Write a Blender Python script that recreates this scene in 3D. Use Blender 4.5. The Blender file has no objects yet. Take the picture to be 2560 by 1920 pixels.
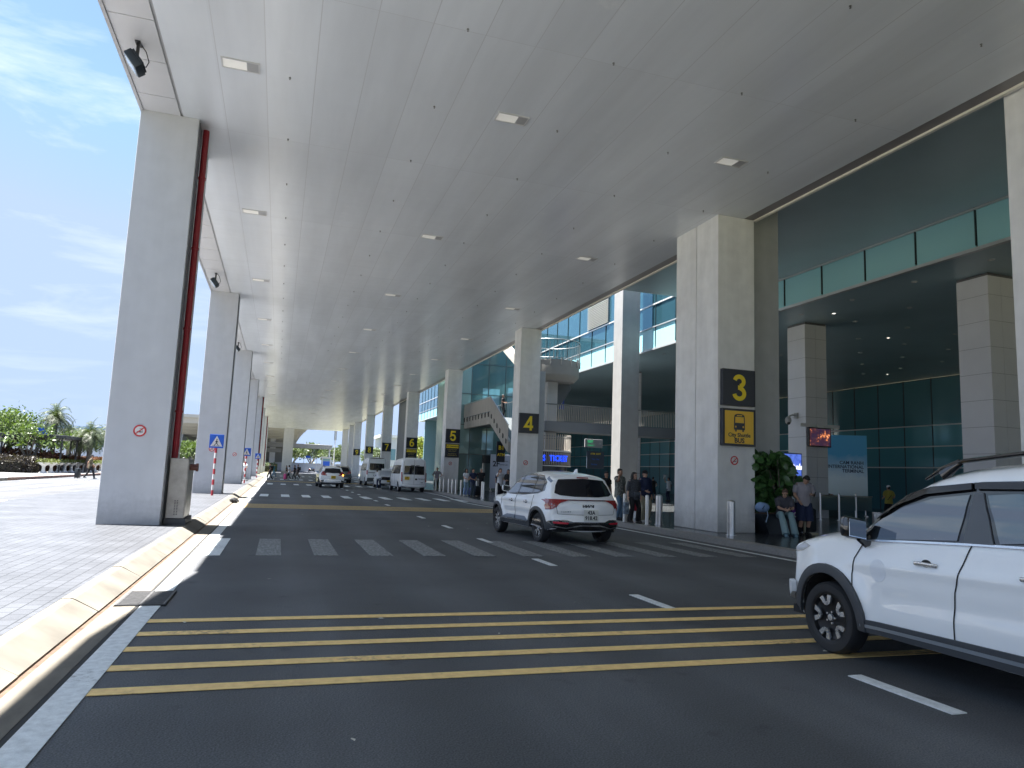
import bpy, bmesh, math, random
from math import sin, cos, pi, radians, sqrt
from mathutils import Vector, Matrix, geometry
from mathutils.bvhtree import BVHTree

S = bpy.context.scene
C = S.collection
random.seed(7)

# ------------------------------------------------------------------ camera
YAW, PITCH, ROLL = radians(17.757), radians(7.213), radians(2.258)
fwd = Vector((sin(YAW)*cos(PITCH), cos(YAW)*cos(PITCH), sin(PITCH)))
rgt = Vector((cos(YAW), -sin(YAW), 0)); up = rgt.cross(fwd)
cr = rgt*cos(ROLL) + up*sin(ROLL); cu = up*cos(ROLL) - rgt*sin(ROLL)
cam = bpy.data.objects.new('camera', bpy.data.cameras.new('camera')); C.objects.link(cam)
cam.matrix_world = Matrix(((cr.x, cu.x, -fwd.x, 0), (cr.y, cu.y, -fwd.y, 0), (cr.z, cu.z, -fwd.z, 1.6), (0, 0, 0, 1)))
cam.data.sensor_width = 36; cam.data.lens = 1784/2560*36
cam.data.clip_start = .05; cam.data.clip_end = 6000
S.camera = cam

# ------------------------------------------------------------------ world, sun, exposure
S.view_settings.view_transform = 'Standard'; S.view_settings.look = 'None'
S.view_settings.exposure = 2.85; S.view_settings.gamma = 1.0
S.cycles.use_denoising = True
S.cycles.max_bounces = 10; S.cycles.diffuse_bounces = 6; S.cycles.glossy_bounces = 5
S.cycles.caustics_reflective = False; S.cycles.caustics_refractive = False
S.cycles.sample_clamp_indirect = 6
SUNDIR = Vector((-0.262, 0.052, 0.96)).normalized()      # towards the sun
w = bpy.data.worlds.new('World'); S.world = w; w.use_nodes = True
nt = w.node_tree; bg = nt.nodes['Background']
sky = nt.nodes.new('ShaderNodeTexSky'); sky.sky_type = 'NISHITA'; sky.sun_disc = False
sky.sun_elevation = math.asin(SUNDIR.z); sky.sun_rotation = math.atan2(SUNDIR.x, SUNDIR.y)
sky.air_density = 1.0; sky.dust_density = .3; sky.ozone_density = 3.0
def wn(t, **k):
    n = nt.nodes.new(t)
    for a, b in k.items(): setattr(n, a, b)
    return n
tc = wn('ShaderNodeTexCoord'); sep = wn('ShaderNodeSeparateXYZ'); nt.links.new(tc.outputs['Generated'], sep.inputs[0])
mz = wn('ShaderNodeMath', operation='MAXIMUM'); nt.links.new(sep.outputs['Z'], mz.inputs[0]); mz.inputs[1].default_value = .06
az = wn('ShaderNodeMath', operation='ADD'); nt.links.new(mz.outputs[0], az.inputs[0]); az.inputs[1].default_value = .12
dx = wn('ShaderNodeMath', operation='DIVIDE'); nt.links.new(sep.outputs['X'], dx.inputs[0]); nt.links.new(az.outputs[0], dx.inputs[1])
dy = wn('ShaderNodeMath', operation='DIVIDE'); nt.links.new(sep.outputs['Y'], dy.inputs[0]); nt.links.new(az.outputs[0], dy.inputs[1])
cmb = wn('ShaderNodeCombineXYZ'); nt.links.new(dx.outputs[0], cmb.inputs[0]); nt.links.new(dy.outputs[0], cmb.inputs[1])
mp = wn('ShaderNodeMapping'); nt.links.new(cmb.outputs[0], mp.inputs[0]); mp.inputs['Rotation'].default_value = (0, 0, .5)
mp.inputs['Scale'].default_value = (1.0, 1.7, 1); mp.inputs['Location'].default_value = (3.1, 1.4, 0)
n1 = wn('ShaderNodeTexNoise'); n1.inputs['Scale'].default_value = 1.15; n1.inputs['Detail'].default_value = 9; n1.inputs['Roughness'].default_value = .60; n1.inputs['Distortion'].default_value = .45
nt.links.new(mp.outputs[0], n1.inputs['Vector'])
rp = wn('ShaderNodeValToRGB'); rp.color_ramp.elements[0].position = .50; rp.color_ramp.elements[1].position = .74
nt.links.new(n1.outputs['Fac'], rp.inputs[0])
hz = wn('ShaderNodeMapRange'); nt.links.new(sep.outputs['Z'], hz.inputs[0]); hz.inputs[1].default_value = .08; hz.inputs[2].default_value = .40; hz.inputs[3].default_value = .12; hz.inputs[4].default_value = .80
cm = wn('ShaderNodeMath', operation='MULTIPLY'); nt.links.new(rp.outputs[0], cm.inputs[0]); nt.links.new(hz.outputs[0], cm.inputs[1])
tint = wn('ShaderNodeMixRGB', blend_type='MULTIPLY'); tint.inputs[0].default_value = 1.; nt.links.new(sky.outputs[0], tint.inputs[1]); tint.inputs[2].default_value = (.76, .74, .85, 1)
mixc = wn('ShaderNodeMixRGB'); nt.links.new(cm.outputs[0], mixc.inputs[0]); dk = wn('ShaderNodeMixRGB', blend_type='DARKEN'); dk.inputs[0].default_value = 1.; nt.links.new(tint.outputs[0], dk.inputs[1]); dk.inputs[2].default_value = (1.48, 1.92, 2.75, 1); nt.links.new(dk.outputs[0], mixc.inputs[1])
mixc.inputs[2].default_value = (3.3, 3.5, 3.8, 1)
nt.links.new(mixc.outputs[0], bg.inputs[0]); bg.inputs[1].default_value = .055
sun = bpy.data.objects.new('sun', bpy.data.lights.new('sun', 'SUN')); C.objects.link(sun)
sun.data.energy = 4.1; sun.data.angle = radians(.53); sun.data.color = (1, .965, .92)
sun.rotation_euler = SUNDIR.to_track_quat('Z', 'Y').to_euler()

# ------------------------------------------------------------------ materials
MATS = {}
def mat(name, col=(.5, .5, .5), rough=.5, metal=0., noise=0., nscale=5., bump=0., bscale=40., ior=None, coat=0., emit=0., emitcol=None, alpha=None, stretch=None, col2=None, spec=None):
    if name in MATS: return MATS[name]
    m = bpy.data.materials.new(name); m.use_nodes = True; MATS[name] = m
    t = m.node_tree; b = t.nodes['Principled BSDF']
    b.inputs['Base Color'].default_value = (*col, 1); b.inputs['Roughness'].default_value = rough; b.inputs['Metallic'].default_value = metal
    if ior: b.inputs['IOR'].default_value = ior
    if spec is not None: b.inputs['Specular IOR Level'].default_value = spec
    if coat: b.inputs['Coat Weight'].default_value = coat; b.inputs['Coat Roughness'].default_value = .03
    if emit:
        b.inputs['Emission Color'].default_value = (*(emitcol or col), 1); b.inputs['Emission Strength'].default_value = emit
    if noise or bump:
        co = t.nodes.new('ShaderNodeTexCoord'); src = co.outputs['Object']
        if stretch:
            mpp = t.nodes.new('ShaderNodeMapping'); mpp.inputs['Scale'].default_value = stretch; t.links.new(src, mpp.inputs[0]); src = mpp.outputs[0]
    if noise:
        n = t.nodes.new('ShaderNodeTexNoise'); n.inputs['Scale'].default_value = nscale; n.inputs['Detail'].default_value = 6; n.inputs['Roughness'].default_value = .6
        t.links.new(src, n.inputs['Vector'])
        r = t.nodes.new('ShaderNodeMapRange'); r.inputs[1].default_value = .3; r.inputs[2].default_value = .7
        t.links.new(n.outputs['Fac'], r.inputs[0])
        mx = t.nodes.new('ShaderNodeMixRGB'); t.links.new(r.outputs[0], mx.inputs[0])
        c1 = tuple(max(0, c*(1-noise)) for c in col); c2 = col2 or tuple(min(1, c*(1+noise)) for c in col)
        mx.inputs[1].default_value = (*c1, 1); mx.inputs[2].default_value = (*c2, 1)
        t.links.new(mx.outputs[0], b.inputs['Base Color'])
    if bump:
        n = t.nodes.new('ShaderNodeTexNoise'); n.inputs['Scale'].default_value = bscale; n.inputs['Detail'].default_value = 4
        t.links.new(src, n.inputs['Vector'])
        bp = t.nodes.new('ShaderNodeBump'); bp.inputs['Strength'].default_value = bump; bp.inputs['Distance'].default_value = .02
        t.links.new(n.outputs['Fac'], bp.inputs['Height']); t.links.new(bp.outputs[0], b.inputs['Normal'])
    return m

def nodes(m): return m.node_tree, m.node_tree.nodes['Principled BSDF']
def N(t, typ, ins=None, **k):
    n = t.nodes.new(typ)
    for a, v in k.items(): setattr(n, a, v)
    for a, v in (ins or {}).items():
        if hasattr(v, 'links') or isinstance(v, bpy.types.NodeSocket): t.links.new(v, n.inputs[a])
        else: n.inputs[a].default_value = v
    return n

# asphalt
def asphalt(name, c):
    m = mat(name, c, .82); t, b = nodes(m)
    co = N(t, 'ShaderNodeTexCoord').outputs['Object']
    a = N(t, 'ShaderNodeTexNoise', {'Vector': co, 'Scale': 90., 'Detail': 3.})
    d = N(t, 'ShaderNodeTexNoise', {'Vector': co, 'Scale': .45, 'Detail': 5.})
    mps = N(t, 'ShaderNodeMapping', {'Vector': co, 'Scale': (1.2, .06, 1)})
    st = N(t, 'ShaderNodeTexNoise', {'Vector': mps.outputs[0], 'Scale': 1.6, 'Detail': 4.})
    v = N(t, 'ShaderNodeTexVoronoi', {'Vector': co, 'Scale': 60.}, feature='F1')
    m1 = N(t, 'ShaderNodeMapRange', {0: a.outputs['Fac'], 1: .3, 2: .7, 3: .55, 4: 1.5})
    m2 = N(t, 'ShaderNodeMapRange', {0: d.outputs['Fac'], 1: .3, 2: .7, 3: .80, 4: 1.22})
    m3 = N(t, 'ShaderNodeMapRange', {0: st.outputs['Fac'], 1: .3, 2: .7, 3: .84, 4: 1.18})
    x = N(t, 'ShaderNodeMath', {0: m1.outputs[0], 1: m2.outputs[0]}, operation='MULTIPLY')
    x = N(t, 'ShaderNodeMath', {0: x.outputs[0], 1: m3.outputs[0]}, operation='MULTIPLY')
    sx_ = N(t, 'ShaderNodeSeparateXYZ', {0: co})
    wv_ = N(t, 'ShaderNodeMath', {0: sx_.outputs['X'], 1: 3.55}, operation='MULTIPLY'); wv_ = N(t, 'ShaderNodeMath', {0: wv_.outputs[0]}, operation='SINE')
    wv_ = N(t, 'ShaderNodeMath', {0: wv_.outputs[0], 1: st.outputs['Fac']}, operation='MULTIPLY'); m4 = N(t, 'ShaderNodeMapRange', {0: wv_.outputs[0], 1: -.5, 2: .5, 3: .88, 4: 1.12})
    x = N(t, 'ShaderNodeMath', {0: x.outputs[0], 1: m4.outputs[0]}, operation='MULTIPLY')
    oil = N(t, 'ShaderNodeTexNoise', {'Vector': co, 'Scale': 2.3, 'Detail': 2.}); m5 = N(t, 'ShaderNodeMapRange', {0: oil.outputs['Fac'], 1: .66, 2: .74, 3: 1., 4: .72})
    x = N(t, 'ShaderNodeMath', {0: x.outputs[0], 1: m5.outputs[0]}, operation='MULTIPLY')
    # odd pale grit specks
    sp = N(t, 'ShaderNodeTexVoronoi', {'Vector': co, 'Scale': 9.}, feature='F1')
    lt = N(t, 'ShaderNodeMath', {0: sp.outputs['Distance'], 1: .035}, operation='LESS_THAN')
    mx = N(t, 'ShaderNodeVectorMath', {0: c, 'Scale': x.outputs[0]}, operation='SCALE')
    mc = N(t, 'ShaderNodeMixRGB', {0: lt.outputs[0], 1: mx.outputs[0], 2: (.22, .21, .2, 1)})
    t.links.new(mc.outputs[0], b.inputs['Base Color'])
    bp = N(t, 'ShaderNodeBump', {'Strength': .5, 'Distance': .006, 'Height': v.outputs['Distance']})
    t.links.new(bp.outputs[0], b.inputs['Normal'])
    rr = N(t, 'ShaderNodeMapRange', {0: st.outputs['Fac'], 3: .62, 4: .95}); t.links.new(rr.outputs[0], b.inputs['Roughness'])
    return m
M_ASPH = asphalt('asphalt', (.086, .090, .097))
M_ASPH2 = asphalt('asphalt_pale', (.068, .071, .078))

def paver(name, c, sx=.22, sy=.11, rough=.42, mortar=.012, dark=.35, rot=0.):
    m = mat(name, c, rough); t, b = nodes(m)
    co = N(t, 'ShaderNodeTexCoord').outputs['Object']
    mp_ = N(t, 'ShaderNodeMapping', {'Vector': co, 'Rotation': (0, 0, rot)})
    br = N(t, 'ShaderNodeTexBrick', {'Vector': mp_.outputs[0], 'Scale': 1., 'Brick Width': sx, 'Row Height': sy, 'Mortar Size': mortar*.5, 'Bias': 0.,
        'Color1': (*[k*.9 for k in c], 1), 'Color2': (*[k*1.1 for k in c], 1), 'Mortar': (*[k*dark for k in c], 1)})
    n = N(t, 'ShaderNodeTexNoise', {'Vector': co, 'Scale': .8, 'Detail': 6.})
    mr = N(t, 'ShaderNodeMapRange', {0: n.outputs['Fac'], 1: .3, 2: .7, 3: .75, 4: 1.2})
    v = N(t, 'ShaderNodeVectorMath', {0: br.outputs['Color'], 'Scale': mr.outputs[0]}, operation='SCALE')
    t.links.new(v.outputs[0], b.inputs['Base Color'])
    n2 = N(t, 'ShaderNodeTexNoise', {'Vector': co, 'Scale': 40., 'Detail': 3.})
    ad = N(t, 'ShaderNodeMath', {0: n2.outputs['Fac'], 1: .25}, operation='MULTIPLY')
    ad = N(t, 'ShaderNodeMath', {0: ad.outputs[0], 1: br.outputs['Fac']}, operation='SUBTRACT')
    bp = N(t, 'ShaderNodeBump', {'Strength': .6, 'Distance': .008, 'Height': ad.outputs[0]}); t.links.new(bp.outputs[0], b.inputs['Normal'])
    rr = N(t, 'ShaderNodeMapRange', {0: n2.outputs['Fac'], 3: rough-.14, 4: rough+.2}); t.links.new(rr.outputs[0], b.inputs['Roughness'])
    return m
M_PAVER = paver('grey_pavers', (.074, .078, .088), .24, .16, .48, rot=radians(90))
M_GRANITE = paver('dark_granite', (.060, .064, .066), .9, .6, .14, .008, .5)
M_STEEL = mat('brushed_steel', (.62, .61, .6), .28, .9, noise=.12, nscale=8, stretch=(1, 1, 12))
M_CHROME = mat('chrome', (.8, .8, .8), .12, 1.)

# concrete with run-down stains and formwork mottling (real wear of the paint)
def painted(name, c, rough=.55, streak=.07, base=False):
    m = mat(name, c, rough); t, b = nodes(m)
    co = N(t, 'ShaderNodeTexCoord').outputs['Object']
    mp_ = N(t, 'ShaderNodeMapping', {'Vector': co, 'Scale': (1.6, 1.6, .12)})
    a = N(t, 'ShaderNodeTexNoise', {'Vector': mp_.outputs[0], 'Scale': 1.4, 'Detail': 7.})
    d = N(t, 'ShaderNodeTexNoise', {'Vector': co, 'Scale': 2.2, 'Detail': 6.})
    f = N(t, 'ShaderNodeMath', {0: a.outputs['Fac'], 1: d.outputs['Fac']}, operation='ADD')
    mr = N(t, 'ShaderNodeMapRange', {0: f.outputs[0], 1: .7, 2: 1.3, 3: 1-streak*1.6, 4: 1+streak})
    fac = mr.outputs[0]
    if base:                                            # splash dirt and scuffs at the foot of the shafts, a few drips higher up
        sz = N(t, 'ShaderNodeSeparateXYZ', {0: co}); nn = N(t, 'ShaderNodeTexNoise', {'Vector': co, 'Scale': 5., 'Detail': 8., 'Roughness': .7})
        q = N(t, 'ShaderNodeMath', {0: nn.outputs['Fac'], 1: -1.1}, operation='MULTIPLY'); q = N(t, 'ShaderNodeMath', {0: q.outputs[0], 1: sz.outputs['Z']}, operation='ADD')
        q = N(t, 'ShaderNodeMapRange', {0: q.outputs[0], 1: -.55, 2: .15, 3: .66, 4: 1.}); fac = N(t, 'ShaderNodeMath', {0: fac, 1: q.outputs[0]}, operation='MULTIPLY').outputs[0]
    v = N(t, 'ShaderNodeVectorMath', {0: c, 'Scale': fac}, operation='SCALE'); t.links.new(v.outputs[0], b.inputs['Base Color'])
    bp = N(t, 'ShaderNodeBump', {'Strength': .12, 'Distance': .01, 'Height': d.outputs['Fac']}); t.links.new(bp.outputs[0], b.inputs['Normal'])
    return m
M_COL = painted('column_paint', (.54, .55, .575), .45, .05, base=True)
M_COLW = painted('column_cream', (.77, .77, .765), .5, .08, base=True)
M_CONC = painted('raw_concrete', (.40, .385, .35), .8, .12)
M_KERB = painted('kerb_concrete', (.145, .133, .112), .85, .17)

# ------------------------------------------------------------------ mesh helpers
def link(name, me, m=None, parent=None, loc=None, rotz=None):
    o = bpy.data.objects.new(name, me); C.objects.link(o)
    if m is not None and me is not None:
        for k in (m if isinstance(m, (list, tuple)) else [m]): me.materials.append(k)
    if parent is not None: o.parent = parent
    if loc is not None: o.location = loc
    if rotz is not None: o.rotation_euler = (0, 0, rotz)
    return o
def obj(name, bm, m, parent=None, smooth=False, loc=None, rotz=None):
    bmesh.ops.recalc_face_normals(bm, faces=bm.faces[:])
    me = bpy.data.meshes.new(name); bm.to_mesh(me); bm.free()
    if smooth:
        me.shade_smooth()
        if smooth != 'all':
            me.set_sharp_from_angle(angle=radians(38))
    return link(name, me, m, parent, loc, rotz)
def tag(o, label, cat, group=None, kind=None):
    o['label'] = label
    if cat: o['category'] = cat
    if group: o['group'] = group
    if kind: o['kind'] = kind
    return o
def empty(name, loc=(0, 0, 0), rz=0., label=None, cat=None, group=None):
    o = bpy.data.objects.new(name, None); C.objects.link(o); o.location = loc; o.rotation_euler = (0, 0, rz); o.empty_display_size = .2
    if label: tag(o, label, cat, group)
    return o
def structure(o, label=None):
    o['kind'] = 'structure'
    if label: o['label'] = label
    return o
def box(bm, x0, y0, z0, x1, y1, z1, bev=0.):
    r = bmesh.ops.create_cube(bm, size=1.)
    vs = r['verts']
    for v in vs: v.co = Vector(((x0+x1)/2+v.co.x*(x1-x0), (y0+y1)/2+v.co.y*(y1-y0), (z0+z1)/2+v.co.z*(z1-z0)))
    if bev:
        es = list({e for v in vs for e in v.link_edges})
        bmesh.ops.bevel(bm, geom=es, offset=bev, segments=2, profile=.5, affect='EDGES')
    return vs
def BX(*a, bev=0.):
    bm = bmesh.new(); box(bm, *a, bev=bev); return bm
def cyl(bm, p, q, r0, r1=None, n=12, cap=True):
    p, q = Vector(p), Vector(q); d = q-p; r1 = r0 if r1 is None else r1
    z = d.normalized(); x = z.orthogonal().normalized(); y = z.cross(x)
    A = [bm.verts.new(p+(x*cos(2*pi*i/n)+y*sin(2*pi*i/n))*r0) for i in range(n)]
    B = [bm.verts.new(q+(x*cos(2*pi*i/n)+y*sin(2*pi*i/n))*r1) for i in range(n)]
    for i in range(n): bm.faces.new((A[i], A[(i+1) % n], B[(i+1) % n], B[i]))
    if cap: bm.faces.new(A[::-1]); bm.faces.new(B)
def tube(bm, pts, r, n=8):
    """tube along points; r scalar, list, or list of (rx, ry)"""
    pts = [Vector(p) for p in pts]; k = len(pts); rings = []
    rs = r if isinstance(r, (list, tuple)) else [r]*k
    px = None
    for i, p in enumerate(pts):
        t = (pts[min(i+1, k-1)]-pts[max(i-1, 0)]).normalized()
        if px is None:
            px = Vector((1, 0, 0)) if abs(t.x) < .9 else Vector((0, 1, 0))
        x = (px-t*px.dot(t)).normalized(); px = x; y = t.cross(x)
        a, b = rs[i] if isinstance(rs[i], (list, tuple)) else (rs[i], rs[i])
        rings.append([bm.verts.new(p+x*a*cos(2*pi*j/n)+y*b*sin(2*pi*j/n)) for j in range(n)])
    for A, B in zip(rings, rings[1:]):
        for j in range(n): bm.faces.new((A[j], A[(j+1) % n], B[(j+1) % n], B[j]))
    bm.faces.new(rings[0][::-1]); bm.faces.new(rings[-1])
def ell(bm, c, r, n=12, rot=None):
    v = bmesh.ops.create_uvsphere(bm, u_segments=n, v_segments=max(6, n*2//3), radius=1.)['verts']
    for q in v:
        p = Vector((q.co.x*r[0], q.co.y*r[1], q.co.z*r[2]))
        if rot is not None: p = rot @ p
        q.co = p+Vector(c)
def lathe(bm, prof, n=24, c=(0, 0, 0), axis='z', a0=0., a1=2*pi):
    full = abs(a1-a0-2*pi) < 1e-6; k = n if full else n+1; rings = []
    for i in range(k):
        a = a0+(a1-a0)*i/n; ring = []
        for r, h in prof:
            if axis == 'z': p = (c[0]+r*cos(a), c[1]+r*sin(a), c[2]+h)
            else: p = (c[0]+h, c[1]+r*cos(a), c[2]+r*sin(a))
            ring.append(bm.verts.new(p))
        rings.append(ring)
    for i in range(k if full else k-1):
        A, B = rings[i], rings[(i+1) % k]
        for j in range(len(prof)-1):
            f = [A[j], B[j], B[j+1], A[j+1]]
            try: bm.faces.new(f)
            except ValueError: pass
    bmesh.ops.remove_doubles(bm, verts=bm.verts[:], dist=1e-5)
def prism(bm, poly, f0, f1):
    """extrude polygon: f0,f1 map (u,v)->3D"""
    A = [bm.verts.new(f0(*p)) for p in poly]; B = [bm.verts.new(f1(*p)) for p in poly]; n = len(poly)
    bm.faces.new(A); bm.faces.new(B[::-1])
    for i in range(n): bm.faces.new((A[i], B[i], B[(i+1) % n], A[(i+1) % n]))
def sheet(name, x0, y0, x1, y1, z, m, parent=None, th=.004):
    return obj(name, BX(x0, y0, z-th, x1, y1, z), m, parent)
def text_mesh(s, size, bold=.0, extr=.004, align='CENTER', spacing=1.):
    cu_ = bpy.data.curves.new('t', 'FONT'); cu_.body = s; cu_.size = size; cu_.offset = bold*size; cu_.extrude = extr
    cu_.align_x = align; cu_.align_y = 'CENTER'; cu_.space_character = spacing; cu_.resolution_u = 3
    o = bpy.data.objects.new('t', cu_); C.objects.link(o)
    dg = bpy.context.evaluated_depsgraph_get(); me = bpy.data.meshes.new_from_object(o.evaluated_get(dg))
    bpy.data.objects.remove(o); return me
def text(s, size, m, parent, loc, rot=(pi/2, 0, 0), bold=.0, extr=.004, align='CENTER', name='lettering', sx=1., spacing=1.):
    me = text_mesh(s, size, bold, extr, align, spacing); me.name = name
    o = link(name, me, m, parent); o.location = loc; o.rotation_euler = rot; o.scale = (sx, 1, 1)
    return o
def copy_tree(o, parent=None):
    c = o.copy(); C.objects.link(c); c.parent = parent
    for ch in list(o.children): copy_tree(ch, c)
    return c
# ================================================================== THE SETTING
WHITE = mat('road_paint_white', (.74, .76, .76), .7, noise=.16, nscale=14, bump=.2, bscale=80)
YEL = mat('road_paint_yellow', (.93, .62, .25), .7, noise=.14, nscale=12, bump=.2, bscale=80)
def wear(m, lo=.60, hi=.72, sc=16.):
    t, b = nodes(m); src = b.inputs['Base Color'].links[0].from_socket; co = N(t, 'ShaderNodeTexCoord').outputs['Object']
    n = N(t, 'ShaderNodeTexNoise', {'Vector': co, 'Scale': sc, 'Detail': 9., 'Roughness': .75}); n2 = N(t, 'ShaderNodeTexNoise', {'Vector': co, 'Scale': .9, 'Detail': 3.})
    a = N(t, 'ShaderNodeMath', {0: n.outputs['Fac'], 1: n2.outputs['Fac']}, operation='ADD'); r = N(t, 'ShaderNodeMapRange', {0: a.outputs[0], 1: lo*2, 2: hi*2, 3: 0., 4: .8})
    x = N(t, 'ShaderNodeMixRGB', {0: r.outputs[0], 1: src, 2: (.09, .092, .10, 1)}); t.links.new(x.outputs[0], b.inputs['Base Color'])
wear(WHITE, .56, .66); wear(YEL, .565, .67)
m_worn = mat('worn_paint', (.32, .33, .33), .8, noise=.35, nscale=26)
# worn paint: asphalt shows through
t_, b_ = nodes(m_worn); co_ = N(t_, 'ShaderNodeTexCoord').outputs['Object']
nz_ = N(t_, 'ShaderNodeTexNoise', {'Vector': co_, 'Scale': 22., 'Detail': 8., 'Roughness': .7})
rp_ = N(t_, 'ShaderNodeMapRange', {0: nz_.outputs['Fac'], 1: .40, 2: .60})
mx_ = N(t_, 'ShaderNodeMixRGB', {0: rp_.outputs[0], 1: (.10, .105, .11, 1), 2: (.34, .35, .35, 1)}); t_.links.new(mx_.outputs[0], b_.inputs['Base Color'])

m_earth = mat('dry_grass_ground', (.15, .16, .09), .95, noise=.3, nscale=.25, col2=(.24, .22, .15))
g = structure(obj('ground', BX(-2500, -600, -.3, 2500, 3500, -.06), m_earth))
road = structure(sheet('road', -1.62, -18, 11.05, 420, 0, M_ASPH, th=.05))
sheet('gutter_strip', -1.62, -18, -1.37, 100, .006, mat('gutter_concrete', (.145, .13, .105), .85, noise=.22, nscale=6, stretch=(1, .35, 1)), road)
sheet('gutter_joint', -1.37, -18, -1.325, 100, .003, mat('joint_tar', (.03, .03, .03), .9), road)
sheet('edge_line', -1.325, -18, -1.12, 8.95, .008, WHITE, road)
sheet('edge_line', -1.325, 9.9, -1.12, 100, .008, WHITE, road)
for y0 in (5.66, 6.27, 6.87, 7.45, 8.03): sheet('yellow_stripe', -1.115, y0, 10.5, y0+.155, .009, YEL, road)
for k in range(5): sheet('yellow_stripe', -1.115, 28.5+.6*k, 10.5, 28.5+.6*k+.17, .009, YEL, road)
for k in range(4): sheet('yellow_stripe', -1.115, 74.6+.6*k, 10.5, 74.6+.6*k+.17, .009, YEL, road)
def zebra(y0, y1, x0, dx, n, m, w=.43):
    bm = bmesh.new()
    for k in range(n): box(bm, x0+k*dx, y0, .004, x0+k*dx+w, y1, .010)
    obj('zebra_crossing', bm, m, road)
zebra(13.6, 16.62, -.26, 1.0, 11, m_worn); zebra(13.6, 16.62, -1.10, 1, 1, WHITE, .25)
zebra(38.8, 41.8, -.80, 1.06, 11, WHITE, .42); zebra(62.9, 66.0, -.75, 1.06, 11, WHITE, .42); zebra(85, 88.5, -.75, 1.06, 11, WHITE, .42); zebra(112, 115, -.75, 1.06, 11, WHITE, .42)
bm = bmesh.new()
for k in range(-1, 30):
    y = 4.14+4.03*k
    if 28 < y < 32: continue
    box(bm, 4.76, y, .003, 4.90, y+1.0, .011)
obj('lane_dashes', bm, WHITE, road)
# storm grate in the gutter
gr = empty('drain_grate', (-1.31, 9.4, 0), 0, 'dark iron drain grate set in the kerb gutter', 'grate')
iron = mat('cast_iron', (.09, .09, .092), .6, .3, noise=.3, nscale=20)
obj('grate_frame', BX(-.28, -.47, -.01, .24, .47, .012), mat('grate_pit', (.012, .012, .013), .8), gr)
bm = bmesh.new()
for k in range(18): box(bm, -.26, -.45+k*.051, .012, .22, -.45+k*.051+.026, .022)
for k in (-.27, -.03, .21): box(bm, k, -.47, .012, k+.025, .47, .024)
obj('grate_bars', bm, iron, gr)
# left kerb: battered concrete units
bm = bmesh.new(); rk = random.Random(2)
y = -18.
while y < 100:
    L = 2.42; d = rk.uniform(-.006, .006); z = rk.uniform(-.006, .004)
    prism(bm, [(-2.02+d, .153+z), (-1.93+d, .158+z), (-1.90+d, .150+z), (-1.665+d, .02), (-1.665+d, -.05), (-2.02+d, -.05)], lambda a, b, y=y: (a, y, b), lambda a, b, y=y: (a, y+L-.012, b))
    y += L
structure(obj('kerb', bm, M_KERB))
structure(sheet('kerb_gap', -1.668, -18, -1.62, 100, .002, mat('gutter_silt', (.10, .065, .045), .95, noise=.4, nscale=9)))
structure(sheet('pavement', -8.15, -18, -2.02, 104, .15, M_PAVER, th=.2))
side = structure(sheet('side_road', -15.6, -18, -8.15, 300, .02, M_ASPH2, th=.05))
sheet('edge_line', -8.45, -18, -8.27, 300, .028, WHITE, side)
sheet('yellow_line', -9.4, 26, -8.5, 29.3, .029, YEL, side)
bm = bmesh.new()
for k in range(-2, 40): box(bm, -11.8, 38.2+3.75*k, .021, -11.62, 39.6+3.75*k, .028)
obj('lane_dashes', bm, WHITE, side)
bm = bmesh.new()
for k in range(8): box(bm, -15.1+k*.9, 51.6, .022, -14.6+k*.9, 54.4, .030)
obj('zebra_crossing', bm, WHITE, side)
bm = bmesh.new(); box(bm, -15.85, 56.5, -.05, -15.6, 300, .2)
prism(bm, [(-15.85, 52), (-15.6, 54.8), (-15.6, 56.5), (-15.85, 56.5)], lambda a, b: (a, b, -.05), lambda a, b: (a, b, .2))
box(bm, -15.85, -18, -.05, -15.6, 49.5, .2)
structure(obj('far_kerb', bm, mat('kerb_red', (.20, .13, .11), .8, noise=.3, nscale=4)))
structure(sheet('far_pavement', -60, -18, -15.85, 300, .18, mat('far_paving', (.16, .16, .16), .8, noise=.15, nscale=1.5), th=.2))
# right pavement: polished granite with a pale rough kerb
def kx(y): return 11.05 - (.95*cos((y-36.5)/13*pi/2)**2 if abs(y-36.5) < 13 else 0)
ysx = [-18, -8, 0, 8, 14, 18, 22]+[24+k for k in range(27)]+[54, 60, 70, 85, 100, 135]
bm = bmesh.new(); pts = [(kx(y)+.365, y) for y in ysx]+[(60, 135), (60, -18)]
prism(bm, pts, lambda a, b: (a, b, -.05), lambda a, b: (a, b, .15)); structure(obj('terminal_floor', bm, M_GRANITE))
bm = bmesh.new(); y = -18.
while y < 135:
    xa, xb = kx(y), kx(y+.99)
    prism(bm, [(xa, y), (xa+.36, y), (xb+.36, y+.99), (xb, y+.99)], lambda a, b: (a, b, -.05), lambda a, b: (a, b, .154)); y += 1.0
structure(obj('terminal_kerb', bm, mat('granite_kerb', (.27, .26, .25), .6, noise=.2, nscale=30)))
bm = bmesh.new()
for a_, b_2 in zip(ysx, ysx[1:]): prism(bm, [(kx(a_)-.5, a_), (kx(a_)-.38, a_), (kx(b_2)-.38, b_2), (kx(b_2)-.5, b_2)], lambda a, b: (a, b, .003), lambda a, b: (a, b, .008))
obj('edge_line', bm, WHITE, road)
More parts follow.
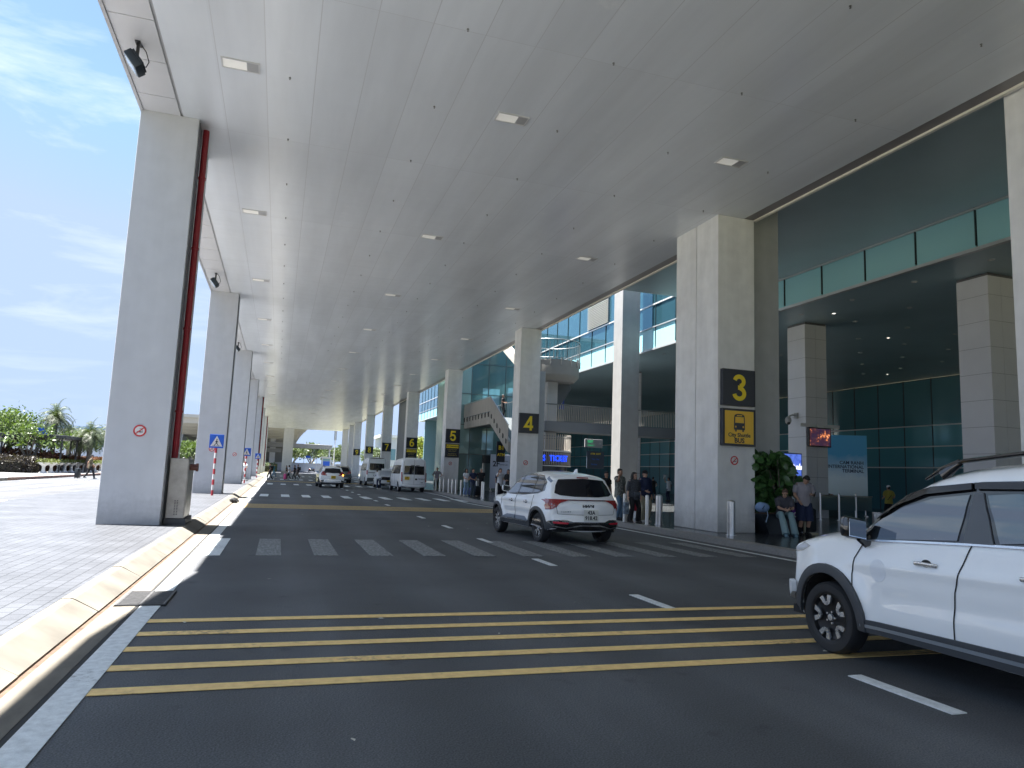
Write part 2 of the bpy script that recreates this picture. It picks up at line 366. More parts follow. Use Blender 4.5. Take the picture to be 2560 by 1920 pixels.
# low litter: leaf/paper scraps on the road
bm = bmesh.new(); rk = random.Random(5)
for k in range(26):
    x, y = rk.uniform(-.9, 9), rk.uniform(3, 26); a = rk.uniform(0, 6); s_ = rk.uniform(.008, .022)
    vs = [bm.verts.new((x+cos(a+j*pi/2)*s_*(1 if j % 2 else 1.8), y+sin(a+j*pi/2)*s_*(1 if j % 2 else 1.8), .012+(.006 if j == 1 else 0))) for j in range(4)]
    bm.faces.new(vs)
tag(obj('litter', bm, mat('scrap', (.6, .58, .52), .8)), 'tiny pale scraps scattered on the asphalt', None, kind='stuff')

# ================================================================== CANOPY
def ceiling_mat():
    m = mat('canopy_panels', (.50, .505, .51), .30); t, b = nodes(m)
    co = N(t, 'ShaderNodeTexCoord').outputs['Object']; sp = N(t, 'ShaderNodeSeparateXYZ', {0: co})
    seams = [-2.82, -1.82, -.87, .13, 1.12, 2.12, 3.12, 4.12, 5.1, 6.05, 7.22, 8.45, 9.75, 11.0, 12.15, 13.3]
    acc = None
    for s_ in seams:                                   # panel joints along the street
        d = N(t, 'ShaderNodeMath', {0: sp.outputs['X'], 1: s_}, operation='SUBTRACT')
        d = N(t, 'ShaderNodeMath', {0: d.outputs[0]}, operation='ABSOLUTE')
        d = N(t, 'ShaderNodeMath', {0: d.outputs[0], 1: .009}, operation='LESS_THAN')
        acc = d.outputs[0] if acc is None else N(t, 'ShaderNodeMath', {0: acc, 1: d.outputs[0]}, operation='MAXIMUM').outputs[0]
    # cross joints every 6.1 m, staggered by row
    row = N(t, 'ShaderNodeMath', {0: sp.outputs['X'], 1: 1.0}, operation='FLOORED_MODULO')
    yy = N(t, 'ShaderNodeMath', {0: sp.outputs['Y'], 1: 6.1}, operation='FLOORED_MODULO')
    yl = N(t, 'ShaderNodeMath', {0: yy.outputs[0], 1: .012}, operation='LESS_THAN')
    acc2 = N(t, 'ShaderNodeMath', {0: acc, 1: yl.outputs[0]}, operation='MAXIMUM').outputs[0]
    mp_ = N(t, 'ShaderNodeMapping', {'Vector': co, 'Scale': (.9, .12, 1)})
    n = N(t, 'ShaderNodeTexNoise', {'Vector': mp_.outputs[0], 'Scale': 1.5, 'Detail': 5.})
    mr = N(t, 'ShaderNodeMapRange', {0: n.outputs['Fac'], 1: .3, 2: .7, 3: .93, 4: 1.06})
    fy = N(t, 'ShaderNodeMath', {0: sp.outputs['Y'], 1: 6.1}, operation='DIVIDE'); fy = N(t, 'ShaderNodeMath', {0: fy.outputs[0]}, operation='FLOOR'); fx = N(t, 'ShaderNodeMath', {0: sp.outputs['X'], 1: .13}, operation='SUBTRACT'); fx = N(t, 'ShaderNodeMath', {0: fx.outputs[0]}, operation='FLOOR')
    cc = N(t, 'ShaderNodeCombineXYZ', {0: fx.outputs[0], 1: fy.outputs[0]}); wn_ = N(t, 'ShaderNodeTexWhiteNoise', {'Vector': cc.outputs[0]}); wr = N(t, 'ShaderNodeMapRange', {0: wn_.outputs['Value'], 3: .965, 4: 1.02})
    mr = N(t, 'ShaderNodeMath', {0: mr.outputs[0], 1: wr.outputs[0]}, operation='MULTIPLY')
    v = N(t, 'ShaderNodeVectorMath', {0: (.83, .865, .90), 'Scale': mr.outputs[0]}, operation='SCALE')
    sc = N(t, 'ShaderNodeTexNoise', {'Vector': co, 'Scale': 1.1, 'Detail': 8., 'Roughness': .7})
    sc2 = N(t, 'ShaderNodeMapRange', {0: sc.outputs['Fac'], 1: .63, 2: .75})
    v2 = N(t, 'ShaderNodeMixRGB', {0: sc2.outputs[0], 1: v.outputs[0], 2: (.87, .90, .92, 1)})
    mx = N(t, 'ShaderNodeMixRGB', {0: acc2, 1: v2.outputs[0], 2: (.70, .72, .74, 1)}); t.links.new(mx.outputs[0], b.inputs['Base Color'])
    mpb = N(t, 'ShaderNodeMapping', {'Vector': co, 'Scale': (.5, 2.2, 1)})
    nb = N(t, 'ShaderNodeTexNoise', {'Vector': mpb.outputs[0], 'Scale': .7, 'Detail': 2.})
    bp = N(t, 'ShaderNodeBump', {'Strength': .35, 'Distance': .03, 'Height': nb.outputs['Fac']})
    t.links.new(bp.outputs[0], b.inputs['Normal'])
    rr = N(t, 'ShaderNodeMapRange', {0: sc.outputs['Fac'], 3: .20, 4: .30}); t.links.new(rr.outputs[0], b.inputs['Roughness'])
    return m
ZC = 9.82; YEND = 167.
can = empty('canopy', (0, 0, 0), 0, 'long flat grey panelled canopy roof over the drop-off road', 'canopy')
can['kind'] = 'structure'
M_CEIL = ceiling_mat()
bm = bmesh.new()
pl = [(-4.35, -22), (-4.3, 0), (-4.2, 8), (-3.70, 12.2), (-3.70, YEND), (13.72, YEND), (13.72, -22)]  # unseen near end flared outward only to shape the shadow edge
prism(bm, pl, lambda a, b: (a, b, ZC+.03), lambda a, b: (a, b, ZC+1.35))
obj('roof_slab', bm, mat('roof_metal', (.45, .45, .45), .5), can)
obj('soffit_panels', BX(-2.80, -22, ZC, 13.28, YEND-.02, ZC+.029), M_CEIL, can)
M_EDGE = mat('edge_panels', (.70, .70, .71), .4, noise=.05, nscale=.6)
bm = bmesh.new(); y = -21.
while y < YEND-1.4:
    x0 = -3.66
    box(bm, x0, y, ZC-.005, -2.86, y+1.50, ZC+.028); y += 1.525
obj('edge_panels', bm, M_EDGE, can)
obj('edge_trim', BX(-3.735, 12.2, ZC-.03, -3.665, YEND, ZC+1.38), mat('trim', (.42, .42, .43), .4, .3), can)
obj('inner_soffit_strip', BX(13.30, -22, ZC+.012, 13.64, YEND-.02, ZC+.029), mat('strip_brown', (.27, .255, .25), .4, noise=.08, nscale=.8), can)
obj('lip_trim', BX(13.66, -22, ZC-.03, 13.76, YEND, ZC+.98), mat('lip_white', (.9, .86, .76), .4), can)
# rust-red wet-looking reflections come from the gloss; ceiling fittings follow
lamp_frame = mat('lamp_frame', (.62, .62, .62), .4); lamp_in = mat('lamp_reflector', (.9, .88, .82), .4, emit=.035); lamp_box = mat('lamp_gear', (.45, .45, .45), .5)
def ceiling_lamp(x, y):
    t = empty('ceiling_lamp', (x, y, ZC), 0)
    bm = bmesh.new()
    for a in ((-.38, -.20, .38, -.17), (-.38, .17, .38, .20), (-.38, -.17, -.35, .17), (.35, -.17, .38, .17)): box(bm, a[0], a[1], -.02, a[2], a[3], .02)
    obj('frame', bm, lamp_frame, t)
    obj('reflector', BX(-.35, -.17, -.006, .12, .17, .0), lamp_in, t)
    obj('gear_cover', BX(.12, -.17, -.012, .35, .17, .0), lamp_box, t)
    return t
lamp0 = None; rows = {-1.37: 'over the left lane', 4.56: 'over the middle of the road', 10.53: 'near the terminal columns'}
nth = ['nearest', 'second', 'third', 'fourth', 'fifth', 'sixth', 'seventh', 'eighth', 'ninth', 'tenth', 'eleventh', 'twelfth', 'thirteenth', 'fourteenth', 'fifteenth', 'sixteenth', 'seventeenth', 'eighteenth', 'nineteenth', 'twentieth'] + ['%dth' % k for k in range(21, 60)]
for x, wh in rows.items():
    for k in range(12):
        if lamp0 is None: o = lamp0 = ceiling_lamp(x, 15.05)
        else: o = copy_tree(lamp0)
        o.location = (x, 15.05+9.13*k, ZC)
        tag(o, f'{nth[k]} square ceiling lamp from the camera in the row {wh}', 'ceiling lamp', 'lamps set in the canopy ceiling')
sp0 = None
brass = mat('sprinkler_metal', (.25, .25, .25), .4, .6)
def sprinkler():
    t = empty('sprinkler', (0, 0, ZC), 0); t.scale = (.5, .5, .7)
    bm = bmesh.new(); lathe(bm, [(0, 0), (.045, 0), (.045, -.012), (.015, -.02), (.015, -.06), (.0, -.06)], 10); obj('escutcheon', bm, brass, t)
    bm = bmesh.new(); lathe(bm, [(0, -.06), (.035, -.062), (.035, -.07), (0, -.07)], 8); cyl(bm, (-.05, 0, -.03), (.05, 0, -.03), .008, n=6); obj('deflector', bm, brass, t)
    return t
srows = {-.39: 'left', 2.75: 'second', 5.75: 'third', 8.75: 'fourth', 11.75: 'right'}
for x, wh in srows.items():
    for k in range(15):
        if sp0 is None: o = sp0 = sprinkler()
        else: o = copy_tree(sp0)
        o.location = (x, (9.1 if x > 2 else 15.17)+3.04*k, ZC)
        tag(o, f'{nth[k]} sprinkler head along the {wh} row of the canopy ceiling', 'sprinkler', 'sprinkler heads under the canopy')
# floodlights on the outer edge strip
M_BLK = mat('black_plastic', (.02, .02, .022), .45)
def flood():
    t = empty('floodlight')
    bm = bmesh.new(); box(bm, -.05, -.12, -.02, .05, .12, 0); box(bm, -.03, -.02, -.30, .03, .02, -.01, bev=.008); obj('bracket', bm, M_BLK, t)
    bm = bmesh.new(); R_ = Matrix.Rotation(radians(-38), 4, 'Y')
    vs = box(bm, -.09, -.21, -.19, .07, .21, .19, bev=.02)
    for v in bm.verts: v.co = R_ @ v.co + Vector((-.02, 0, -.42))
    for k in range(7):
        n0 = len(bm.verts); vv = box(bm, .07, -.19+k*.058, -.16, .11, -.19+k*.058+.02, .16)
        for v in vv: v.co = R_ @ v.co + Vector((-.02, 0, -.42))
    obj('housing', bm, mat('flood_housing', (.035, .045, .055), .4, .4), t, smooth=True)
    bm = bmesh.new(); vv = box(bm, -.10, -.18, -.16, -.088, .18, .16)
    for v in vv: v.co = R_ @ v.co + Vector((-.02, 0, -.42))
    obj('lens', bm, mat('flood_lens', (.55, .62, .66), .1), t)
    bm = bmesh.new(); tube(bm, [(.06, .08, -.40), (.16, .10, -.42), (.20, .10, -.30), (.14, .06, -.12), (.05, .04, -.01)], .011, 6); obj('cable', bm, M_BLK, t)
    return t
f0 = flood(); f0.location = (-3.28, 15.0, ZC)
tag(f0, 'black floodlight with curled cable under the canopy edge, nearest and largest', 'floodlight', 'floodlights along the canopy edge')
for k, y in enumerate((33.0, 51.6, 70.)):
    o = copy_tree(f0); o.location = (-3.22, y, ZC); tag(o, f'black floodlight under the canopy edge just before the {nth[k+1]} left column', 'floodlight', 'floodlights along the canopy edge')

# ================================================================== COLUMNS
M_GAP = mat('joint_dark', (.05, .05, .055), .8)
M_RED = mat('red_pipe', (.26, .014, .022), .4, noise=.15, nscale=4)
def nosmoke(parent, x, y, z):
    s = empty('no_smoking_sign', (x, y, z)); s.parent = parent
    bm = bmesh.new(); lathe(bm, [(0, 0), (.128, 0), (.128, .006), (0, .006)], 28, axis='y'); 
    for v in bm.verts: v.co = Vector((v.co.y, -v.co.x, v.co.z))
    obj('plate', bm, mat('sign_white', (.72, .70, .68), .5), s)
    bm = bmesh.new(); lathe(bm, [(.102, .006), (.135, .006), (.135, .010), (.102, .010), (.102, .006)], 28, axis='y')
    for v in bm.verts: v.co = Vector((v.co.y, -v.co.x, v.co.z))
    vs = box(bm, -.012, -.0105, -.115, .012, -.0065, .115)
    R_ = Matrix.Rotation(radians(48), 4, 'Y')
    for v in vs: v.co = R_ @ v.co
    obj('red_ring', bm, mat('sign_red', (.55, .03, .035), .5), s)
    bm = bmesh.new(); box(bm, -.055, -.009, -.038, .035, -.0062, -.015); box(bm, .042, -.009, -.038, .055, -.0062, -.015); box(bm, .062, -.009, -.038, .07, -.0062, -.015)
    tube(bm, [(.05, -.0075, 0), (.055, -.0075, .02), (.03, -.0075, .03), (.035, -.0075, .045), (-.01, -.0075, .05)], (.004), 5)
    obj('cigarette_mark', bm, M_BLK, s)
    s.name = 'no_smoking_plate'
    return s
LX0, LX1 = -3.72, -2.44
ly = [17.95, 36.45, 55., 73.5, 92., 110.6, 129., 147.5]
for i, y in enumerate(ly):
    dep = 2.35 if i == 0 else 1.25
    nm = nth[i]
    t = empty('outer_column', ((LX0+LX1)/2, y, .15), 0, f'{nm} grey square column on the paved island, ' + ('with steel cabinet' if i == 0 else ['behind the first crossing sign', 'between the two crossing signs', 'just past the second crossing sign', 'with red pipe behind the fourth', 'sixth of the receding row', 'seventh of the receding row', 'farthest of the receding row'][i-1]), 'column', 'outer canopy columns on the island')
    bm = bmesh.new(); hw = (LX1-LX0)/2
    if dep > 2: box(bm, -hw, 0, 0, hw, dep/2-.012, ZC-.15, bev=.012); box(bm, -hw, dep/2+.012, 0, hw, dep, ZC-.15, bev=.012)
    else: box(bm, -hw, 0, 0, hw, dep, ZC-.15, bev=.012)
    obj('shaft', bm, M_COL, t)
    # dark service channel on the road side
    bm = bmesh.new(); box(bm, hw, .10, 0, hw+.02, .14, ZC-.2); box(bm, hw, .5, 0, hw+.02, .54, ZC-.2); box(bm, hw+.0005, .14, 0, hw+.006, .5, ZC-.2)
    obj('service_channel', bm, mat('channel_grey', (.17, .18, .2), .5, noise=.15, nscale=3), t)
    if i in (0, 4, 6):
        bm = bmesh.new(); cyl(bm, (hw+.10, .62, 1.2), (hw+.10, .62, ZC-.15), .075, n=14)
        for z in (2.6, 4.6, 6.6, 8.4): cyl(bm, (hw+.10, .62, z), (hw+.10, .62, z+.05), .092, n=14); box(bm, hw, .60, z+.01, hw+.1, .64, z+.04)
        obj('red_fire_pipe', bm, M_RED, t)
    if i < 4: nosmoke(t, (.05 if i < 2 else .05), -.006, 2.10)
# stainless hydrant cabinet against the first column
t = empty('hydrant_cabinet', (-2.20, 18.55, .15), 0, 'tall stainless steel cabinet on a dark plinth beside the first column', 'cabinet')
obj('plinth', BX(-.21, -.28, 0, .25, 1.0, .14), mat('plinth_dark', (.08, .08, .085), .7), t)
obj('housing', BX(-.19, -.24, .14, .20, .95, 1.52, bev=.01), mat('dull_steel', (.33, .31, .28), .38, .6, noise=.25, nscale=2.5), t)
bm = bmesh.new(); box(bm, .20, -.20, .20, .212, .33, 1.46); box(bm, .20, .36, .20, .212, .9, 1.46)
obj('door', bm, mat('steel_door', (.40, .38, .35), .35, .8, noise=.25, nscale=3), t)
bm = bmesh.new(); cyl(bm, (.21, .10, 1.32), (.34, .10, 1.32), .075, n=16); cyl(bm, (.34, .10, 1.32), (.39, .10, 1.32), .095, n=16); obj('hose_outlet', bm, mat('hydrant_brown', (.12, .04, .03), .5), t)
bm = bmesh.new()
for k in range(10):
    for j in range(2): box(bm, -.02+j*.05, -.243, .22+k*.035, .01+j*.05, -.2405, .235+k*.035)
obj('vent_slots', bm, M_BLK, t)

# right columns
SIGN_BK = mat('sign_black', (.012, .016, .030), .35); SIGN_Y = mat('sign_yellow', (.92, .70, .03), .5); SIGN_O = mat('sign_amber', (.88, .54, .06), .5)
RX0, RX1 = 12.42, 13.63
def sign_box(name, cx, y, z0, z1, w, label, group=None):
    t = empty(name, (cx, y, (z0+z1)/2), 0, label, 'sign', group)
    h = (z1-z0)/2
    obj('sign_case', BX(-w/2, -.13, -h, w/2, -.0, h, bev=.006), SIGN_BK, t)
    bm = bmesh.new()
    for a in ((-w/2, h-.02, w/2, h), (-w/2, -h, w/2, -h+.02), (-w/2, -h+.02, -w/2+.02, h-.02), (w/2-.02, -h+.02, w/2, h-.02)): box(bm, a[0], -.139, a[1], a[2], -.1305, a[3])
    obj('frame', bm, mat('sign_rim', (.02, .022, .03), .4), t)
    return t
# sharper digits drawn as strokes, heavy grotesque
def digit(ch, h, parent, y, m):
    w = h*.30; s = h*.165; H = h/2
    def arc(cx, cz, rx, rz, a0, a1, n=18): return [(cx+rx*cos(radians(a0+(a1-a0)*i/n)), cz+rz*sin(radians(a0+(a1-a0)*i/n))) for i in range(n+1)]
    i_ = s/2; paths = []
    rx = w-i_
    if ch == '3': paths = [arc(0, H*.46, rx*.93, H*.54-i_, 170, -90)+arc(0, -H*.42, rx, H*.58-i_, 90, -170)]; paths = [arc(0, H*.475, rx*.9, H*.525-i_, 168, -80), arc(0, -H*.44, rx, H*.56-i_, 80, -172), [(-w*.18, H*.0), (w*.12, H*.0)]]
    if ch == '4': paths = [[(w*.42, H), (w*.42, -H)], [(w*.98, -H*.48), (-w*.95, -H*.48), (w*.36, H*.86)]]
    if ch == '5': paths = [[(w*.88, H-i_), (-w*.5, H-i_), (-w*.74, -H*.02), (-w*.5, H*.08)]+arc(0, -H*.32, rx, H*.68-i_, 125, -165)]
    if ch == '6': paths = [arc(0, -H*.32, rx, H*.68-i_, 0, 360, 28), arc(rx*.35, H*.0, rx*1.35, H-i_, 66, 178, 16)]
    if ch == '7': paths = [[(-w, H-i_), (w*.88, H-i_)], [(w*.86, H-i_), (w*.25, H*.15), (-w*.30, -H)]]
    if ch == '8': paths = [arc(0, H*.48, rx*.88, H*.52-i_, 0, 360, 28), arc(0, -H*.42, rx, H*.58-i_, 0, 360, 28)]
    if ch == '9': paths = [arc(0, H*.32, rx, H*.68-i_, 0, 360, 28), arc(-rx*.35, H*.0, rx*1.35, H-i_, -114, -2, 16)]
    bm = bmesh.new()
    for k, p in enumerate(paths):
        n = len(p); L, R = [], []
        for i in range(n):
            a = Vector(p[max(i-1, 0)]); b = Vector(p[i]); c = Vector(p[min(i+1, n-1)])
            d1 = (b-a) if i else (c-b); d2 = (c-b) if i < n-1 else (b-a)
            d1 = d1.normalized(); d2 = d2.normalized(); nrm = Vector((-(d1+d2).y, (d1+d2).x))
            nrm = nrm.normalized() if nrm.length > 1e-6 else Vector((-d1.y, d1.x))
            q = max(.45, nrm.dot(Vector((-d1.y, d1.x)))); L.append(b+nrm*i_/q); R.append(b-nrm*i_/q)
        yo = y-.001*k
        A = [bm.verts.new((v.x, yo, v.y)) for v in L]; B = [bm.verts.new((v.x, yo, v.y)) for v in R]
        A2 = [bm.verts.new((v.x, yo+.006, v.y)) for v in L]; B2 = [bm.verts.new((v.x, yo+.006, v.y)) for v in R]
        for i in range(n-1):
            bm.faces.new((A[i], B[i], B[i+1], A[i+1])); bm.faces.new((A[i], A[i+1], A2[i+1], A2[i])); bm.faces.new((B[i+1], B[i], B2[i], B2[i+1]))
        bm.faces.new((A[0], A2[0], B2[0], B[0])); bm.faces.new((A[-1], B[-1], B2[-1], A2[-1]))
    obj('number', bm, m, parent)
ry = [18.3, 37.45, 55.75, 74.35, 92.75, 111.3, 130., ]
for i, y in enumerate(ry):
    x0, x1 = (12.33, 13.64) if i == 0 else (RX0+.012*i, RX1+.012*i)
    dep = 2.4 if i == 0 else 1.15
    cx = (x0+x1)/2; hw = (x1-x0)/2; num = str(3+i)
    t = empty('terminal_column', (cx, y, .15), 0, f'{"wide double" if i == 0 else "pale"} concrete column carrying the number {num} sign', 'column', 'numbered columns along the terminal kerb')
    bm = bmesh.new()
    if i == 0: box(bm, -hw, 0, 0, hw, 1.19, ZC-.15, bev=.02); box(bm, -hw, 1.22, 0, hw, 2.42, ZC-.15, bev=.02)
    else: box(bm, -hw, 0, 0, hw, dep, ZC-.15, bev=.02)
    obj('shaft', bm, M_COLW, t)
    if i == 0: obj('expansion_joint', BX(-hw+.03, 1.19, 0, hw-.03, 1.22, ZC-.15), M_GAP, t)
    if i < 4: nosmoke(t, -.08, -.006, 2.12)
    s = sign_box('number_sign', cx, y, 3.90, 5.0, 1.14, f'black sign with yellow number {num} high on a terminal column', 'number signs on the terminal columns')
    if i < 7: digit(num, .80, s, -.146, SIGN_Y)
# bus sign
s = sign_box('bus_sign', 12.985, 18.3, 2.70, 3.81, 1.15, 'amber City Shuttle BUS sign with bus pictogram below the number 3')
obj('amber_face', BX(-.50, -.145, -.49, .50, -.1395, .49), SIGN_O, s)
bm = bmesh.new()
bus = [(-.19, -.075), (-.19, .12), (-.185, .28), (-.17, .35), (-.13, .385), (-.06, .40), (.06, .40), (.13, .385), (.17, .35), (.185, .28), (.19, .12), (.19, -.075)]
prism(bm, bus, lambda a, b: (a, -.152, b), lambda a, b: (a, -.1455, b))
for x in (-.15, .10): box(bm, x, -.151, -.13, x+.055, -.1455, -.07, bev=.002)
obj('bus_pictogram', bm, SIGN_BK, s)
bm = bmesh.new(); prism(bm, [(-.155, .13), (-.145, .31), (.145, .31), (.155, .13)], lambda a, b: (a, -.156, b), lambda a, b: (a, -.1525, b))
box(bm, -.09, -.156, .335, .09, -.1525, .365)
for x in (-.13, .13): lathe(bm, [(0, 0), (.028, 0)], 14, c=(x, 0, 0), axis='z')
for v in bm.verts:
    if abs(v.co.y) < .1 and abs(v.co.z) < 1e-6: v.co = Vector((v.co.x, -.1545, .015+v.co.y))
obj('bus_windows', bm, SIGN_O, s)
text('City Shuttle', .165, SIGN_BK, s, (0, -.147, -.235), bold=.022, sx=.98)
text('BUS', .20, SIGN_BK, s, (0, -.147, -.40), bold=.03)
for y, lab in ((55.75, '5'), (74.35, '6')):
    s = sign_box('no_parking_sign', 13.05, y, 2.75, 3.82, 1.12, {'5': 'black NO PARKING notice with yellow band below the number 5', '6': 'smaller-looking black notice with yellow band below the number 6'}[lab])
    obj('yellow_band', BX(-.50, -.146, .20, .50, -.1395, .47), SIGN_Y, s)
    text('NO PARKING', .17, SIGN_BK, s, (0, -.148, .335), bold=.02)
    pale = mat('sign_pale', (.5, .42, .12), .5)
    for tx, z, sz in (('2-10 SHORT STAY', .08, .10), ('MAX. 3 PHUT', -.05, .10), ('Stop and pick up', -.24, .10), ('3 minutes maximum', -.37, .10)): text(tx, sz, pale, s, (0, -.148, z), bold=.01)
# square posts immediately behind the numbered columns
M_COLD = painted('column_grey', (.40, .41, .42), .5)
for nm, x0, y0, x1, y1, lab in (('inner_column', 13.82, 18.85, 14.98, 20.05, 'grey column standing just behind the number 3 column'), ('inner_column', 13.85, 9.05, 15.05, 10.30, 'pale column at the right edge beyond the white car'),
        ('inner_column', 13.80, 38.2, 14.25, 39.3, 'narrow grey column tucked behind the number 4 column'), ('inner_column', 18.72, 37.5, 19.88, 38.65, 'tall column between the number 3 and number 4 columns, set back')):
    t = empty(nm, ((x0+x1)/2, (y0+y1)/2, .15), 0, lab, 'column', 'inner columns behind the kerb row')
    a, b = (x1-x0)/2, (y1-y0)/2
    obj('shaft', BX(-a, -b, 0, a, b, (10.5 if x0 < 15 and y0 < 30 else 18) if x0 > 13.9 or y0 < 30 else 7.4, bev=.02), M_COLW if y0 < 12 else (painted('column_shaded', (.27, .27, .265), .6) if x0 > 15 else M_COLD), t)  # set-back column gets darker paint in place of shade
# ================================================================== TERMINAL BUILDING
M_TEAL = mat('spandrel_glass', (.32, .62, .67), .12, 0, ior=1.5)
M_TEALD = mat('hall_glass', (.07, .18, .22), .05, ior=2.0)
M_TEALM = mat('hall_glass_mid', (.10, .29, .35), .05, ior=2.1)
M_BLUE = mat('sky_glass', (.085, .23, .30), .04, .75)
M_ALU = mat('aluminium', (.52, .54, .55), .35, .5)
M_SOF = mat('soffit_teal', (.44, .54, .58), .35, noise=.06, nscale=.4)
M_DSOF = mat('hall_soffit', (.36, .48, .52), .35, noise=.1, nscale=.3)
X1 = 20.6; YB0, YB1 = -20., 112.
bld = empty('terminal_building', (X1, 20, .15), 0, 'airport terminal building with teal glass band and dark open hall', 'building')
def part(name, x0, y0, z0, x1, y1, z1, m, bev=0.): return obj(name, BX(x0-X1, y0-20, z0-.15, x1-X1, y1-20, z1-.15, bev=bev), m, bld)
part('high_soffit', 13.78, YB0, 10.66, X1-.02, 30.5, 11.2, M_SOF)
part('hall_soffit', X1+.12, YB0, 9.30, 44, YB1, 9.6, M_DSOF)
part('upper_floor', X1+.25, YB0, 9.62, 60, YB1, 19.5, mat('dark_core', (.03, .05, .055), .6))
part('bottom_trim', X1-.06, YB0, 9.23, X1+.115, YB1, 9.34, M_ALU); part('middle_trim', X1-.06, YB0, 10.58, X1+.115, YB1, 10.645, M_ALU)
part('upper_trim', X1-.05, 30.6, 11.95, X1+.115, YB1, 12.03, mat('alu_bright', (.75, .76, .76), .3, .4))
ms = [14.33+2.29*k for k in range(-14, 44)]
bm = bmesh.new()
y = 14.35*(20.6/18)-2.275*16
ms = []
while y < YB1: ms.append(y); y += 2.275
for k in range(len(ms)-1):
    a, b = ms[k], ms[k+1]
    if 5 < a < 56:
        part('spandrel_panel', X1, a+.04, 9.345, X1+.06, b-.04, 10.575, M_TEAL)
bm = bmesh.new(); bmm = bmesh.new(); bmu = bmesh.new(); bmf = bmesh.new()
for k in range(len(ms)-1):
    a, b = ms[k], ms[k+1]
    if not 5 < a < 56: box(bmf, X1-X1, a+.04-20, 9.345-.15, .06, b-.04-20, 10.575-.15)
    box(bmm, .07, a-.09-20, 9.2, .10, a+.09-20, 19.3)
    box(bmm, -.045, a-.012-20, 9.25, .06, a+.012-20, 19.3)
    if a > 29:
        for z0, z1 in ((10.65, 11.94), (12.04, 15.2), (15.25, 19.2)):
            box(bm if a < 60 or z0 < 12 else bmu, 0, a+.035-20, z0-.15, .05, b-.035-20, z1-.15)
obj('spandrel_row', bmf, M_TEAL, bld); obj('window_frame', bmm, mat('mullion_dark', (.03, .05, .055), .4), bld)
obj('curtain_glass', bm, M_BLUE, bld)
obj('curtain_glass', bmu, M_BLUE, bld)
# louvred screen high on the curtain wall
bm = bmesh.new()
for k in range(26): box(bm, -.14, 43.2-20, 12.1+k*.12-.15, -.06, 46.6-20, 12.15+k*.12-.15)
obj('louvre_screen', bm, mat('louvre', (.30, .30, .27), .6), bld)
# hall back wall: dark glass with transoms
XW = 42.
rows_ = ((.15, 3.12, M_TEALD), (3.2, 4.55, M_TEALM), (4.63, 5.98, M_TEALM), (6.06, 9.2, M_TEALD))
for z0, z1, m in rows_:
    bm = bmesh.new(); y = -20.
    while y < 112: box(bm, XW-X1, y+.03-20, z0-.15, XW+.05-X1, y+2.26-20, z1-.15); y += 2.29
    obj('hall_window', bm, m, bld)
bm = bmesh.new()
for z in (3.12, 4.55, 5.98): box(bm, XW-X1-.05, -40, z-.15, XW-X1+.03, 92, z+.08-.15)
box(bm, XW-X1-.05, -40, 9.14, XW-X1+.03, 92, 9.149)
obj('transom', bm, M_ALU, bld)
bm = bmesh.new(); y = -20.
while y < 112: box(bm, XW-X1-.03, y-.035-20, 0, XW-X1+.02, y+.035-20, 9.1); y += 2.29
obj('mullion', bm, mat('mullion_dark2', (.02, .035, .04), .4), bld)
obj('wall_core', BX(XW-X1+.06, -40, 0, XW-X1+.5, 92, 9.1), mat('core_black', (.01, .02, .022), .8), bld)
# far end walls so that the hall closes
part('end_wall', X1+.3, 108, .15, 44, 108.4, 9.29, mat('end_glass', (.25, .42, .45), .2), 0)
# downlights in the hall soffit
dl0 = None; M_DLIT = mat('downlight_lit', (1, .95, .85), .5, emit=.6); M_DL = mat('downlight_lens', (.40, .42, .42), .3)
def downlight():
    t = empty('downlight')
    bm = bmesh.new(); lathe(bm, [(.075, 0), (.115, 0), (.115, -.015), (.075, -.02), (.075, 0)], 16); obj('trim_ring', bm, M_ALU, t)
    bm = bmesh.new(); lathe(bm, [(0, -.006), (.075, -.008), (.075, 0), (0, 0)], 16); obj('lens', bm, M_DL, t)
    return t
k = 0
for ix in range(6):
    for iy in range(9):
        x = 22.0+3.06*ix; y = 14.0+3.04*iy+(0 if ix % 2 == 0 else .02)
        o = dl0 = downlight() if dl0 is None else copy_tree(dl0)
        if k == 0: dl0 = o
        o.location = (x, y, 9.298); k += 1
        tag(o, 'small round downlight in the dark ceiling of the open hall', 'downlight', 'downlights in the hall ceiling')
        o['category'] = 'downlight'
lit = None
for x, y in ((23.06, 25.32), (29.2, 28.32), (38.6, 37.6)):
    t = empty('lit_downlight', (x, y, 9.298), 0, {23.06: 'bright lit spot in the hall ceiling, the nearest of three', 29.2: 'bright lit spot in the middle of the hall ceiling', 38.6: 'bright lit spot low at the back of the hall ceiling'}[x], 'downlight')
    bm = bmesh.new(); lathe(bm, [(.075, 0), (.115, 0), (.115, -.015), (.075, -.02), (.075, 0)], 16); obj('trim_ring', bm, M_ALU, t)
    bm = bmesh.new(); lathe(bm, [(0, -.006), (.075, -.008), (.075, 0), (0, 0)], 16); obj('lens', bm, M_DLIT, t)
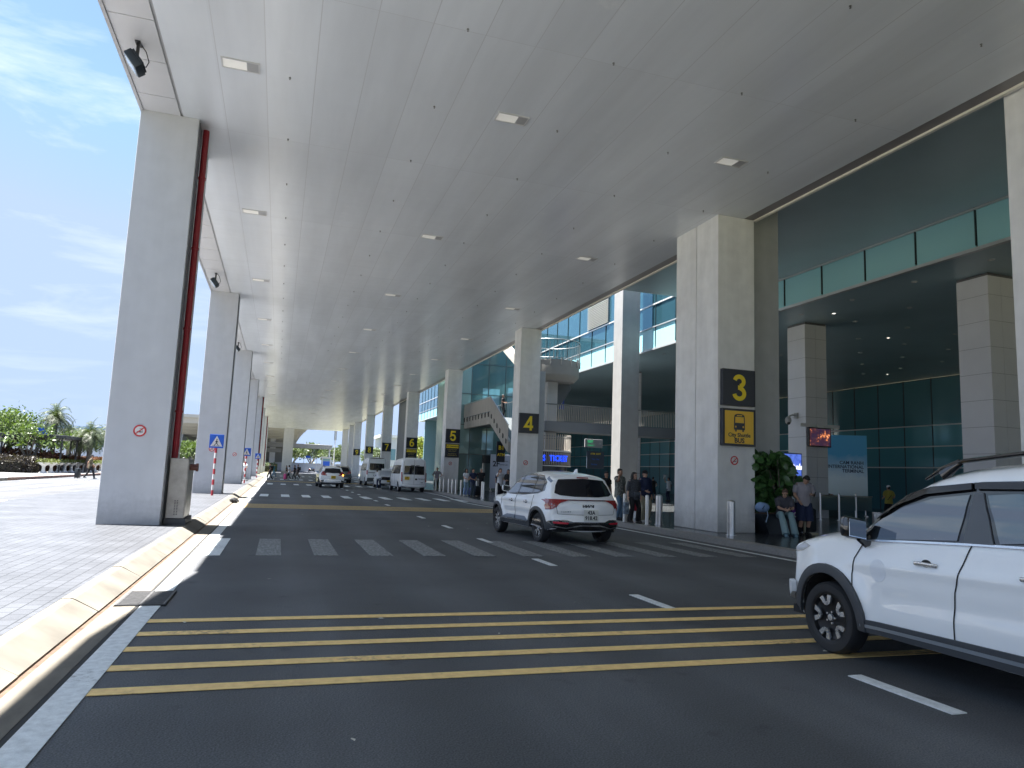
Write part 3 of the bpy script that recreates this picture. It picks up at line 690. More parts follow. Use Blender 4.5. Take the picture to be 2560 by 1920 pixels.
# panel-clad columns under the hall soffit
M_CLAD = mat('cladding_pale', (.60, .60, .62), .4, noise=.04, nscale=.8); M_CLADJ = mat('cladding_joint', (.10, .10, .11), .7)
def clad(x, y, lab):
    t = empty('clad_column', (x, y, .15), 0, lab, 'column', 'panel clad columns in the hall')
    bm = bmesh.new(); W = 1.22; z = 0; 
    while z < 9.0:
        h = min(.93, 9.05-z)
        box(bm, 0, 0, z+.006, W/2-.006, W, z+h-.006); box(bm, W/2+.006, 0, z+.006, W, W, z+h-.006); z += .93
    obj('cladding_panel', bm, M_CLAD, t)
    obj('core', BX(.012, .012, 0, W-.012, W-.012, 9.14), M_CLADJ, t)
    return t
cl = [(18.1, 'panel-clad hall column at the right, partly cut by the edge column'), (27.3, 'panel-clad hall column carrying the television screen'), (36.4, 'panel-clad hall column third along the terminal'), (45.6, 'panel-clad hall column behind the ticket booth'),
      (64., 'panel-clad hall column beyond the stair tower'), (82.3, 'panel-clad hall column near the far hall end'), (91.5, 'panel-clad hall column second from the far hall end'), (100.6, 'farthest panel-clad hall column')]
for y, lab in cl: clad(23.15, y, lab)
M_DKWALL = mat('dark_wall', (.075, .095, .105), .4, noise=.1, nscale=.5)
t = empty('service_core', (13.85, 82.6, .15), 0, 'dark slab-like service tower between the number 6 and 7 columns', 'tower')
obj('wall', BX(0, 0, 0, 1.1, 6.7, 10.4, bev=.02), M_DKWALL, t); obj('corner_trim', BX(-.02, -.03, 0, .03, -.002, 10.4), M_ALU, t)

# ================================================================== GLASS LIFT LOBBY, STAIRS, BOOTH
M_GREEN = mat('lobby_glass', (.10, .19, .19), .05, .15, ior=1.6)
M_GREENL = mat('lobby_glass_pale', (.34, .50, .48), .06, .2, ior=1.6)
t = empty('glass_lobby', (14.1, 58., .15), 0, 'tall green glass lift lobby behind the stairs beside number 5', 'lobby')
def lp(name, a, m, bev=0.): return obj(name, BX(*a, bev=bev), m, t)
lp('lobby_wall', (0.0, 0.0, 3.0, .9, .05, 13.5), M_GREENL); lp('lobby_wall', (.95, 0.0, 3.0, 7.2, .05, 13.5), M_GREEN)
lp('lobby_wall', (0.0, 0.0, 0, 2.1, .05, 2.95), M_GREEN); lp('side_glass', (-.05, 0.06, 0, 0, 9, 13.5), M_GREENL)
lp('lobby_core', (.1, .3, 0, 7.2, 9, 13.4), mat('lobby_dark', (.05, .08, .08), .5))
lp('roof_slab', (-.3, -.2, 13.5, 7.5, 9.2, 13.8), M_CONC)
bm = bmesh.new()
for x in (0, .92, 2.4, 3.9, 5.4, 7.15): box(bm, x-.03, -.06, 0, x+.03, -.004, 13.5)
for z in (2.95, 5.4, 8.0, 10.6): box(bm, 0, -.05, z, 7.2, -.005, z+.07)
obj('frame', bm, mat('lobby_frame', (.12, .15, .15), .4, .5), t)
d = obj('sliding_door', BX(2.15, -.02, 0, 4.6, .04, 2.3), mat('door_glass', (.20, .26, .25), .08, .1), t)
obj('door_header', BX(2.1, -.18, 2.3, 4.7, .0, 2.92), mat('header_dark', (.03, .035, .04), .5), t)
bm = bmesh.new(); box(bm, 2.12, -.08, 0, 2.2, -.021, 2.29); box(bm, 4.55, -.08, 0, 4.63, -.021, 2.29); box(bm, 3.34, -.06, 0, 3.40, -.021, 2.29); obj('door_frame', bm, M_STEEL, t)
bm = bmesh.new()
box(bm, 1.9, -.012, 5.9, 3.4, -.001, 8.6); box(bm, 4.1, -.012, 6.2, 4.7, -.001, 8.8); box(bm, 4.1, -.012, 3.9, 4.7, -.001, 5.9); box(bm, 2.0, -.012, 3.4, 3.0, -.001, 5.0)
obj('sky_patch', bm, mat('pane_sky', (.30, .48, .54), .05, .3), t)  # pale patches painted over the lobby glass as bright reflected sky
# board 2F beside the door
t = empty('notice_board', (17.55, 57.2, .15), 0, 'pale 2F notice board standing right of the lobby door', 'board')
obj('panel', BX(-.85, -.03, .25, .85, .03, 3.05, bev=.01), mat('board_pale', (.42, .46, .56), .5), t)
bm = bmesh.new(); box(bm, -.8, -.2, 0, -.7, .2, .06); box(bm, .7, -.2, 0, .8, .2, .06); box(bm, -.78, -.025, .05, -.72, .025, .26); box(bm, .72, -.025, .05, .78, .025, .26); obj('stand', bm, M_STEEL, t)
text('2F', .62, SIGN_BK, t, (-.35, -.034, 2.25), bold=.03); text('ARRIVAL HALL', .13, SIGN_BK, t, (.3, -.034, 2.5), bold=.01); text('DEPARTURE', .13, SIGN_BK, t, (.3, -.034, 2.2), bold=.01)
# hanging B1 sign
t = empty('hanging_sign', (15.35, 50., 3.2), 0, 'black hanging sign with yellow B1 ATM letters under the stair', 'sign')
obj('sign_case', BX(-.32, -.06, -.75, .32, .06, .75, bev=.01), SIGN_BK, t)
text('B1', .42, SIGN_Y, t, (.02, -.062, .28), bold=.03); text('ATM', .28, SIGN_Y, t, (.02, -.062, -.22), bold=.03)
bm = bmesh.new(); cyl(bm, (0, 0, .75), (0, 0, 1.72), .02, n=6); cyl(bm, (.1, 0, .75), (.1, 0, 1.72), .02, n=6); obj('hanger', bm, M_BLK, t)
# stairs: landing along the street, flight down to the booth roof
t = empty('outside_stair', (14.5, 50.2, .15), 0, 'concrete stair with slatted balustrade climbing beside the glass lobby', 'stair')
def yz(poly, x0, x1, m, name): 
    bm = bmesh.new(); prism(bm, poly, lambda a, b: (x0, a, b), lambda a, b: (x1, a, b)); return obj(name, bm, m, t)
M_SLAT = mat('slat_board', (.40, .375, .34), .7, noise=.2, nscale=3, stretch=(1, 5, .3))
yz([(0, 5.07), (0, 5.95), (8.5, 5.95), (8.5, 5.07)], 0, .25, M_CONC, 'landing_beam')
yz([(-4.6, 2.85), (-4.6, 3.6), (0, 5.95), (0, 5.07)], 0, .25, M_CONC, 'flight_beam')
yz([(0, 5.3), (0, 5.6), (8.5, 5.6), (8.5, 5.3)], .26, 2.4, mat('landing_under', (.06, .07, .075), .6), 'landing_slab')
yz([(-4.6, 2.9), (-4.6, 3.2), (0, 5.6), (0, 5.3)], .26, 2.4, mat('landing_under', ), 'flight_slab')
bm = bmesh.new()
for k in range(62):
    y0 = k*.137; box(bm, -.05, y0, 5.98, -.02, y0+.125, 7.02)
for k in range(34):
    y0 = -4.6+k*.137; z = 3.6+(y0+4.6)/4.6*2.35
    vs = box(bm, -.05, y0, z+.03, -.02, y0+.125, z+1.07)
    for v in vs: v.co.z += (v.co.y-y0)*.51
obj('balustrade_slat', bm, M_SLAT, t)
bm = bmesh.new()
for k in range(9): box(bm, -.06, .35+k*.9, 5.60, -.005, .48+k*.9, 5.97); box(bm, -.09, .37+k*.9, 5.78, -.06, .46+k*.9, 5.83)
for k in range(6):
    y0 = -4.2+k*.75; z = 3.6+(y0+4.6)*.51
    box(bm, -.06, y0, z-.3, -.005, y0+.1, z+.05)
box(bm, -.035, 0, 5.985, -.012, 8.5, 6.04)
obj('balustrade_bracket', bm, mat('bracket_dark', (.06, .06, .06), .5, .5), t)
bm = bmesh.new(); tube(bm, [(-.03, 8.5, 7.08), (-.03, 0, 7.08), (-.03, -4.6, 4.75)], .03, 6); tube(bm, [(2.3, 8.5, 7.0), (2.3, 0, 7.0), (2.3, -4.6, 4.7)], .03, 6)
for k in range(16): cyl(bm, (2.3, .3+k*.5, 5.6), (2.3, .3+k*.5, 7.0), .012, n=5)
obj('handrail', bm, M_STEEL, t)
# upper spiral landing with its flights
t = empty('spiral_landing', (16.1, 42.2, .15), 0, 'round concrete balcony with bar railing behind the number 4 column', 'balcony')
bm = bmesh.new(); lathe(bm, [(0, 7.35), (1.45, 7.35), (1.75, 7.62), (1.78, 7.75), (1.78, 8.6), (1.70, 8.6), (1.70, 8.45), (0, 8.45)], 40); obj('drum_wall', bm, mat('drum_grey', (.25, .245, .23), .7, noise=.1, nscale=1), t, smooth=True)
bm = bmesh.new(); n = 44
for k in range(n):
    a = 2*pi*k/n; cyl(bm, (1.82*cos(a), 1.82*sin(a), 8.62), (1.82*cos(a), 1.82*sin(a), 9.85), .016, n=5)
for z, r in ((8.70, .02), (9.85, .03)):
    tube(bm, [(1.82*cos(2*pi*k/40), 1.82*sin(2*pi*k/40), z) for k in range(41)], r, 6)
obj('railing', bm, mat('rail_grey', (.16, .18, .19), .4, .6), t)
bm = bmesh.new()
for k in range(16):
    a = 2*pi*k/16; vs = box(bm, 1.74, -.04, 8.25, 1.86, .04, 8.68); R_ = Matrix.Rotation(a, 4, 'Z')
    for v in vs: v.co = R_ @ v.co
obj('railing_bracket', bm, mat('bracket_steel', (.25, .25, .25), .4, .6), t)
bm = bmesh.new(); prism(bm, [(-1.1, 4.4), (.3, 7.3), (1.5, 7.35), (1.5, 7.0), (-.2, 4.4)], lambda a, b: (a, .3, b), lambda a, b: (a, 1.3, b)); obj('lower_flight', bm, mat('flight_dark', (.10, .115, .13), .6), t)
bm = bmesh.new(); prism(bm, [(1.4, 8.0), (8.6, 11.5), (8.6, 12.3), (1.4, 8.7)], lambda a, b: (-1.5, a, b), lambda a, b: (-1.25, a, b)); obj('upper_flight', bm, M_CONC, t)
obj('support_column', BX(-.35, -.35, 0, .35, .35, 7.34), M_COLD, t)
# bridge walkway across, with bar balustrade
t = empty('walkway', (15.1, 40.3, .15), 0, 'dark concrete walkway with pale bar railing crossing behind the columns', 'walkway')
obj('deck', BX(0, 0, 4.15, 9.5, 1.6, 4.75), mat('walk_grey', (.16, .18, .20), .6), t)
bm = bmesh.new()
for k in range(78): box(bm, .1+k*.12, -.03, 4.78, .1+k*.12+.035, -.005, 5.75)
obj('railing_bars', bm, mat('rail_pale', (.42, .40, .36), .6), t)
obj('top_rail', BX(0, -.05, 5.75, 9.5, .03, 5.81), mat('rail_grey'), t)
# ticket booth drum
t = empty('ticket_booth', (15.0, 39.6, .15), 0, 'round bus ticket booth with slatted fascia and curved railing above', 'booth')
M_SLATP = mat('pale_slat', (.50, .46, .40), .6); M_WOOD = mat('dark_fascia', (.075, .055, .048), .6)
R0 = 1.38
bm = bmesh.new(); lathe(bm, [(0, 2.02), (R0, 2.02), (R0, 2.88), (0, 2.88)], 48); obj('fascia', bm, M_WOOD, t, smooth=True)
bm = bmesh.new()
for k in range(84):
    a = 2*pi*k/84; vs = box(bm, R0, -.02, 2.10, R0+.03, .02, 2.80); R_ = Matrix.Rotation(a, 4, 'Z')
    for v in vs: v.co = R_ @ v.co
obj('fascia_slat', bm, M_SLATP, t)
bm = bmesh.new(); lathe(bm, [(R0, 2.0), (R0+.06, 2.0), (R0+.06, 2.06), (R0, 2.06), (R0, 2.0)], 48); lathe(bm, [(R0, 2.83), (R0+.06, 2.83), (R0+.06, 2.92), (R0, 2.92), (R0, 2.83)], 48); obj('rim_band', bm, mat('band_white', (.75, .73, .68), .4), t)
bm = bmesh.new()
for k in range(60):
    a = 2*pi*k/60; vs = box(bm, R0, -.028, 2.95, R0+.025, .028, 3.85); R_ = Matrix.Rotation(a, 4, 'Z')
    for v in vs: v.co = R_ @ v.co
obj('railing_bars', bm, M_SLATP, t)
bm = bmesh.new(); tube(bm, [((R0+.01)*cos(2*pi*k/40), (R0+.01)*sin(2*pi*k/40), 3.72) for k in range(41)], .02, 6); obj('top_rail', bm, mat('rail_grey'), t)
bm = bmesh.new(); lathe(bm, [(0, 0), (R0-.1, 0), (R0-.1, .9), (R0-.05, .9), (R0-.05, .95), (R0-.15, .95), (R0-.15, 2.0), (0, 2.0)], 40); obj('counter', bm, mat('booth_dark', (.03, .04, .05), .3), t, smooth=True)
BLUE = mat('letter_blue', (.01, .05, .9), .4, emit=.3, emitcol=(.01, .06, .9))
bm = bmesh.new(); pos = 0.; R1 = R0+.045
dummy = None
letters = 'BUS TICKET'; adv = {k_: v_*.68 for k_, v_ in {'I': .16, ' ': .26, 'T': .33, 'C': .36, 'K': .35, 'E': .33, 'B': .35, 'U': .35, 'S': .34}.items()}
tot = sum(adv[c] for c in letters); ang = -tot/R1*.5 + radians(-90) - .12
for ch in letters:
    a = ang+adv[ch]/R1/2; ang += adv[ch]/R1
    if ch == ' ': continue
    me = text_mesh(ch, .47, .016, .02)
    o = link('letter', me, BLUE, t); o.location = (R1*cos(a), R1*sin(a), 2.44); o.rotation_euler = (pi/2, 0, a+pi/2); o.scale = (.70, 1, 1)
# directory signs hung in the hall
def board(nm, x, y, z0, z1, w, m, lab, rz=0., cat='sign', grp=None):
    t = empty(nm, (x, y, (z0+z1)/2), rz, lab, cat, grp); h = (z1-z0)/2
    obj('panel', BX(-w/2, -.05, -h, w/2, .05, h, bev=.01), m, t); return t
s = board('exit_sign', 20.0, 44., 3.6, 4.15, 1.3, mat('board_grey', (.30, .31, .32), .5), 'grey hanging sign with green exit lettering beyond the booth')
text('EXIT', .2, mat('green_lit', (.05, .45, .18), .5, emit=.15), s, (-.25, -.055, .1), bold=.02); text('Cua ra 1', .14, mat('green_lit'), s, (-.2, -.055, -.13), bold=.02); text('I 1', .16, mat('sign_white'), s, (.45, -.055, .0), bold=.02)
s = board('directory_sign', 20.15, 44., 2.2, 3.35, 1.25, mat('board_navy', (.05, .07, .10), .5), 'dark directory sign with yellow and blue lines under the exit sign')
text('ATM  EXIT', .16, SIGN_Y, s, (0, -.055, .4), bold=.02); text('Taxi  Bus', .15, mat('sign_blue', (.02, .12, .5), .5), s, (0, -.055, .05), bold=.02); text('Parking', .15, mat('sign_blue'), s, (-.1, -.055, -.3), bold=.02)
for s in (s,):
    bm = bmesh.new(); cyl(bm, (-.4, 0, .57), (-.4, 0, 1.4), .02, n=6); cyl(bm, (.4, 0, .57), (.4, 0, 1.4), .02, n=6); obj('hanger', bm, M_BLK, s)
s = board('poster_board', 19.9, 46., 1.0, 1.75, .9, mat('poster_red', (.45, .12, .12), .5), 'small red and white poster board below the directory sign')
text('ION 3', .3, mat('sign_white'), s, (0, -.055, .1), bold=.02)
s = board('hanging_banner', 17.35, 43.9, 6.0, 7.0, .8, mat('banner_blue', (.03, .06, .28), .5), 'small blue banner with white drawing above the walkway')
text('V3', .5, mat('sign_white'), s, (0, -.055, .0), bold=.0)
# television on the clad column, camera, checkpoint panel, banner
t = empty('television', (23.65, 27.1, 3.85), 0, 'television with an orange night aerial picture hung on the clad column', 'television')
obj('screen_case', BX(-.62, -.14, -.44, .62, -.02, .44, bev=.01), M_BLK, t)
m = mat('tv_picture', (.02, .02, .05), .2); tt, bb = nodes(m); co_ = N(tt, 'ShaderNodeTexCoord').outputs['Object']
nz = N(tt, 'ShaderNodeTexNoise', {'Vector': co_, 'Scale': 3.2, 'Detail': 7., 'Roughness': .75}); cr_ = N(tt, 'ShaderNodeValToRGB', {0: nz.outputs['Fac']})
e = cr_.color_ramp.elements; e[0].position = .35; e[0].color = (.004, .008, .03, 1); e[1].position = .72; e[1].color = (1, .75, .5, 1); x_ = cr_.color_ramp.elements.new(.55); x_.color = (.05, .015, .02, 1); x_ = cr_.color_ramp.elements.new(.62); x_.color = (.8, .25, .08, 1)
tt.links.new(cr_.outputs[0], bb.inputs['Emission Color']); bb.inputs['Emission Strength'].default_value = .22
obj('screen', BX(-.57, -.146, -.39, .57, -.141, .39), m, t)
bm = bmesh.new(); box(bm, -1.05, -.10, .46, -.2, -.02, .60); box(bm, .3, -.10, .46, 1.15, -.02, .60); box(bm, -.15, -.1, .45, .25, -.03, .55); obj('mounting_bar', bm, mat('bar_white', (.62, .62, .62), .4), t)
t = empty('security_camera', (22.95, 27.9, 4.75), 0, 'grey dome security camera on a short arm on the clad column', 'camera')
bm = bmesh.new(); tube(bm, [(.2, 0, .12), (-.05, 0, .15), (-.2, 0, .10), (-.28, 0, .0)], .045, 8); box(bm, .1, -.1, 0, .2, .1, .26); obj('arm', bm, mat('camera_grey', (.35, .35, .34), .4), t, smooth=True)
bm = bmesh.new(); ell(bm, (-.3, 0, -.12), (.15, .15, .19), 16); obj('housing', bm, mat('camera_grey'), t, smooth=True)
bm = bmesh.new(); ell(bm, (-.32, -.04, -.24), (.09, .09, .09), 12); obj('dome', bm, M_BLK, t, smooth=True)
M_PIC = mat('blue_picture', (.10, .17, .62), .4, noise=.7, nscale=4, emit=.10, emitcol=(.10, .2, .9), col2=(.5, .62, .9))
t = empty('display_panel', (18.0, 22.0, .15), 0, 'lit blue notice screen standing behind the potted plant', 'display')
obj('case', BX(-.46, .0, 1.1, .46, .12, 2.64, bev=.01), M_BLK, t); obj('screen', BX(-.42, -.008, 1.25, .42, -.001, 2.6), M_PIC, t)
WLIT = mat('letter_white_lit', (.8, .8, .85), .5, emit=.35); text('KHU VỰC CỬA KHẨU', .20, WLIT, t, (0, -.012, 2.1), bold=.015, sx=.44); text('PUBLIC AREA', .15, WLIT, t, (0.05, -.012, 1.65), bold=.02, sx=.66)
obj('stand', BX(-.08, .03, 0, .08, .1, 1.1), M_STEEL, t)
m = mat('banner_sea', (.3, .5, .6), .5); tt, bb = nodes(m); co_ = N(tt, 'ShaderNodeTexCoord').outputs['Object']; sp_ = N(tt, 'ShaderNodeSeparateXYZ', {0: co_})
nz = N(tt, 'ShaderNodeTexNoise', {'Vector': co_, 'Scale': 2.5, 'Detail': 6.}); ad = N(tt, 'ShaderNodeMath', {0: nz.outputs['Fac'], 1: .7}, operation='MULTIPLY'); ad = N(tt, 'ShaderNodeMath', {0: ad.outputs[0], 1: sp_.outputs['Z']}, operation='ADD')
mr = N(tt, 'ShaderNodeMapRange', {0: ad.outputs[0], 1: .3, 2: 3.5}); cr_ = N(tt, 'ShaderNodeValToRGB', {0: mr.outputs[0]}); e = cr_.color_ramp.elements
e[0].color = (.35, .40, .30, 1); e[1].color = (.08, .40, .70, 1); x_ = cr_.color_ramp.elements.new(.22); x_.color = (.65, .75, .75, 1); x_ = cr_.color_ramp.elements.new(.62); x_.color = (.72, .84, .90, 1)
tt.links.new(cr_.outputs[0], bb.inputs['Base Color'])
t = empty('banner_stand', (28.0, 30.0, .15), radians(-32), 'tall sea-and-sky banner reading CAM RANH INTERNATIONAL TERMINAL', 'banner')
obj('banner', BX(-.95, 0, .75, .95, .04, 4.15), m, t)
for k, tx in enumerate(('CAM RANH', 'INTERNATIONAL', 'TERMINAL')): text(tx, .24, mat('sign_navy', (.03, .06, .13), .5), t, (.78, -.006, 2.72-.21*k), bold=.02, align='RIGHT', sx=.92)
bm = bmesh.new(); box(bm, -.9, -.2, 0, -.8, .25, .05); box(bm, .8, -.2, 0, .9, .25, .05); box(bm, -.86, .05, 0, -.82, .09, 4.1); box(bm, .82, .05, 0, .86, .09, 4.1); obj('frame', bm, M_STEEL, t)
# glass gate posts
def gate(x, y, lab):
    t = empty('barrier_gate', (x, y, .15), 0, lab, 'barrier', 'steel and glass barriers in the hall')
    bm = bmesh.new(); cyl(bm, (0, 0, 0), (0, 0, 1.12), .045, n=12); cyl(bm, (0, 0, 0), (0, 0, .03), .10, n=12); ell(bm, (0, 0, 1.15), (.035, .035, .05), 8); obj('post', bm, M_STEEL, t, smooth=True)
    obj('glass_pane', BX(.06, -.015, .45, .88, .015, 1.05), mat('gate_glass', (.05, .10, .11), .05), t)
    bm = bmesh.new(); cyl(bm, (0, 0, 1.08), (.93, 0, 1.08), .022, n=8); obj('rail', bm, M_STEEL, t)
    return t
for k, (x, y) in enumerate(((22.5, 25.7), (23.55, 25.75), (24.7, 26.0))): gate(x, y, ['steel barrier post with glass pane, left of the three', 'middle steel barrier post with glass pane of the three', 'right steel barrier post with glass pane of the three'][k])
t = empty('scanner_box', (21.4, 26.1, .15), 0, 'pale metal equipment box beside the standing man', 'cabinet')
obj('housing', BX(-.7, -.3, .45, .7, .3, 1.1, bev=.02), mat('pale_metal', (.55, .57, .60), .3, .3, noise=.2, nscale=2), t); obj('legs_frame', BX(-.6, -.2, 0, .6, .2, .44), M_BLK, t); obj('door_line', BX(-.01, -.305, .48, .01, -.3005, 1.08), M_BLK, t)
t = empty('waste_bin', (24.1, 24.2, .15), 0, 'short stainless steel bin in front of the barriers', 'bin')
bm = bmesh.new(); lathe(bm, [(0, 0), (.19, 0), (.2, .02), (.2, .42), (.17, .44), (.15, .40), (0, .40)], 20); obj('drum', bm, M_STEEL, t, smooth=True); bm = bmesh.new(); lathe(bm, [(.17, .44), (.21, .44), (.21, .47), (.17, .47), (.17, .44)], 20); obj('rim', bm, M_CHROME, t)
# ================================================================== BOLLARDS, POSTS, GREENERY
bol0 = None
def bollard(kind='slim'):
    t = empty('bollard'); bm = bmesh.new(); r, h = (.058, .93) if kind == 'slim' else (.115, .92)
    cyl(bm, (0, 0, 0), (0, 0, h), r, n=20); obj('post', bm, M_STEEL if kind != 'slim' else mat('satin_steel', (.78, .77, .74), .33, .55), t, smooth=True)
    bm = bmesh.new(); ell(bm, (0, 0, h), (r, r, r*.5), 16); obj('cap', bm, M_STEEL, t, smooth=True)
    bm = bmesh.new(); lathe(bm, [(r, 0), (r+.03, 0), (r+.03, .015), (r, .015), (r, 0)], 18); obj('base_ring', bm, M_STEEL, t)
    return t
bl = [(11.5, 52.4, 'behind the nearer parked van'), (11.5, 51.2, 'third right of the nearer van by the grey-vested man'), (11.5, 54.0, 'half hidden by the nearer van'), (11.52, 49.7, 'leftmost before the number 5 column'), (11.45, 48.3, 'second before the number 5 column'),
      (11.35, 46.8, 'third before the number 5 column'), (11.35, 45.4, 'beside the woman in a white top'), (11.9, 43.6, 'right of the couple waiting together'), (11.2, 39.5, 'standing alone between the two waiting groups'), (11.6, 38.3, 'beside the man in a white shirt'),
      (11.7, 41.6, 'behind the lone slim post'), (11.3, 22.2, 'between the legs of the woman in black'), (11.5, 21.0, 'slim, next to the thick post by the capped man')]
for x, y, lab in bl:
    o = bol0 = bollard() if bol0 is None else copy_tree(bol0)
    if (x, y) == bl[0][:2]: bol0 = o
    o.location = (x, y, .15); tag(o, f'slim pale steel bollard {lab}', 'bollard', 'slim bollards along the terminal kerb')
b2 = bollard('thick'); b2.location = (12.05, 21.2, .15); tag(b2, 'thick polished steel bollard beside the man in beige trousers', 'bollard')
b3 = copy_tree(b2); b3.location = (12.2, 17.45, .15); tag(b3, 'thick polished steel bollard in front of the number 3 column', 'bollard')
# far white blocks by column 9
bm = bmesh.new()
t = empty('road_barrier', (12.0, 96., .15), 0, 'row of low white barrier blocks beyond the rear van', 'barrier')
for k in range(4): box(bm, -.2, k*1.3, 0, .3, k*1.3+1.0, .9, bev=.05)
obj('block', bm, mat('barrier_white', (.6, .6, .6), .6), t)
# pedestrian crossing posts
M_PB = mat('sign_road_blue', (.01, .10, .55), .4)
def ped_sign(x, y, w, z0, z1, lab):
    t = empty('crossing_sign', (x, y, .15), 0, lab, 'sign', 'blue crossing signs on striped posts')
    h = z1-z0; n = 9; H = z0-.15+.02
    for k in range(n):
        bm = bmesh.new(); cyl(bm, (0, 0, H*k/n), (0, 0, H*(k+1)/n), .052, n=14)
        obj('white_band' if k % 2 else 'red_band', bm, mat('post_white', (.62, .62, .62), .5) if k % 2 else mat('post_red', (.42, .04, .05), .5), t)
    obj('pole', (lambda b: (cyl(b, (0, 0, H), (0, 0, z1-.2), .03, n=8), b)[1])(bmesh.new()), M_STEEL, t)
    zc = (z0+z1)/2-.15
    obj('plate', BX(-w/2, -.06, zc-h/2, w/2, -.035, zc+h/2, bev=.008), M_PB, t)
    bm = bmesh.new(); prism(bm, [(-w*.42, -h*.38), (w*.42, -h*.38), (0, h*.40)], lambda a, b: (a, -.066, zc+b), lambda a, b: (a, -.061, zc+b)); obj('triangle', bm, mat('sign_white'), t)
    bm = bmesh.new(); s = h*.30
    def bar(p, q, wd):
        p, q = Vector(p)*s, Vector(q)*s; d = (q-p).normalized(); nn = Vector((-d.y, d.x))*wd*s/2
        prism(bm, [tuple(p+nn), tuple(q+nn), tuple(q-nn), tuple(p-nn)], lambda a, b: (a, -.072, zc+b-h*.1), lambda a, b: (a, -.067, zc+b-h*.1))
    bar((0, .55), (.02, -.1), .28); bar((.02, -.1), (-.30, -.45), .16); bar((-.30, -.45), (-.55, -.85), .14); bar((.02, -.1), (.28, -.45), .16); bar((.28, -.45), (.5, -.85), .14)
    bar((-.02, .45), (-.35, .05), .12); bar((.04, .45), (.35, .1), .12); bar((.02, .66), (.04, .92), .26); bar((-.9, -.78), (.9, -.78), .06)
    obj('walker_mark', bm, M_BLK, t)
ped_sign(-2.70, 34.6, .60, 2.25, 2.86, 'blue crossing sign on a red and white post, the nearer and larger')
ped_sign(-2.35, 58.0, .60, 2.2, 2.8, 'blue crossing sign on a red and white post, the middle one')
ped_sign(-2.2, 84.0, .60, 2.2, 2.8, 'blue crossing sign on a red and white post, the farthest and smallest')
# leaves helper: many small quads
def leaf_cloud(bm, n, pos, size, rnd, up=.3, asp=.45):
    for _ in range(n):
        p = pos(); s = size*rnd.uniform(.6, 1.35)
        a = Vector((rnd.gauss(0, 1), rnd.gauss(0, 1), rnd.gauss(up, .7))).normalized(); b = a.orthogonal().normalized()
        b = (Matrix.Rotation(rnd.uniform(0, 6.28), 3, a) @ b); c = a.cross(b)
        d = Vector(p)
        vs = [bm.verts.new(d-b*s), bm.verts.new(d+c*s*asp+b*s*.1), bm.verts.new(d+b*s), bm.verts.new(d-c*s*asp+b*s*.1)]
        bm.faces.new(vs)
def leafmat(name, c, var=.35, sc=.9, rough=.5, trans=True):
    m = mat(name, c, rough); t, b = nodes(m); co = N(t, 'ShaderNodeTexCoord').outputs['Object']
    n = N(t, 'ShaderNodeTexNoise', {'Vector': co, 'Scale': sc, 'Detail': 4.})
    n2 = N(t, 'ShaderNodeTexNoise', {'Vector': co, 'Scale': 14., 'Detail': 1.})
    f = N(t, 'ShaderNodeMath', {0: n.outputs['Fac'], 1: n2.outputs['Fac']}, operation='ADD')
    mr = N(t, 'ShaderNodeMapRange', {0: f.outputs[0], 1: .7, 2: 1.3, 3: 1-var, 4: 1+var*1.2})
    v = N(t, 'ShaderNodeVectorMath', {0: c, 'Scale': mr.outputs[0]}, operation='SCALE'); t.links.new(v.outputs[0], b.inputs['Base Color'])
    if trans:
        tr = N(t, 'ShaderNodeBsdfTranslucent', {'Color': (c[0]*1.6, c[1]*1.7, c[2]*.7, 1)}); ms_ = N(t, 'ShaderNodeMixShader', {0: .25})
        t.links.new(b.outputs[0], ms_.inputs[1]); t.links.new(tr.outputs[0], ms_.inputs[2]); t.links.new(ms_.outputs[0], t.nodes['Material Output'].inputs[0])
    return m
L_FR = leafmat('frangipani_leaf', (.075, .115, .035)); L_PALM = leafmat('palm_leaf', (.055, .075, .035)); L_HEDGE_R = leafmat('red_hedge_leaf', (.13, .055, .03)); L_HEDGE_D = leafmat('dark_hedge_leaf', (.035, .028, .025)); L_PL = leafmat('planter_leaf', (.11, .13, .04)); L_WOOD = leafmat('far_tree_leaf', (.085, .115, .055))
BARK = mat('bark', (.16, .14, .12), .9, noise=.3, nscale=6, bump=.4, bscale=20)
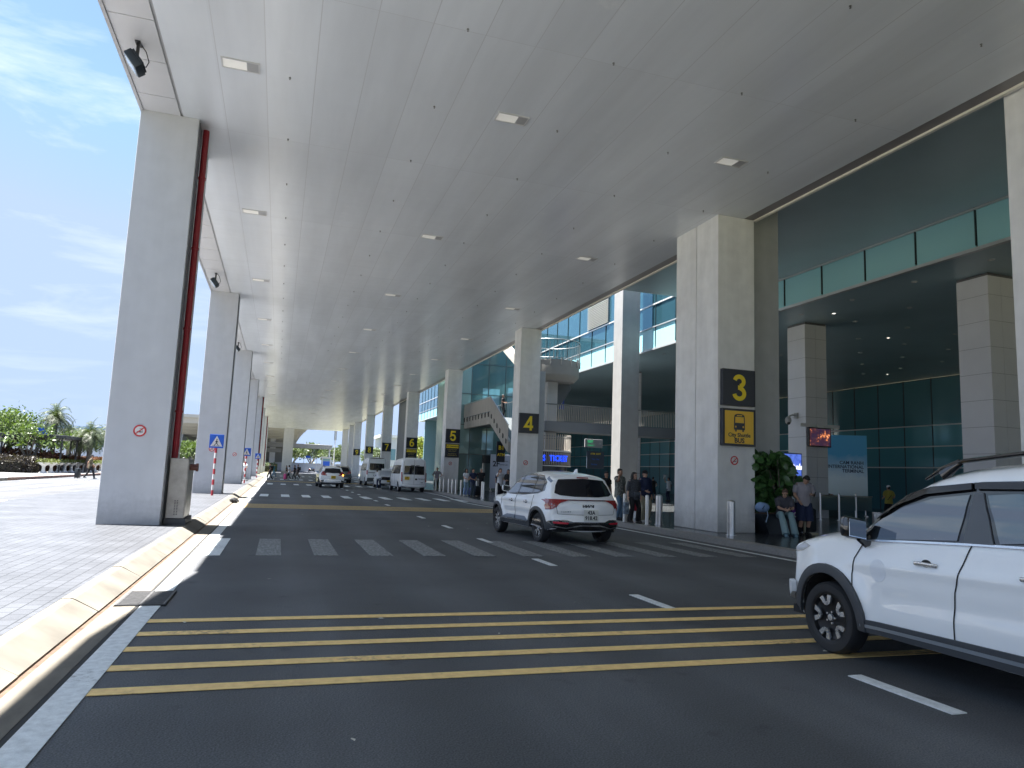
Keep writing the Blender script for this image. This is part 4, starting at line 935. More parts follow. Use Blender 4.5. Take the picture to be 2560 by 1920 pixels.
def broadtree(x, y, h, r, seed, lab, leaf=L_FR, n=2600, ls=.16, grp='trees on the far verge', name='frangipani_tree', base=.18):
    rn = random.Random(seed); t = empty(name, (x, y, base), 0, lab, 'tree', grp)
    bm = bmesh.new(); tips = []
    th = h*.28
    tube(bm, [(0, 0, 0), (.05*h*rn.uniform(-.3, .3), 0, th*.5), (0, .02, th)], [h*.035, h*.028, h*.026], 8)
    for k in range(7):
        a = 2*pi*k/7+rn.uniform(-.3, .3); p = [(0, 0, th*.85)]; q = Vector((cos(a)*r*.35, sin(a)*r*.35, h*.52)); p.append(tuple(q)); 
        e = Vector((cos(a)*r*.7, sin(a)*r*.7, h*rn.uniform(.62, .85))); p.append(tuple(e)); tube(bm, p, [h*.017, h*.012, h*.006], 6); tips.append(e)
        for j in range(3):
            f = q+Vector((rn.uniform(-.4, .4)*r, rn.uniform(-.4, .4)*r, h*rn.uniform(.1, .35))); tube(bm, [tuple(q), tuple((q+f)/2+Vector((0, 0, .05))), tuple(f)], [h*.009, h*.007, h*.004], 5); tips.append(f)
    obj('trunk', bm, BARK, t, smooth=True)
    bm = bmesh.new(); cl = []
    for _ in range(46):
        a = rn.uniform(0, 2*pi); ph = rn.uniform(-.25, 1); rr = r*(.55+.45*rn.random())*sqrt(max(.05, 1-max(0, ph)**2*.9))
        cl.append(Vector((cos(a)*rr*.95, sin(a)*rr*.95, h*.62+ph*h*.34)))
    cl += tips
    def pos():
        c = rn.choice(cl); return c+Vector((rn.gauss(0, 1), rn.gauss(0, 1), rn.gauss(0, .7)))*r*.115
    leaf_cloud(bm, n, pos, ls, rn); obj('crown', bm, leaf, t)
    return t
broadtree(-24.5, 78, 5.6, 3.6, 1, 'broad frangipani tree at the left edge over the hedge', n=4200)
broadtree(-20.6, 72, 4.2, 2.3, 2, 'smaller frangipani tree with open branches beside the shelter', n=1500)
broadtree(-27.5, 88, 5.6, 3.2, 3, 'frangipani tree behind the shelter, left of the tall palm', n=2600)
broadtree(-22.5, 95, 4.4, 2.6, 4, 'low round tree seen through the shelter posts', n=2200)
broadtree(-10.2, 92, 3.7, 2.6, 5, 'round pale green tree between the first two columns', n=2600)
broadtree(-14.5, 104, 4.0, 2.8, 6, 'green tree just left of the gap between the first columns', n=2600)
def palm(x, y, h, s, seed, lab):
    rn = random.Random(seed); t = empty('date_palm', (x, y, .18), 0, lab, 'tree', 'date palms beyond the side road')
    bm = bmesh.new(); tube(bm, [(0, 0, 0), (.05, 0, h*.5), (0, 0, h*.93)], [.26*s, .2*s, .24*s], 10)
    for k in range(60):
        a = rn.uniform(0, 6.28); z = h*rn.uniform(.55, .93); cyl(bm, (cos(a)*.18*s, sin(a)*.18*s, z), (cos(a)*.34*s, sin(a)*.34*s, z+.16), .05, .02, n=5)
    obj('trunk', bm, BARK, t)
    bm = bmesh.new(); nf = 46
    for k in range(nf):
        a = 2*pi*k*.382+rn.uniform(-.1, .1); el = radians(88-95*(k/nf)**.9); L = 2.4*s*rn.uniform(.85, 1.1)
        p = Vector((0, 0, h*.93)); d = Vector((cos(a)*cos(el), sin(a)*cos(el), sin(el))); pts = [p.copy()]
        for j in range(9):
            p = p+d*L/9; d = (d+Vector((0, 0, -.27-.03*j))).normalized(); pts.append(p.copy())
        tube(bm, pts, [.03*s-.0028*s*j for j in range(10)], 4)
        for j in range(1, 10):
            for q in (0, .33, .66):
                c = pts[j-1].lerp(pts[j], q) if j else pts[j]; dd = (pts[j]-pts[j-1]).normalized(); sd = dd.cross(Vector((0, 0, 1)))
                if sd.length < .05: sd = Vector((1, 0, 0))
                sd.normalize(); ll = .52*s*sin(pi*min(1, (j+q)/10.5)**.6)+.08
                for sg in (-1, 1):
                    tip = c+(sd*sg*.8+dd*.55+Vector((0, 0, -.22+rn.uniform(-.15, .15)))).normalized()*ll; wv = dd*.030*s
                    bm.faces.new([bm.verts.new(c-wv), bm.verts.new(c+wv), bm.verts.new(tip)])
    obj('crown', bm, L_PALM, t)
palm(-21.0, 80, 5.3, 1.0, 1, 'tallest date palm standing above the shelter roof')
palm(-17.4, 78, 3.6, .95, 2, 'date palm with drooping fronds at the right end of the shelter')
palm(-18.0, 90, 4.4, 1.0, 3, 'date palm directly left of the nearest column')
palm(-19.6, 84, 3.2, .8, 4, 'low date palm behind the shelter posts')
palm(-23.6, 96, 4.2, .9, 5, 'small distant date palm left of the tall palm')
# hedges
def hedge(name, x0, y0, x1, y1, h, leaf, lab, seed, n):
    rn = random.Random(seed); t = empty(name, ((x0+x1)/2, (y0+y1)/2, .18), 0, lab, 'hedge')
    a, b = abs(x1-x0)/2, abs(y1-y0)/2
    obj('stems', BX(-a*.9, -b*.97, 0, a*.9, b*.97, h*.72, bev=.1), mat('hedge_core', (.03, .028, .02), .95), t)
    bm = bmesh.new()
    def pos():
        x, y, z = rn.uniform(-a, a), rn.uniform(-b, b), rn.uniform(.05, h)
        k = rn.random()
        if k < .45: x = a*(1 if rn.random() < .7 else -1)*rn.uniform(.9, 1.1)
        elif k < .8: z = h*rn.uniform(.8, 1.08)+.12*sin(y*1.7)
        elif k < 1: y = b*(-1 if rn.random() < .8 else 1)*rn.uniform(.95, 1.03)
        return (x, y, z)
    leaf_cloud(bm, n, pos, .11, rn); obj('foliage', bm, leaf, t)
hedge('dark_hedge', -26, 67.5, -19.4, 71.5, 1.25, L_HEDGE_D, 'clipped dark purple hedge at the left edge', 1, 5200)
hedge('red_hedge', -27, 72.2, -19.6, 78, 1.75, L_HEDGE_R, 'rust-red hedge rising behind the dark hedge', 2, 6000)
hedge('copper_hedge', -20.4, 78.5, -18.9, 100, 1.35, L_HEDGE_R, 'long copper-coloured hedge behind the white planters', 3, 8000)
hedge('green_hedge', -17.8, 92, -14.5, 96, .9, L_PL, 'yellow-green low hedge just left of the nearest column', 4, 2200)
# planters
pl0 = None; M_URN = mat('urn_white', (.66, .65, .62), .7, noise=.08, nscale=3)
for k, (x, y) in enumerate([(-18.3, 68.0), (-18.3, 70.1), (-18.3, 72.2), (-18.3, 74.2), (-18.3, 76.3), (-18.3, 78.6), (-18.3, 80.8), (-18.3, 83.0), (-18.3, 85.4), (-18.3, 88.0), (-18.3, 91)]):
    if pl0 is None:
        t = pl0 = empty('urn_planter'); bm = bmesh.new()
        lathe(bm, [(0, 0), (.30, 0), (.30, .08), (.17, .14), (.12, .3), (.11, .5), (.16, .62), (.34, .74), (.42, .86), (.42, .90), (.36, .90), (.34, .84), (0, .82)], 20); obj('urn', bm, M_URN, t, smooth=True)
        rn = random.Random(8); bm = bmesh.new(); leaf_cloud(bm, 420, lambda: (rn.gauss(0, .22), rn.gauss(0, .22), .98+rn.gauss(0, .09)), .09, rn); obj('plant', bm, L_PL, t)
    else: t = copy_tree(pl0)
    t.location = (x, y, .18); t.scale = (1, 1, 1); tag(t, f'white urn planter with clipped shrub, {nth[k] if k else "leftmost and nearest"} of the row by the copper hedge', 'planter', 'white urn planters in a row')
# shelter
t = empty('bus_shelter', (-21.5, 74.0, .18), 0, 'dark steel shelter with flat thin roof beyond the side road', 'shelter')
M_SH = mat('shelter_steel', (.035, .038, .042), .5)
obj('roof', BX(-4.3, -2.2, 3.0, 3.6, 9, 3.28, bev=.02), M_SH, t)
bm = bmesh.new()
for x in (-4.0, -2.0, -1.2, 1.4, 3.3):
    for y in (-2, 3, 8.7): cyl(bm, (x, y, 0), (x, y, 3.0), .085, n=8)
obj('posts', bm, M_SH, t)
obj('roof_fascia', BX(-6.6, -2.3, 2.55, -4.4, -2.0, 2.95), M_SH, t)
obj('roof_sign', BX(.7, -2.0, 3.3, 2.1, -1.9, 3.85), mat('sign_road_blue'), t)
bm = bmesh.new(); box(bm, -3.5, 3, .1, 2.5, 3.5, .5); box(bm, -3.5, 5, .2, 2.5, 5.1, 1.6); obj('bench', bm, mat('shelter_grey', (.3, .3, .3), .6), t)
# far fence / low wall behind palms
t = empty('boundary_wall', (-30, 112, .0), 0, 'long pale low wall far behind the trees', 'wall'); obj('wall_face', BX(-60, 0, 0, 26, .3, 1.6), mat('pale_wall', (.45, .46, .48), .8), t); obj('wall_coping', BX(-60, -.03, 1.601, 26, .33, 1.68), M_CONC, t)
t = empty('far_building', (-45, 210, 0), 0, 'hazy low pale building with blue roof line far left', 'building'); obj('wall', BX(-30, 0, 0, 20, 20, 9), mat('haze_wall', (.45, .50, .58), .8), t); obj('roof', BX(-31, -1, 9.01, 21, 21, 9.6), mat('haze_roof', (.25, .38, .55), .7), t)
bm = bmesh.new()
for k in range(12): box(bm, -28+k*4, -.06, 4.5, -25.5+k*4, -.005, 6.8)
obj('windows', bm, M_TEALD, t)
# ---- far end of the road
for k, (x, y, s_) in enumerate(((4.5, 262, 1), (11, 268, 1.1), (18, 262, .9), (24, 272, 1.15), (32, 262, 1), (-2, 272, 1.1), (40, 280, 1.2), (49, 285, 1.2))):
    broadtree(x, y, 9*s_, 5.2*s_, 20+k, f'pale green tree in the far screen beyond the road, {nth[k]} counted in depth', L_WOOD, 2000, .42, 'screen of trees at the end of the road', 'roadside_tree', base=-.1)
rn = random.Random(3); bm = bmesh.new(); leaf_cloud(bm, 5000, lambda: (rn.uniform(-12, 60), rn.uniform(236, 250), rn.uniform(.1, 2.2)+rn.gauss(0, .3)), .35, rn)
tag(obj('shrubbery', bm, leafmat('yellow_shrub', (.18, .18, .05))), 'yellow-green low growth at the foot of the far trees', None, kind='stuff')
t = empty('far_wall', (20, 228, 0), 0, 'long low white wall closing the far end of the road', 'wall'); obj('wall_face', BX(-32, 0, 0, 40, .4, 2.4), mat('pale_wall'), t); obj('wall_coping', BX(-32, -.05, 2.401, 40, .45, 2.55), M_CONC, t)
structure(sheet('cross_road', -60, 200, 80, 227, .01, M_ASPH2, th=.03))
hedge('box_hedge', -8.2, 158, -.6, 162, 1.7, L_WOOD, 'trimmed green hedge before the great end pillar', 9, 4500)
t = empty('end_pillar', (1.75, 166., .0), 0, 'great square pillar standing alone at the far end of the canopy', 'column'); obj('shaft', BX(-1.05, -1, 0, 1.05, 1, ZC), M_COL, t); obj('base_course', BX(-1.09, -1.04, 0, 1.09, 1.04, .35), M_CONC, t)
for k, (x, y) in enumerate(((12.6, 141.5), (12.7, 158.0), )):
    t = empty('terminal_column', (x+.6, y, 0), 0, ['plain grey column just beyond the number 9 column', 'last plain column at the far canopy end'][k], 'column', 'plain columns at the canopy end'); obj('shaft', BX(-.6, -.6, 0, .6, .6, ZC), M_COL, t)
    obj('base_course', BX(-.63, -.63, 0, .63, .63, .3), M_CONC, t)
# neighbouring canopy with ribs (left), elevated deck, gantry
t = empty('ribbed_canopy', (-14, 176, 0), 0, 'curved ribbed concrete canopy of the next building at far left', 'canopy')
M_RIB = mat('rib_pale', (.42, .41, .38), .6); bm = bmesh.new()
edge = [(-16, 0), (-16, 60), (19.6, 60), (19.6, 34), (19.3, 12), (20.5, 4), (21.6, 0)]
edge = [(-16, 0), (-16, 70), (18.5, 70), (18.8, 50), (19.2, 35), (20.0, 18), (21.2, 6), (22.3, 0)]
prism(bm, edge, lambda a, b: (a, b, 11.6-.055*b), lambda a, b: (a, b, 12.3-.055*b)); obj('roof_slab', bm, M_RIB, t)
bm = bmesh.new()
for k in range(9):
    y = 1+k*7.2; box(bm, -15, y, 10.4-.055*y, 18.4+3*max(0, 1-y/15), y+1.1, 11.7-.055*y)
obj('rib', bm, M_RIB, t)
bm = bmesh.new()
for x in (-6, 4.5, 11.5):
    for y in (30, 60): box(bm, x, y, 0, x+1.3, y+1.3, 10.5)
obj('post', bm, M_COL, t); obj('back_wall', BX(-15, 69, 0, 16, 70, 8), mat('shade_wall', (.2, .2, .2), .8), t)
obj('low_fascia', BX(-15, 20, 4.9, 14.4, 21, 5.9), mat('shade_wall'), t)
t = empty('covered_bridge', (4.0, 205, 0), 0, 'grey covered footbridge beam crossing beyond the canopy end', 'bridge')
obj('beam', BX(-8, 0, 6.5, 9.9, 3, 7.7, bev=.05), mat('bridge_grey', (.26, .26, .27), .6), t)
bm = bmesh.new()
for k in range(4): box(bm, -7.9, -.05, 6.75+k*.27, 9.8, -.005, 6.80+k*.27)
obj('beam_lines', bm, M_COL, t); bm = bmesh.new()
for y in (.3, 2.4): cyl(bm, (9.3, y, 0), (9.3, y, 6.5), .18, n=10)
obj('post', bm, M_COL, t)
t = empty('lamp_mast', (14.2, 200, 0), 0, 'thin tall mast against the sky right of the footbridge', 'mast'); bm = bmesh.new(); cyl(bm, (0, 0, 0), (0, 0, 12.6), .16, .10, n=8); obj('pole', bm, M_COL, t); obj('banner_panel', BX(-.35, -.06, 8.9, .35, .06, 12.2), mat('mast_grey', (.3, .34, .4), .6), t)
t = empty('toll_kiosk', (12.6, 205, 0), 0, 'white kiosk with blue panel under the footbridge end', 'kiosk')
obj('wall', BX(-1.6, 0, 0, 1.6, 3, 5.0), mat('kiosk_white', (.55, .57, .58), .5), t); obj('blue_panel', BX(-1.15, -.06, 1.9, 1.2, -.005, 3.9), mat('sign_road_blue'), t); obj('roof', BX(-1.9, -.4, 5.01, 1.9, 3.4, 5.4), mat('kiosk_white'), t); obj('screen', BX(-1.2, -.05, 4.0, 1.2, -.005, 4.7), mat('pane_sky'), t)
t.scale = (.78, .78, .82)
bm = bmesh.new()
t = empty('parking_gate', (7.4, 214, 0), 0, 'small white gate frames on the road beside the black car', 'gate')
for x in (-.6, 1.4, 3): box(bm, x, 0, 0, x+.12, .12, 3.8)
box(bm, -.6, 0, 3.8, 3.12, .12, 3.95); obj('frame', bm, mat('kiosk_white'), t); obj('blue_sign', BX(-.1, -.1, 4.0, 1.2, 0, 4.6), mat('sign_road_blue'), t)
# trees visible past the number 8 and 9 columns
broadtree(33, 170, 9.5, 4.2, 41, 'bright yellow-green tree seen between columns 8 and 9', leafmat('bright_leaf', (.16, .19, .035)), 3000, .3, name='roadside_tree', base=0)
broadtree(30, 128, 8.0, 3.4, 42, 'green tree top seen between columns 7 and 8', L_WOOD, 2600, .25, name='roadside_tree', base=0)
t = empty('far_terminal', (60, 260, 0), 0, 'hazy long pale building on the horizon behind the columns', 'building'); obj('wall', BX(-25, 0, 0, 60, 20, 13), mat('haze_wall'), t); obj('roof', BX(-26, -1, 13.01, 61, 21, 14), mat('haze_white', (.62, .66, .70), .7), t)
bm = bmesh.new()
for k in range(16): box(bm, -23+k*5, -.06, 5, -20+k*5, -.005, 9)
obj('windows', bm, M_TEALD, t)
# big-leaved plant in a tapered planter by the number 3 column
t = empty('potted_fig', (14.45, 18.35, .15), 0, 'large-leaved dark green fig in a wide dark planter beside number 3', 'plant')
bm = bmesh.new(); prism(bm, [(-.82, .58), (.50, .58), (.32, 0), (-.55, 0)], lambda a, b: (a, -.36, b), lambda a, b: (a, .44, b)); obj('planter_box', bm, mat('planter_black', (.018, .024, .032), .45), t)
obj('seat_rim', BX(-.83, -.40, .585, .53, .47, .63, bev=.01), mat('rim_wood', (.06, .035, .025), .5), t)
rn = random.Random(11); bm = bmesh.new()
stems = []
for k in range(6):
    a = rn.uniform(0, 6.28); e = Vector((.1+cos(a)*.5, -.1+sin(a)*.35, rn.uniform(1.6, 2.35))); tube(bm, [(.1, -.1, .5), (.1+cos(a)*.2, -.1+sin(a)*.15, 1.1), tuple(e)], [.03, .022, .012], 6); stems.append(e)
obj('stem', bm, BARK, t)
bm = bmesh.new()
def bigleaf(p, d, n_, L, Wd):
    d = d.normalized(); s = d.cross(n_).normalized(); n_ = s.cross(d).normalized(); rows = []
    for i in range(6):
        u = i/5; wd = Wd*(sin(pi*min(1, u*.92+.04))**.6)*(.55+.6*u)*.8; c = p+d*L*u-n_*L*.28*u*u
        rows.append([bm.verts.new(c-s*wd+n_*wd*.25), bm.verts.new(c), bm.verts.new(c+s*wd+n_*wd*.25)])
    for A, B in zip(rows, rows[1:]):
        for j in range(2): bm.faces.new((A[j], A[j+1], B[j+1], B[j]))
for _ in range(420):
    a = rn.uniform(0, 6.28); z = rn.uniform(.6, 2.3); rr = rn.uniform(.1, .60)*(1.15-.3*abs(z-1.4)); p = Vector((-.05+cos(a)*rr*1.15, .08+sin(a)*rr*.55, z))
    d = Vector((cos(a), sin(a)*.6, rn.uniform(-.5, .9))); bigleaf(p, d, Vector((rn.gauss(-.2, .5), rn.gauss(-.8, .5), rn.gauss(.6, .4))), rn.uniform(.24, .38), rn.uniform(.13, .20))
obj('foliage', bm, leafmat('fig_leaf', (.05, .12, .035), .45, 1.5, .32, False), t, smooth=True)
# debris bag at the kerb by the second column
t = empty('black_bag', (-1.62, 31.5, .02), 0, 'crumpled black rubbish lying in the gutter near the second column', 'bag')
bm = bmesh.new(); ell(bm, (0, 0, .09), (.17, .22, .11), 12); ell(bm, (.08, .15, .07), (.12, .12, .08), 10); rn = random.Random(4)
for v in bm.verts: v.co += Vector((rn.uniform(-.02, .02), rn.uniform(-.02, .02), rn.uniform(-.02, .02)))
obj('crumpled_sheet', bm, M_BLK, t)
# ================================================================== VEHICLES
CARW = mat('white_car_paint', (.93, .94, .95), .28, 0, coat=1., ior=1.5)
VANW = mat('white_van_paint', (.80, .82, .83), .35, 0, coat=.5)
CARK = mat('black_car_paint', (.015, .018, .02), .25, 0, coat=1.)
CARY = mat('yellow_taxi_film', (.60, .50, .06), .35, coat=.6)
CGLASS = mat('car_glass', (.012, .018, .026), .03, 0, ior=2.4)
RGLASS = mat('privacy_glass', (.006, .008, .014), .04, 0, ior=1.5)
CLAD = mat('car_cladding', (.055, .060, .068), .5, bump=.1, bscale=300)
GLOSSK = mat('gloss_black', (.008, .008, .010), .12, coat=1.)
TYRE = mat('tyre_rubber', (.022, .022, .024), .75, bump=.2, bscale=120)
RIMD = mat('rim_dark', (.02, .02, .022), .3, .4); RIMS = mat('rim_silver', (.70, .72, .75), .25, .8)
TAILR = mat('tail_lamp_red', (.28, .008, .012), .12, coat=1.); TAILC = mat('lamp_clear', (.45, .46, .48), .1, .3, coat=1.); LAMPO = mat('lamp_orange', (1, .35, .03), .3, emit=2.5)
PLATEW = mat('plate_white', (.72, .72, .68), .5); PLATEY = mat('plate_yellow', (.75, .50, .02), .5)
GAPM = mat('panel_gap', (.02, .02, .022), .9)
def smooth_poly(pts, n=6):
    """catmull-rom through open list"""
    out = []; P = [Vector(p) for p in pts]; k = len(P)
    for i in range(k-1):
        a, b, c, d = P[max(i-1, 0)], P[i], P[i+1], P[min(i+2, k-1)]
        for j in range(n):
            t = j/n; out.append(.5*((2*b)+(c-a)*t+(2*a-5*b+4*c-d)*t*t+(3*b-a-3*c+d)*t**3))
    out.append(P[-1]); return [tuple(v) for v in out]
def lerp_tab(tab, x):
    if x <= tab[0][0]: return tab[0][1]
    for (a, b), (c, d) in zip(tab, tab[1:]):
        if x <= c:
            t = (x-a)/(c-a); t = t*t*(3-2*t)*.5+t*.5; return b+(d-b)*t
    return tab[-1][1]
class Car:
    def __init__(s, root, top, bottom_z, axles, arch_r, hw, plan, sect, paint, crown_f=.22, crown_r=.10, crown_t=.05, r=.09, wheel_z=.34, res=.055, feat=None):
        """top: outline points (y,z) from front bottom over the roof to rear bottom; plan: table y->halfwidth factor; sect: table z->factor"""
        s.root, s.hw, s.plan, s.sect, s.feat, s.axles, s.arch_r, s.wheel_z = root, hw, plan, sect, feat, axles, arch_r, wheel_z
        T = [Vector(p) for p in top]; n = len(T)
        nor = []
        for i in range(n):
            d = (T[min(i+1, n-1)]-T[max(i-1, 0)]).normalized(); nor.append(Vector((-d.y, d.x)))     # outward (travelling front->roof->rear)
        if nor[n//2].y < 0: nor = [-v for v in nor]
        # per-point crown
        crown = []
        for i in range(n):
            ny, nz = nor[i]; c = crown_t*abs(nz)+(crown_f if ny > 0 else crown_r)*abs(ny); crown.append(c if i not in (0, n-1) else c)
        Q = [T[i]-nor[i]*crown[i] for i in range(n)]
        s.Q = Q
        def dist(p):
            b = 9
            for i in range(n-1):
                a, c = Q[i], Q[i+1]; ab = c-a; L = ab.length_squared
                t = max(0, min(1, (p-a).dot(ab)/L)) if L > 0 else 0
                e = (p-a-ab*t).length
                if e < b: b = e
            return b
        def W(y, z):
            v = hw*lerp_tab(plan, y)*lerp_tab(sect, z)
            if feat: v += feat(y, z)
            d = dist(Vector((y, z)))
            if d < r: v -= r*(1-sqrt(max(0, 1-(1-d/r)**2)))
            return v
        s.W = W
        We = [W(q.x, q.y) for q in Q]
        # ---- side polygon with wheel arches
        ya, yb = axles; bz = bottom_z; s.bz = bz
        bot = []
        for yc in (yb, ya):
            a0 = math.asin(max(-1, min(1, (bz-wheel_z)/arch_r)))
            arc = [(yc+arch_r*cos(pi-a0-(pi-2*a0)*k/16), wheel_z+arch_r*sin(pi-a0-(pi-2*a0)*k/16)) for k in range(17)]
            bot.append(arc)
        poly = [tuple(q) for q in Q]
        y0 = Q[-1].x; seg = []
        a0y = bot[0][0][0]
        def fill(p, q, st=.12):
            k = max(1, int((Vector(q)-Vector(p)).length/st)); return [tuple(Vector(p).lerp(Vector(q), j/k)) for j in range(1, k)]
        poly += fill(poly[-1], bot[0][0]) + bot[0] + fill(bot[0][-1], bot[1][0]) + bot[1] + fill(bot[1][-1], poly[0])
        nq = n; V2 = [Vector(p) for p in poly]
        ys = [p[0] for p in poly]; zs = [p[1] for p in poly]
        grid = []; y = min(ys)+res/2
        row = 0
        def inside(p):
            c = False; j = len(poly)-1
            for i in range(len(poly)):
                if (poly[i][1] > p[1]) != (poly[j][1] > p[1]) and p[0] < (poly[j][0]-poly[i][0])*(p[1]-poly[i][1])/(poly[j][1]-poly[i][1])+poly[i][0]: c = not c
                j = i
            return c
        def bd(p):
            b = 9; v = Vector(p)
            for i in range(len(poly)):
                a, c = V2[i], V2[(i+1) % len(poly)]; ab = c-a; L = ab.length_squared
                t = max(0, min(1, (v-a).dot(ab)/L)) if L > 0 else 0; e = (v-a-ab*t).length
                if e < b: b = e
            return b
        while y < max(ys):
            z = min(zs)+res/2+(row % 2)*res/2
            while z < max(zs):
                if inside((y, z)) and bd((y, z)) > res*.55: grid.append((y, z))
                z += res
            y += res*.9; row += 1
        # rings close to the silhouette for a round shoulder
        for dd in (.012, .035, .065):
            for i in range(n):
                q = Q[i]-nor[i]*dd
                if inside(tuple(q)) and bd(tuple(q)) > dd*.8: grid.append(tuple(q))
        allp = [Vector(p) for p in poly+grid]
        vo, eo, fo, ov, _, _ = geometry.delaunay_2d_cdt(allp, [], [list(range(len(poly)))], 1, 1e-5)
        vo = [(v.x, v.y) for v in vo]
        bm = bmesh.new()
        wv = [W(*v) for v in vo]
        L = [bm.verts.new((-w_, v[0], v[1])) for v, w_ in zip(vo, wv)]; R = [bm.verts.new((w_, v[0], v[1])) for v, w_ in zip(vo, wv)]
        for f in fo:
            bm.faces.new([L[i] for i in f]); bm.faces.new([R[i] for i in f[::-1]])
        # ---- strip
        us = [-1, -.9, -.72, -.5, -.25, 0, .25, .5, .72, .9, 1]; prev = None
        for i in range(n):
            rib = [bm.verts.new((u*We[i], T[i].x-nor[i].x*crown[i]*abs(u)**2.3, T[i].y-nor[i].y*crown[i]*abs(u)**2.3)) for u in us]
            if prev:
                for j in range(len(us)-1): bm.faces.new((prev[j], prev[j+1], rib[j+1], rib[j]))
            prev = rib
        bmesh.ops.remove_doubles(bm, verts=bm.verts[:], dist=.0012)
        bmesh.ops.recalc_face_normals(bm, faces=bm.faces[:])
        s.bvh = BVHTree.FromBMesh(bm)
        s.body = obj('body', bm, paint, root, smooth=True)
        s.body.data.set_sharp_from_angle(angle=radians(50))
        # ---- wells and underside
        bm = bmesh.new()
        for arc in bot:
            for sg in (-1, 1):
                A = [bm.verts.new((sg*(W(*p)-.012), p[0], p[1])) for p in arc]; B = [bm.verts.new((sg*(hw-.32), p[0], p[1])) for p in arc]
                for i in range(len(arc)-1): bm.faces.new((A[i], A[i+1], B[i+1], B[i]))
                bm.faces.new(B)
        box(bm, -hw*.86, axles[1]-arch_r-.2, bz-.02, hw*.86, axles[0]+arch_r+.2, bz+.06)
        obj('underbody', bm, GAPM, root)
    def cast(s, p, d):
        loc, nrm, _, _ = s.bvh.ray_cast(Vector(p), Vector(d)); return loc, nrm
    def patch(s, name, poly, m, view='L', off=.006, res=.036, parent=None, th=.02, smooth=True):
        """conforming raised panel; poly in (y,z) for L/R, (x,z) for F/B, (x,y) for T"""
        k = len(poly); P = []
        for i in range(k):
            a, b = Vector(poly[i]), Vector(poly[(i+1) % k]); q = max(1, int((b-a).length/res))
            P += [a.lerp(b, j/q) for j in range(q)]
        nb = len(P); ys = [p.x for p in P]; zs = [p.y for p in P]; g = []
        def inside(p):
            c = False; j = nb-1
            for i in range(nb):
                if (P[i].y > p[1]) != (P[j].y > p[1]) and p[0] < (P[j].x-P[i].x)*(p[1]-P[i].y)/(P[j].y-P[i].y)+P[i].x: c = not c
                j = i
            return c
        y = min(ys)
        while y < max(ys):
            z = min(zs)
            while z < max(zs):
                if inside((y, z)) and min((Vector((y, z))-q).length for q in P) > res*.4: g.append(Vector((y, z)))
                z += res
            y += res
        vo, eo, fo, *_ = geometry.delaunay_2d_cdt(P+g, [], [list(range(nb))], 1, 1e-5)
        bm = bmesh.new(); vs = []; ok = []
        for v in vo:
            a, b = v
            p, d = {'L': ((-3, a, b), (1, 0, 0)), 'R': ((3, a, b), (-1, 0, 0)), 'B': ((a, -6, b), (0, 1, 0)), 'F': ((a, 6, b), (0, -1, 0)), 'T': ((a, b, 5), (0, 0, -1))}[view]
            loc, nn = s.cast(p, d); dv = Vector(d)
            if loc is None:
                q = Vector(p); 
                if view in 'LR': q.x = -s.hw if view == 'L' else s.hw
                elif view in 'BF': q.y = s.Q[-1].x-.02 if view == 'B' else s.Q[0].x+.02
                loc, nn, _, _ = s.bvh.find_nearest(q)
            ok.append(True); vs.append(bm.verts.new(loc-dv*off+(nn*off*.5 if nn is not None and nn.dot(dv) < 0 else Vector())))
        for f in fo:
            if all(ok[i] for i in f):
                try: bm.faces.new([vs[i] for i in f])
                except ValueError: pass
        # skirt back into the body
        be = [e for e in bm.edges if len(e.link_faces) == 1]; mp_ = {}
        for e in be:
            q = []
            for v in e.verts:
                if v not in mp_: mp_[v] = bm.verts.new(v.co+dv*th)
                q.append(mp_[v])
            bm.faces.new((e.verts[0], e.verts[1], q[1], q[0]))
        loose = [v for v in bm.verts if not v.link_faces]; bmesh.ops.delete(bm, geom=loose, context='VERTS')
        o = obj(name, bm, m, parent or s.root, smooth=True); o.data.set_sharp_from_angle(angle=radians(40)); return o
    def both(s, name, poly, m, **k):
        return s.patch(name, poly, m, 'L', **k), s.patch(name, poly, m, 'R', **k)
    def line(s, name, pts, w, m, view='L', off=.002, **k):
        L, R = [], []; P = [Vector(p) for p in pts]
        for i, p in enumerate(P):
            d = (P[min(i+1, len(P)-1)]-P[max(i-1, 0)]).normalized(); nn = Vector((-d.y, d.x))*w/2; L.append(tuple(p+nn)); R.append(tuple(p-nn))
        return s.patch(name, L+R[::-1], m, view, off=off+.003, res=.035, th=.006, **k)
    def arch(s, m, w=.07, off=.016, y0=None, name='arch_trim'):
        for yc in s.axles:
            for view in ('L', 'R'):
                r0, r1 = s.arch_r-.006, s.arch_r+w; a0 = math.asin(max(-1, min(1, (s.bz+.01-s.wheel_z)/(s.arch_r+w*.5))))
                poly = [(yc+r0*cos(a0+(pi-2*a0)*k/20), s.wheel_z+r0*sin(a0+(pi-2*a0)*k/20)) for k in range(21)]+[(yc+r1*cos(pi-a0-(pi-2*a0)*k/20), s.wheel_z+r1*sin(pi-a0-(pi-2*a0)*k/20)) for k in range(21)]
                # drop points that fall outside the silhouette by casting
                s.patch(name, poly, m, view, off=off, res=.035, th=.03)
WH = {}
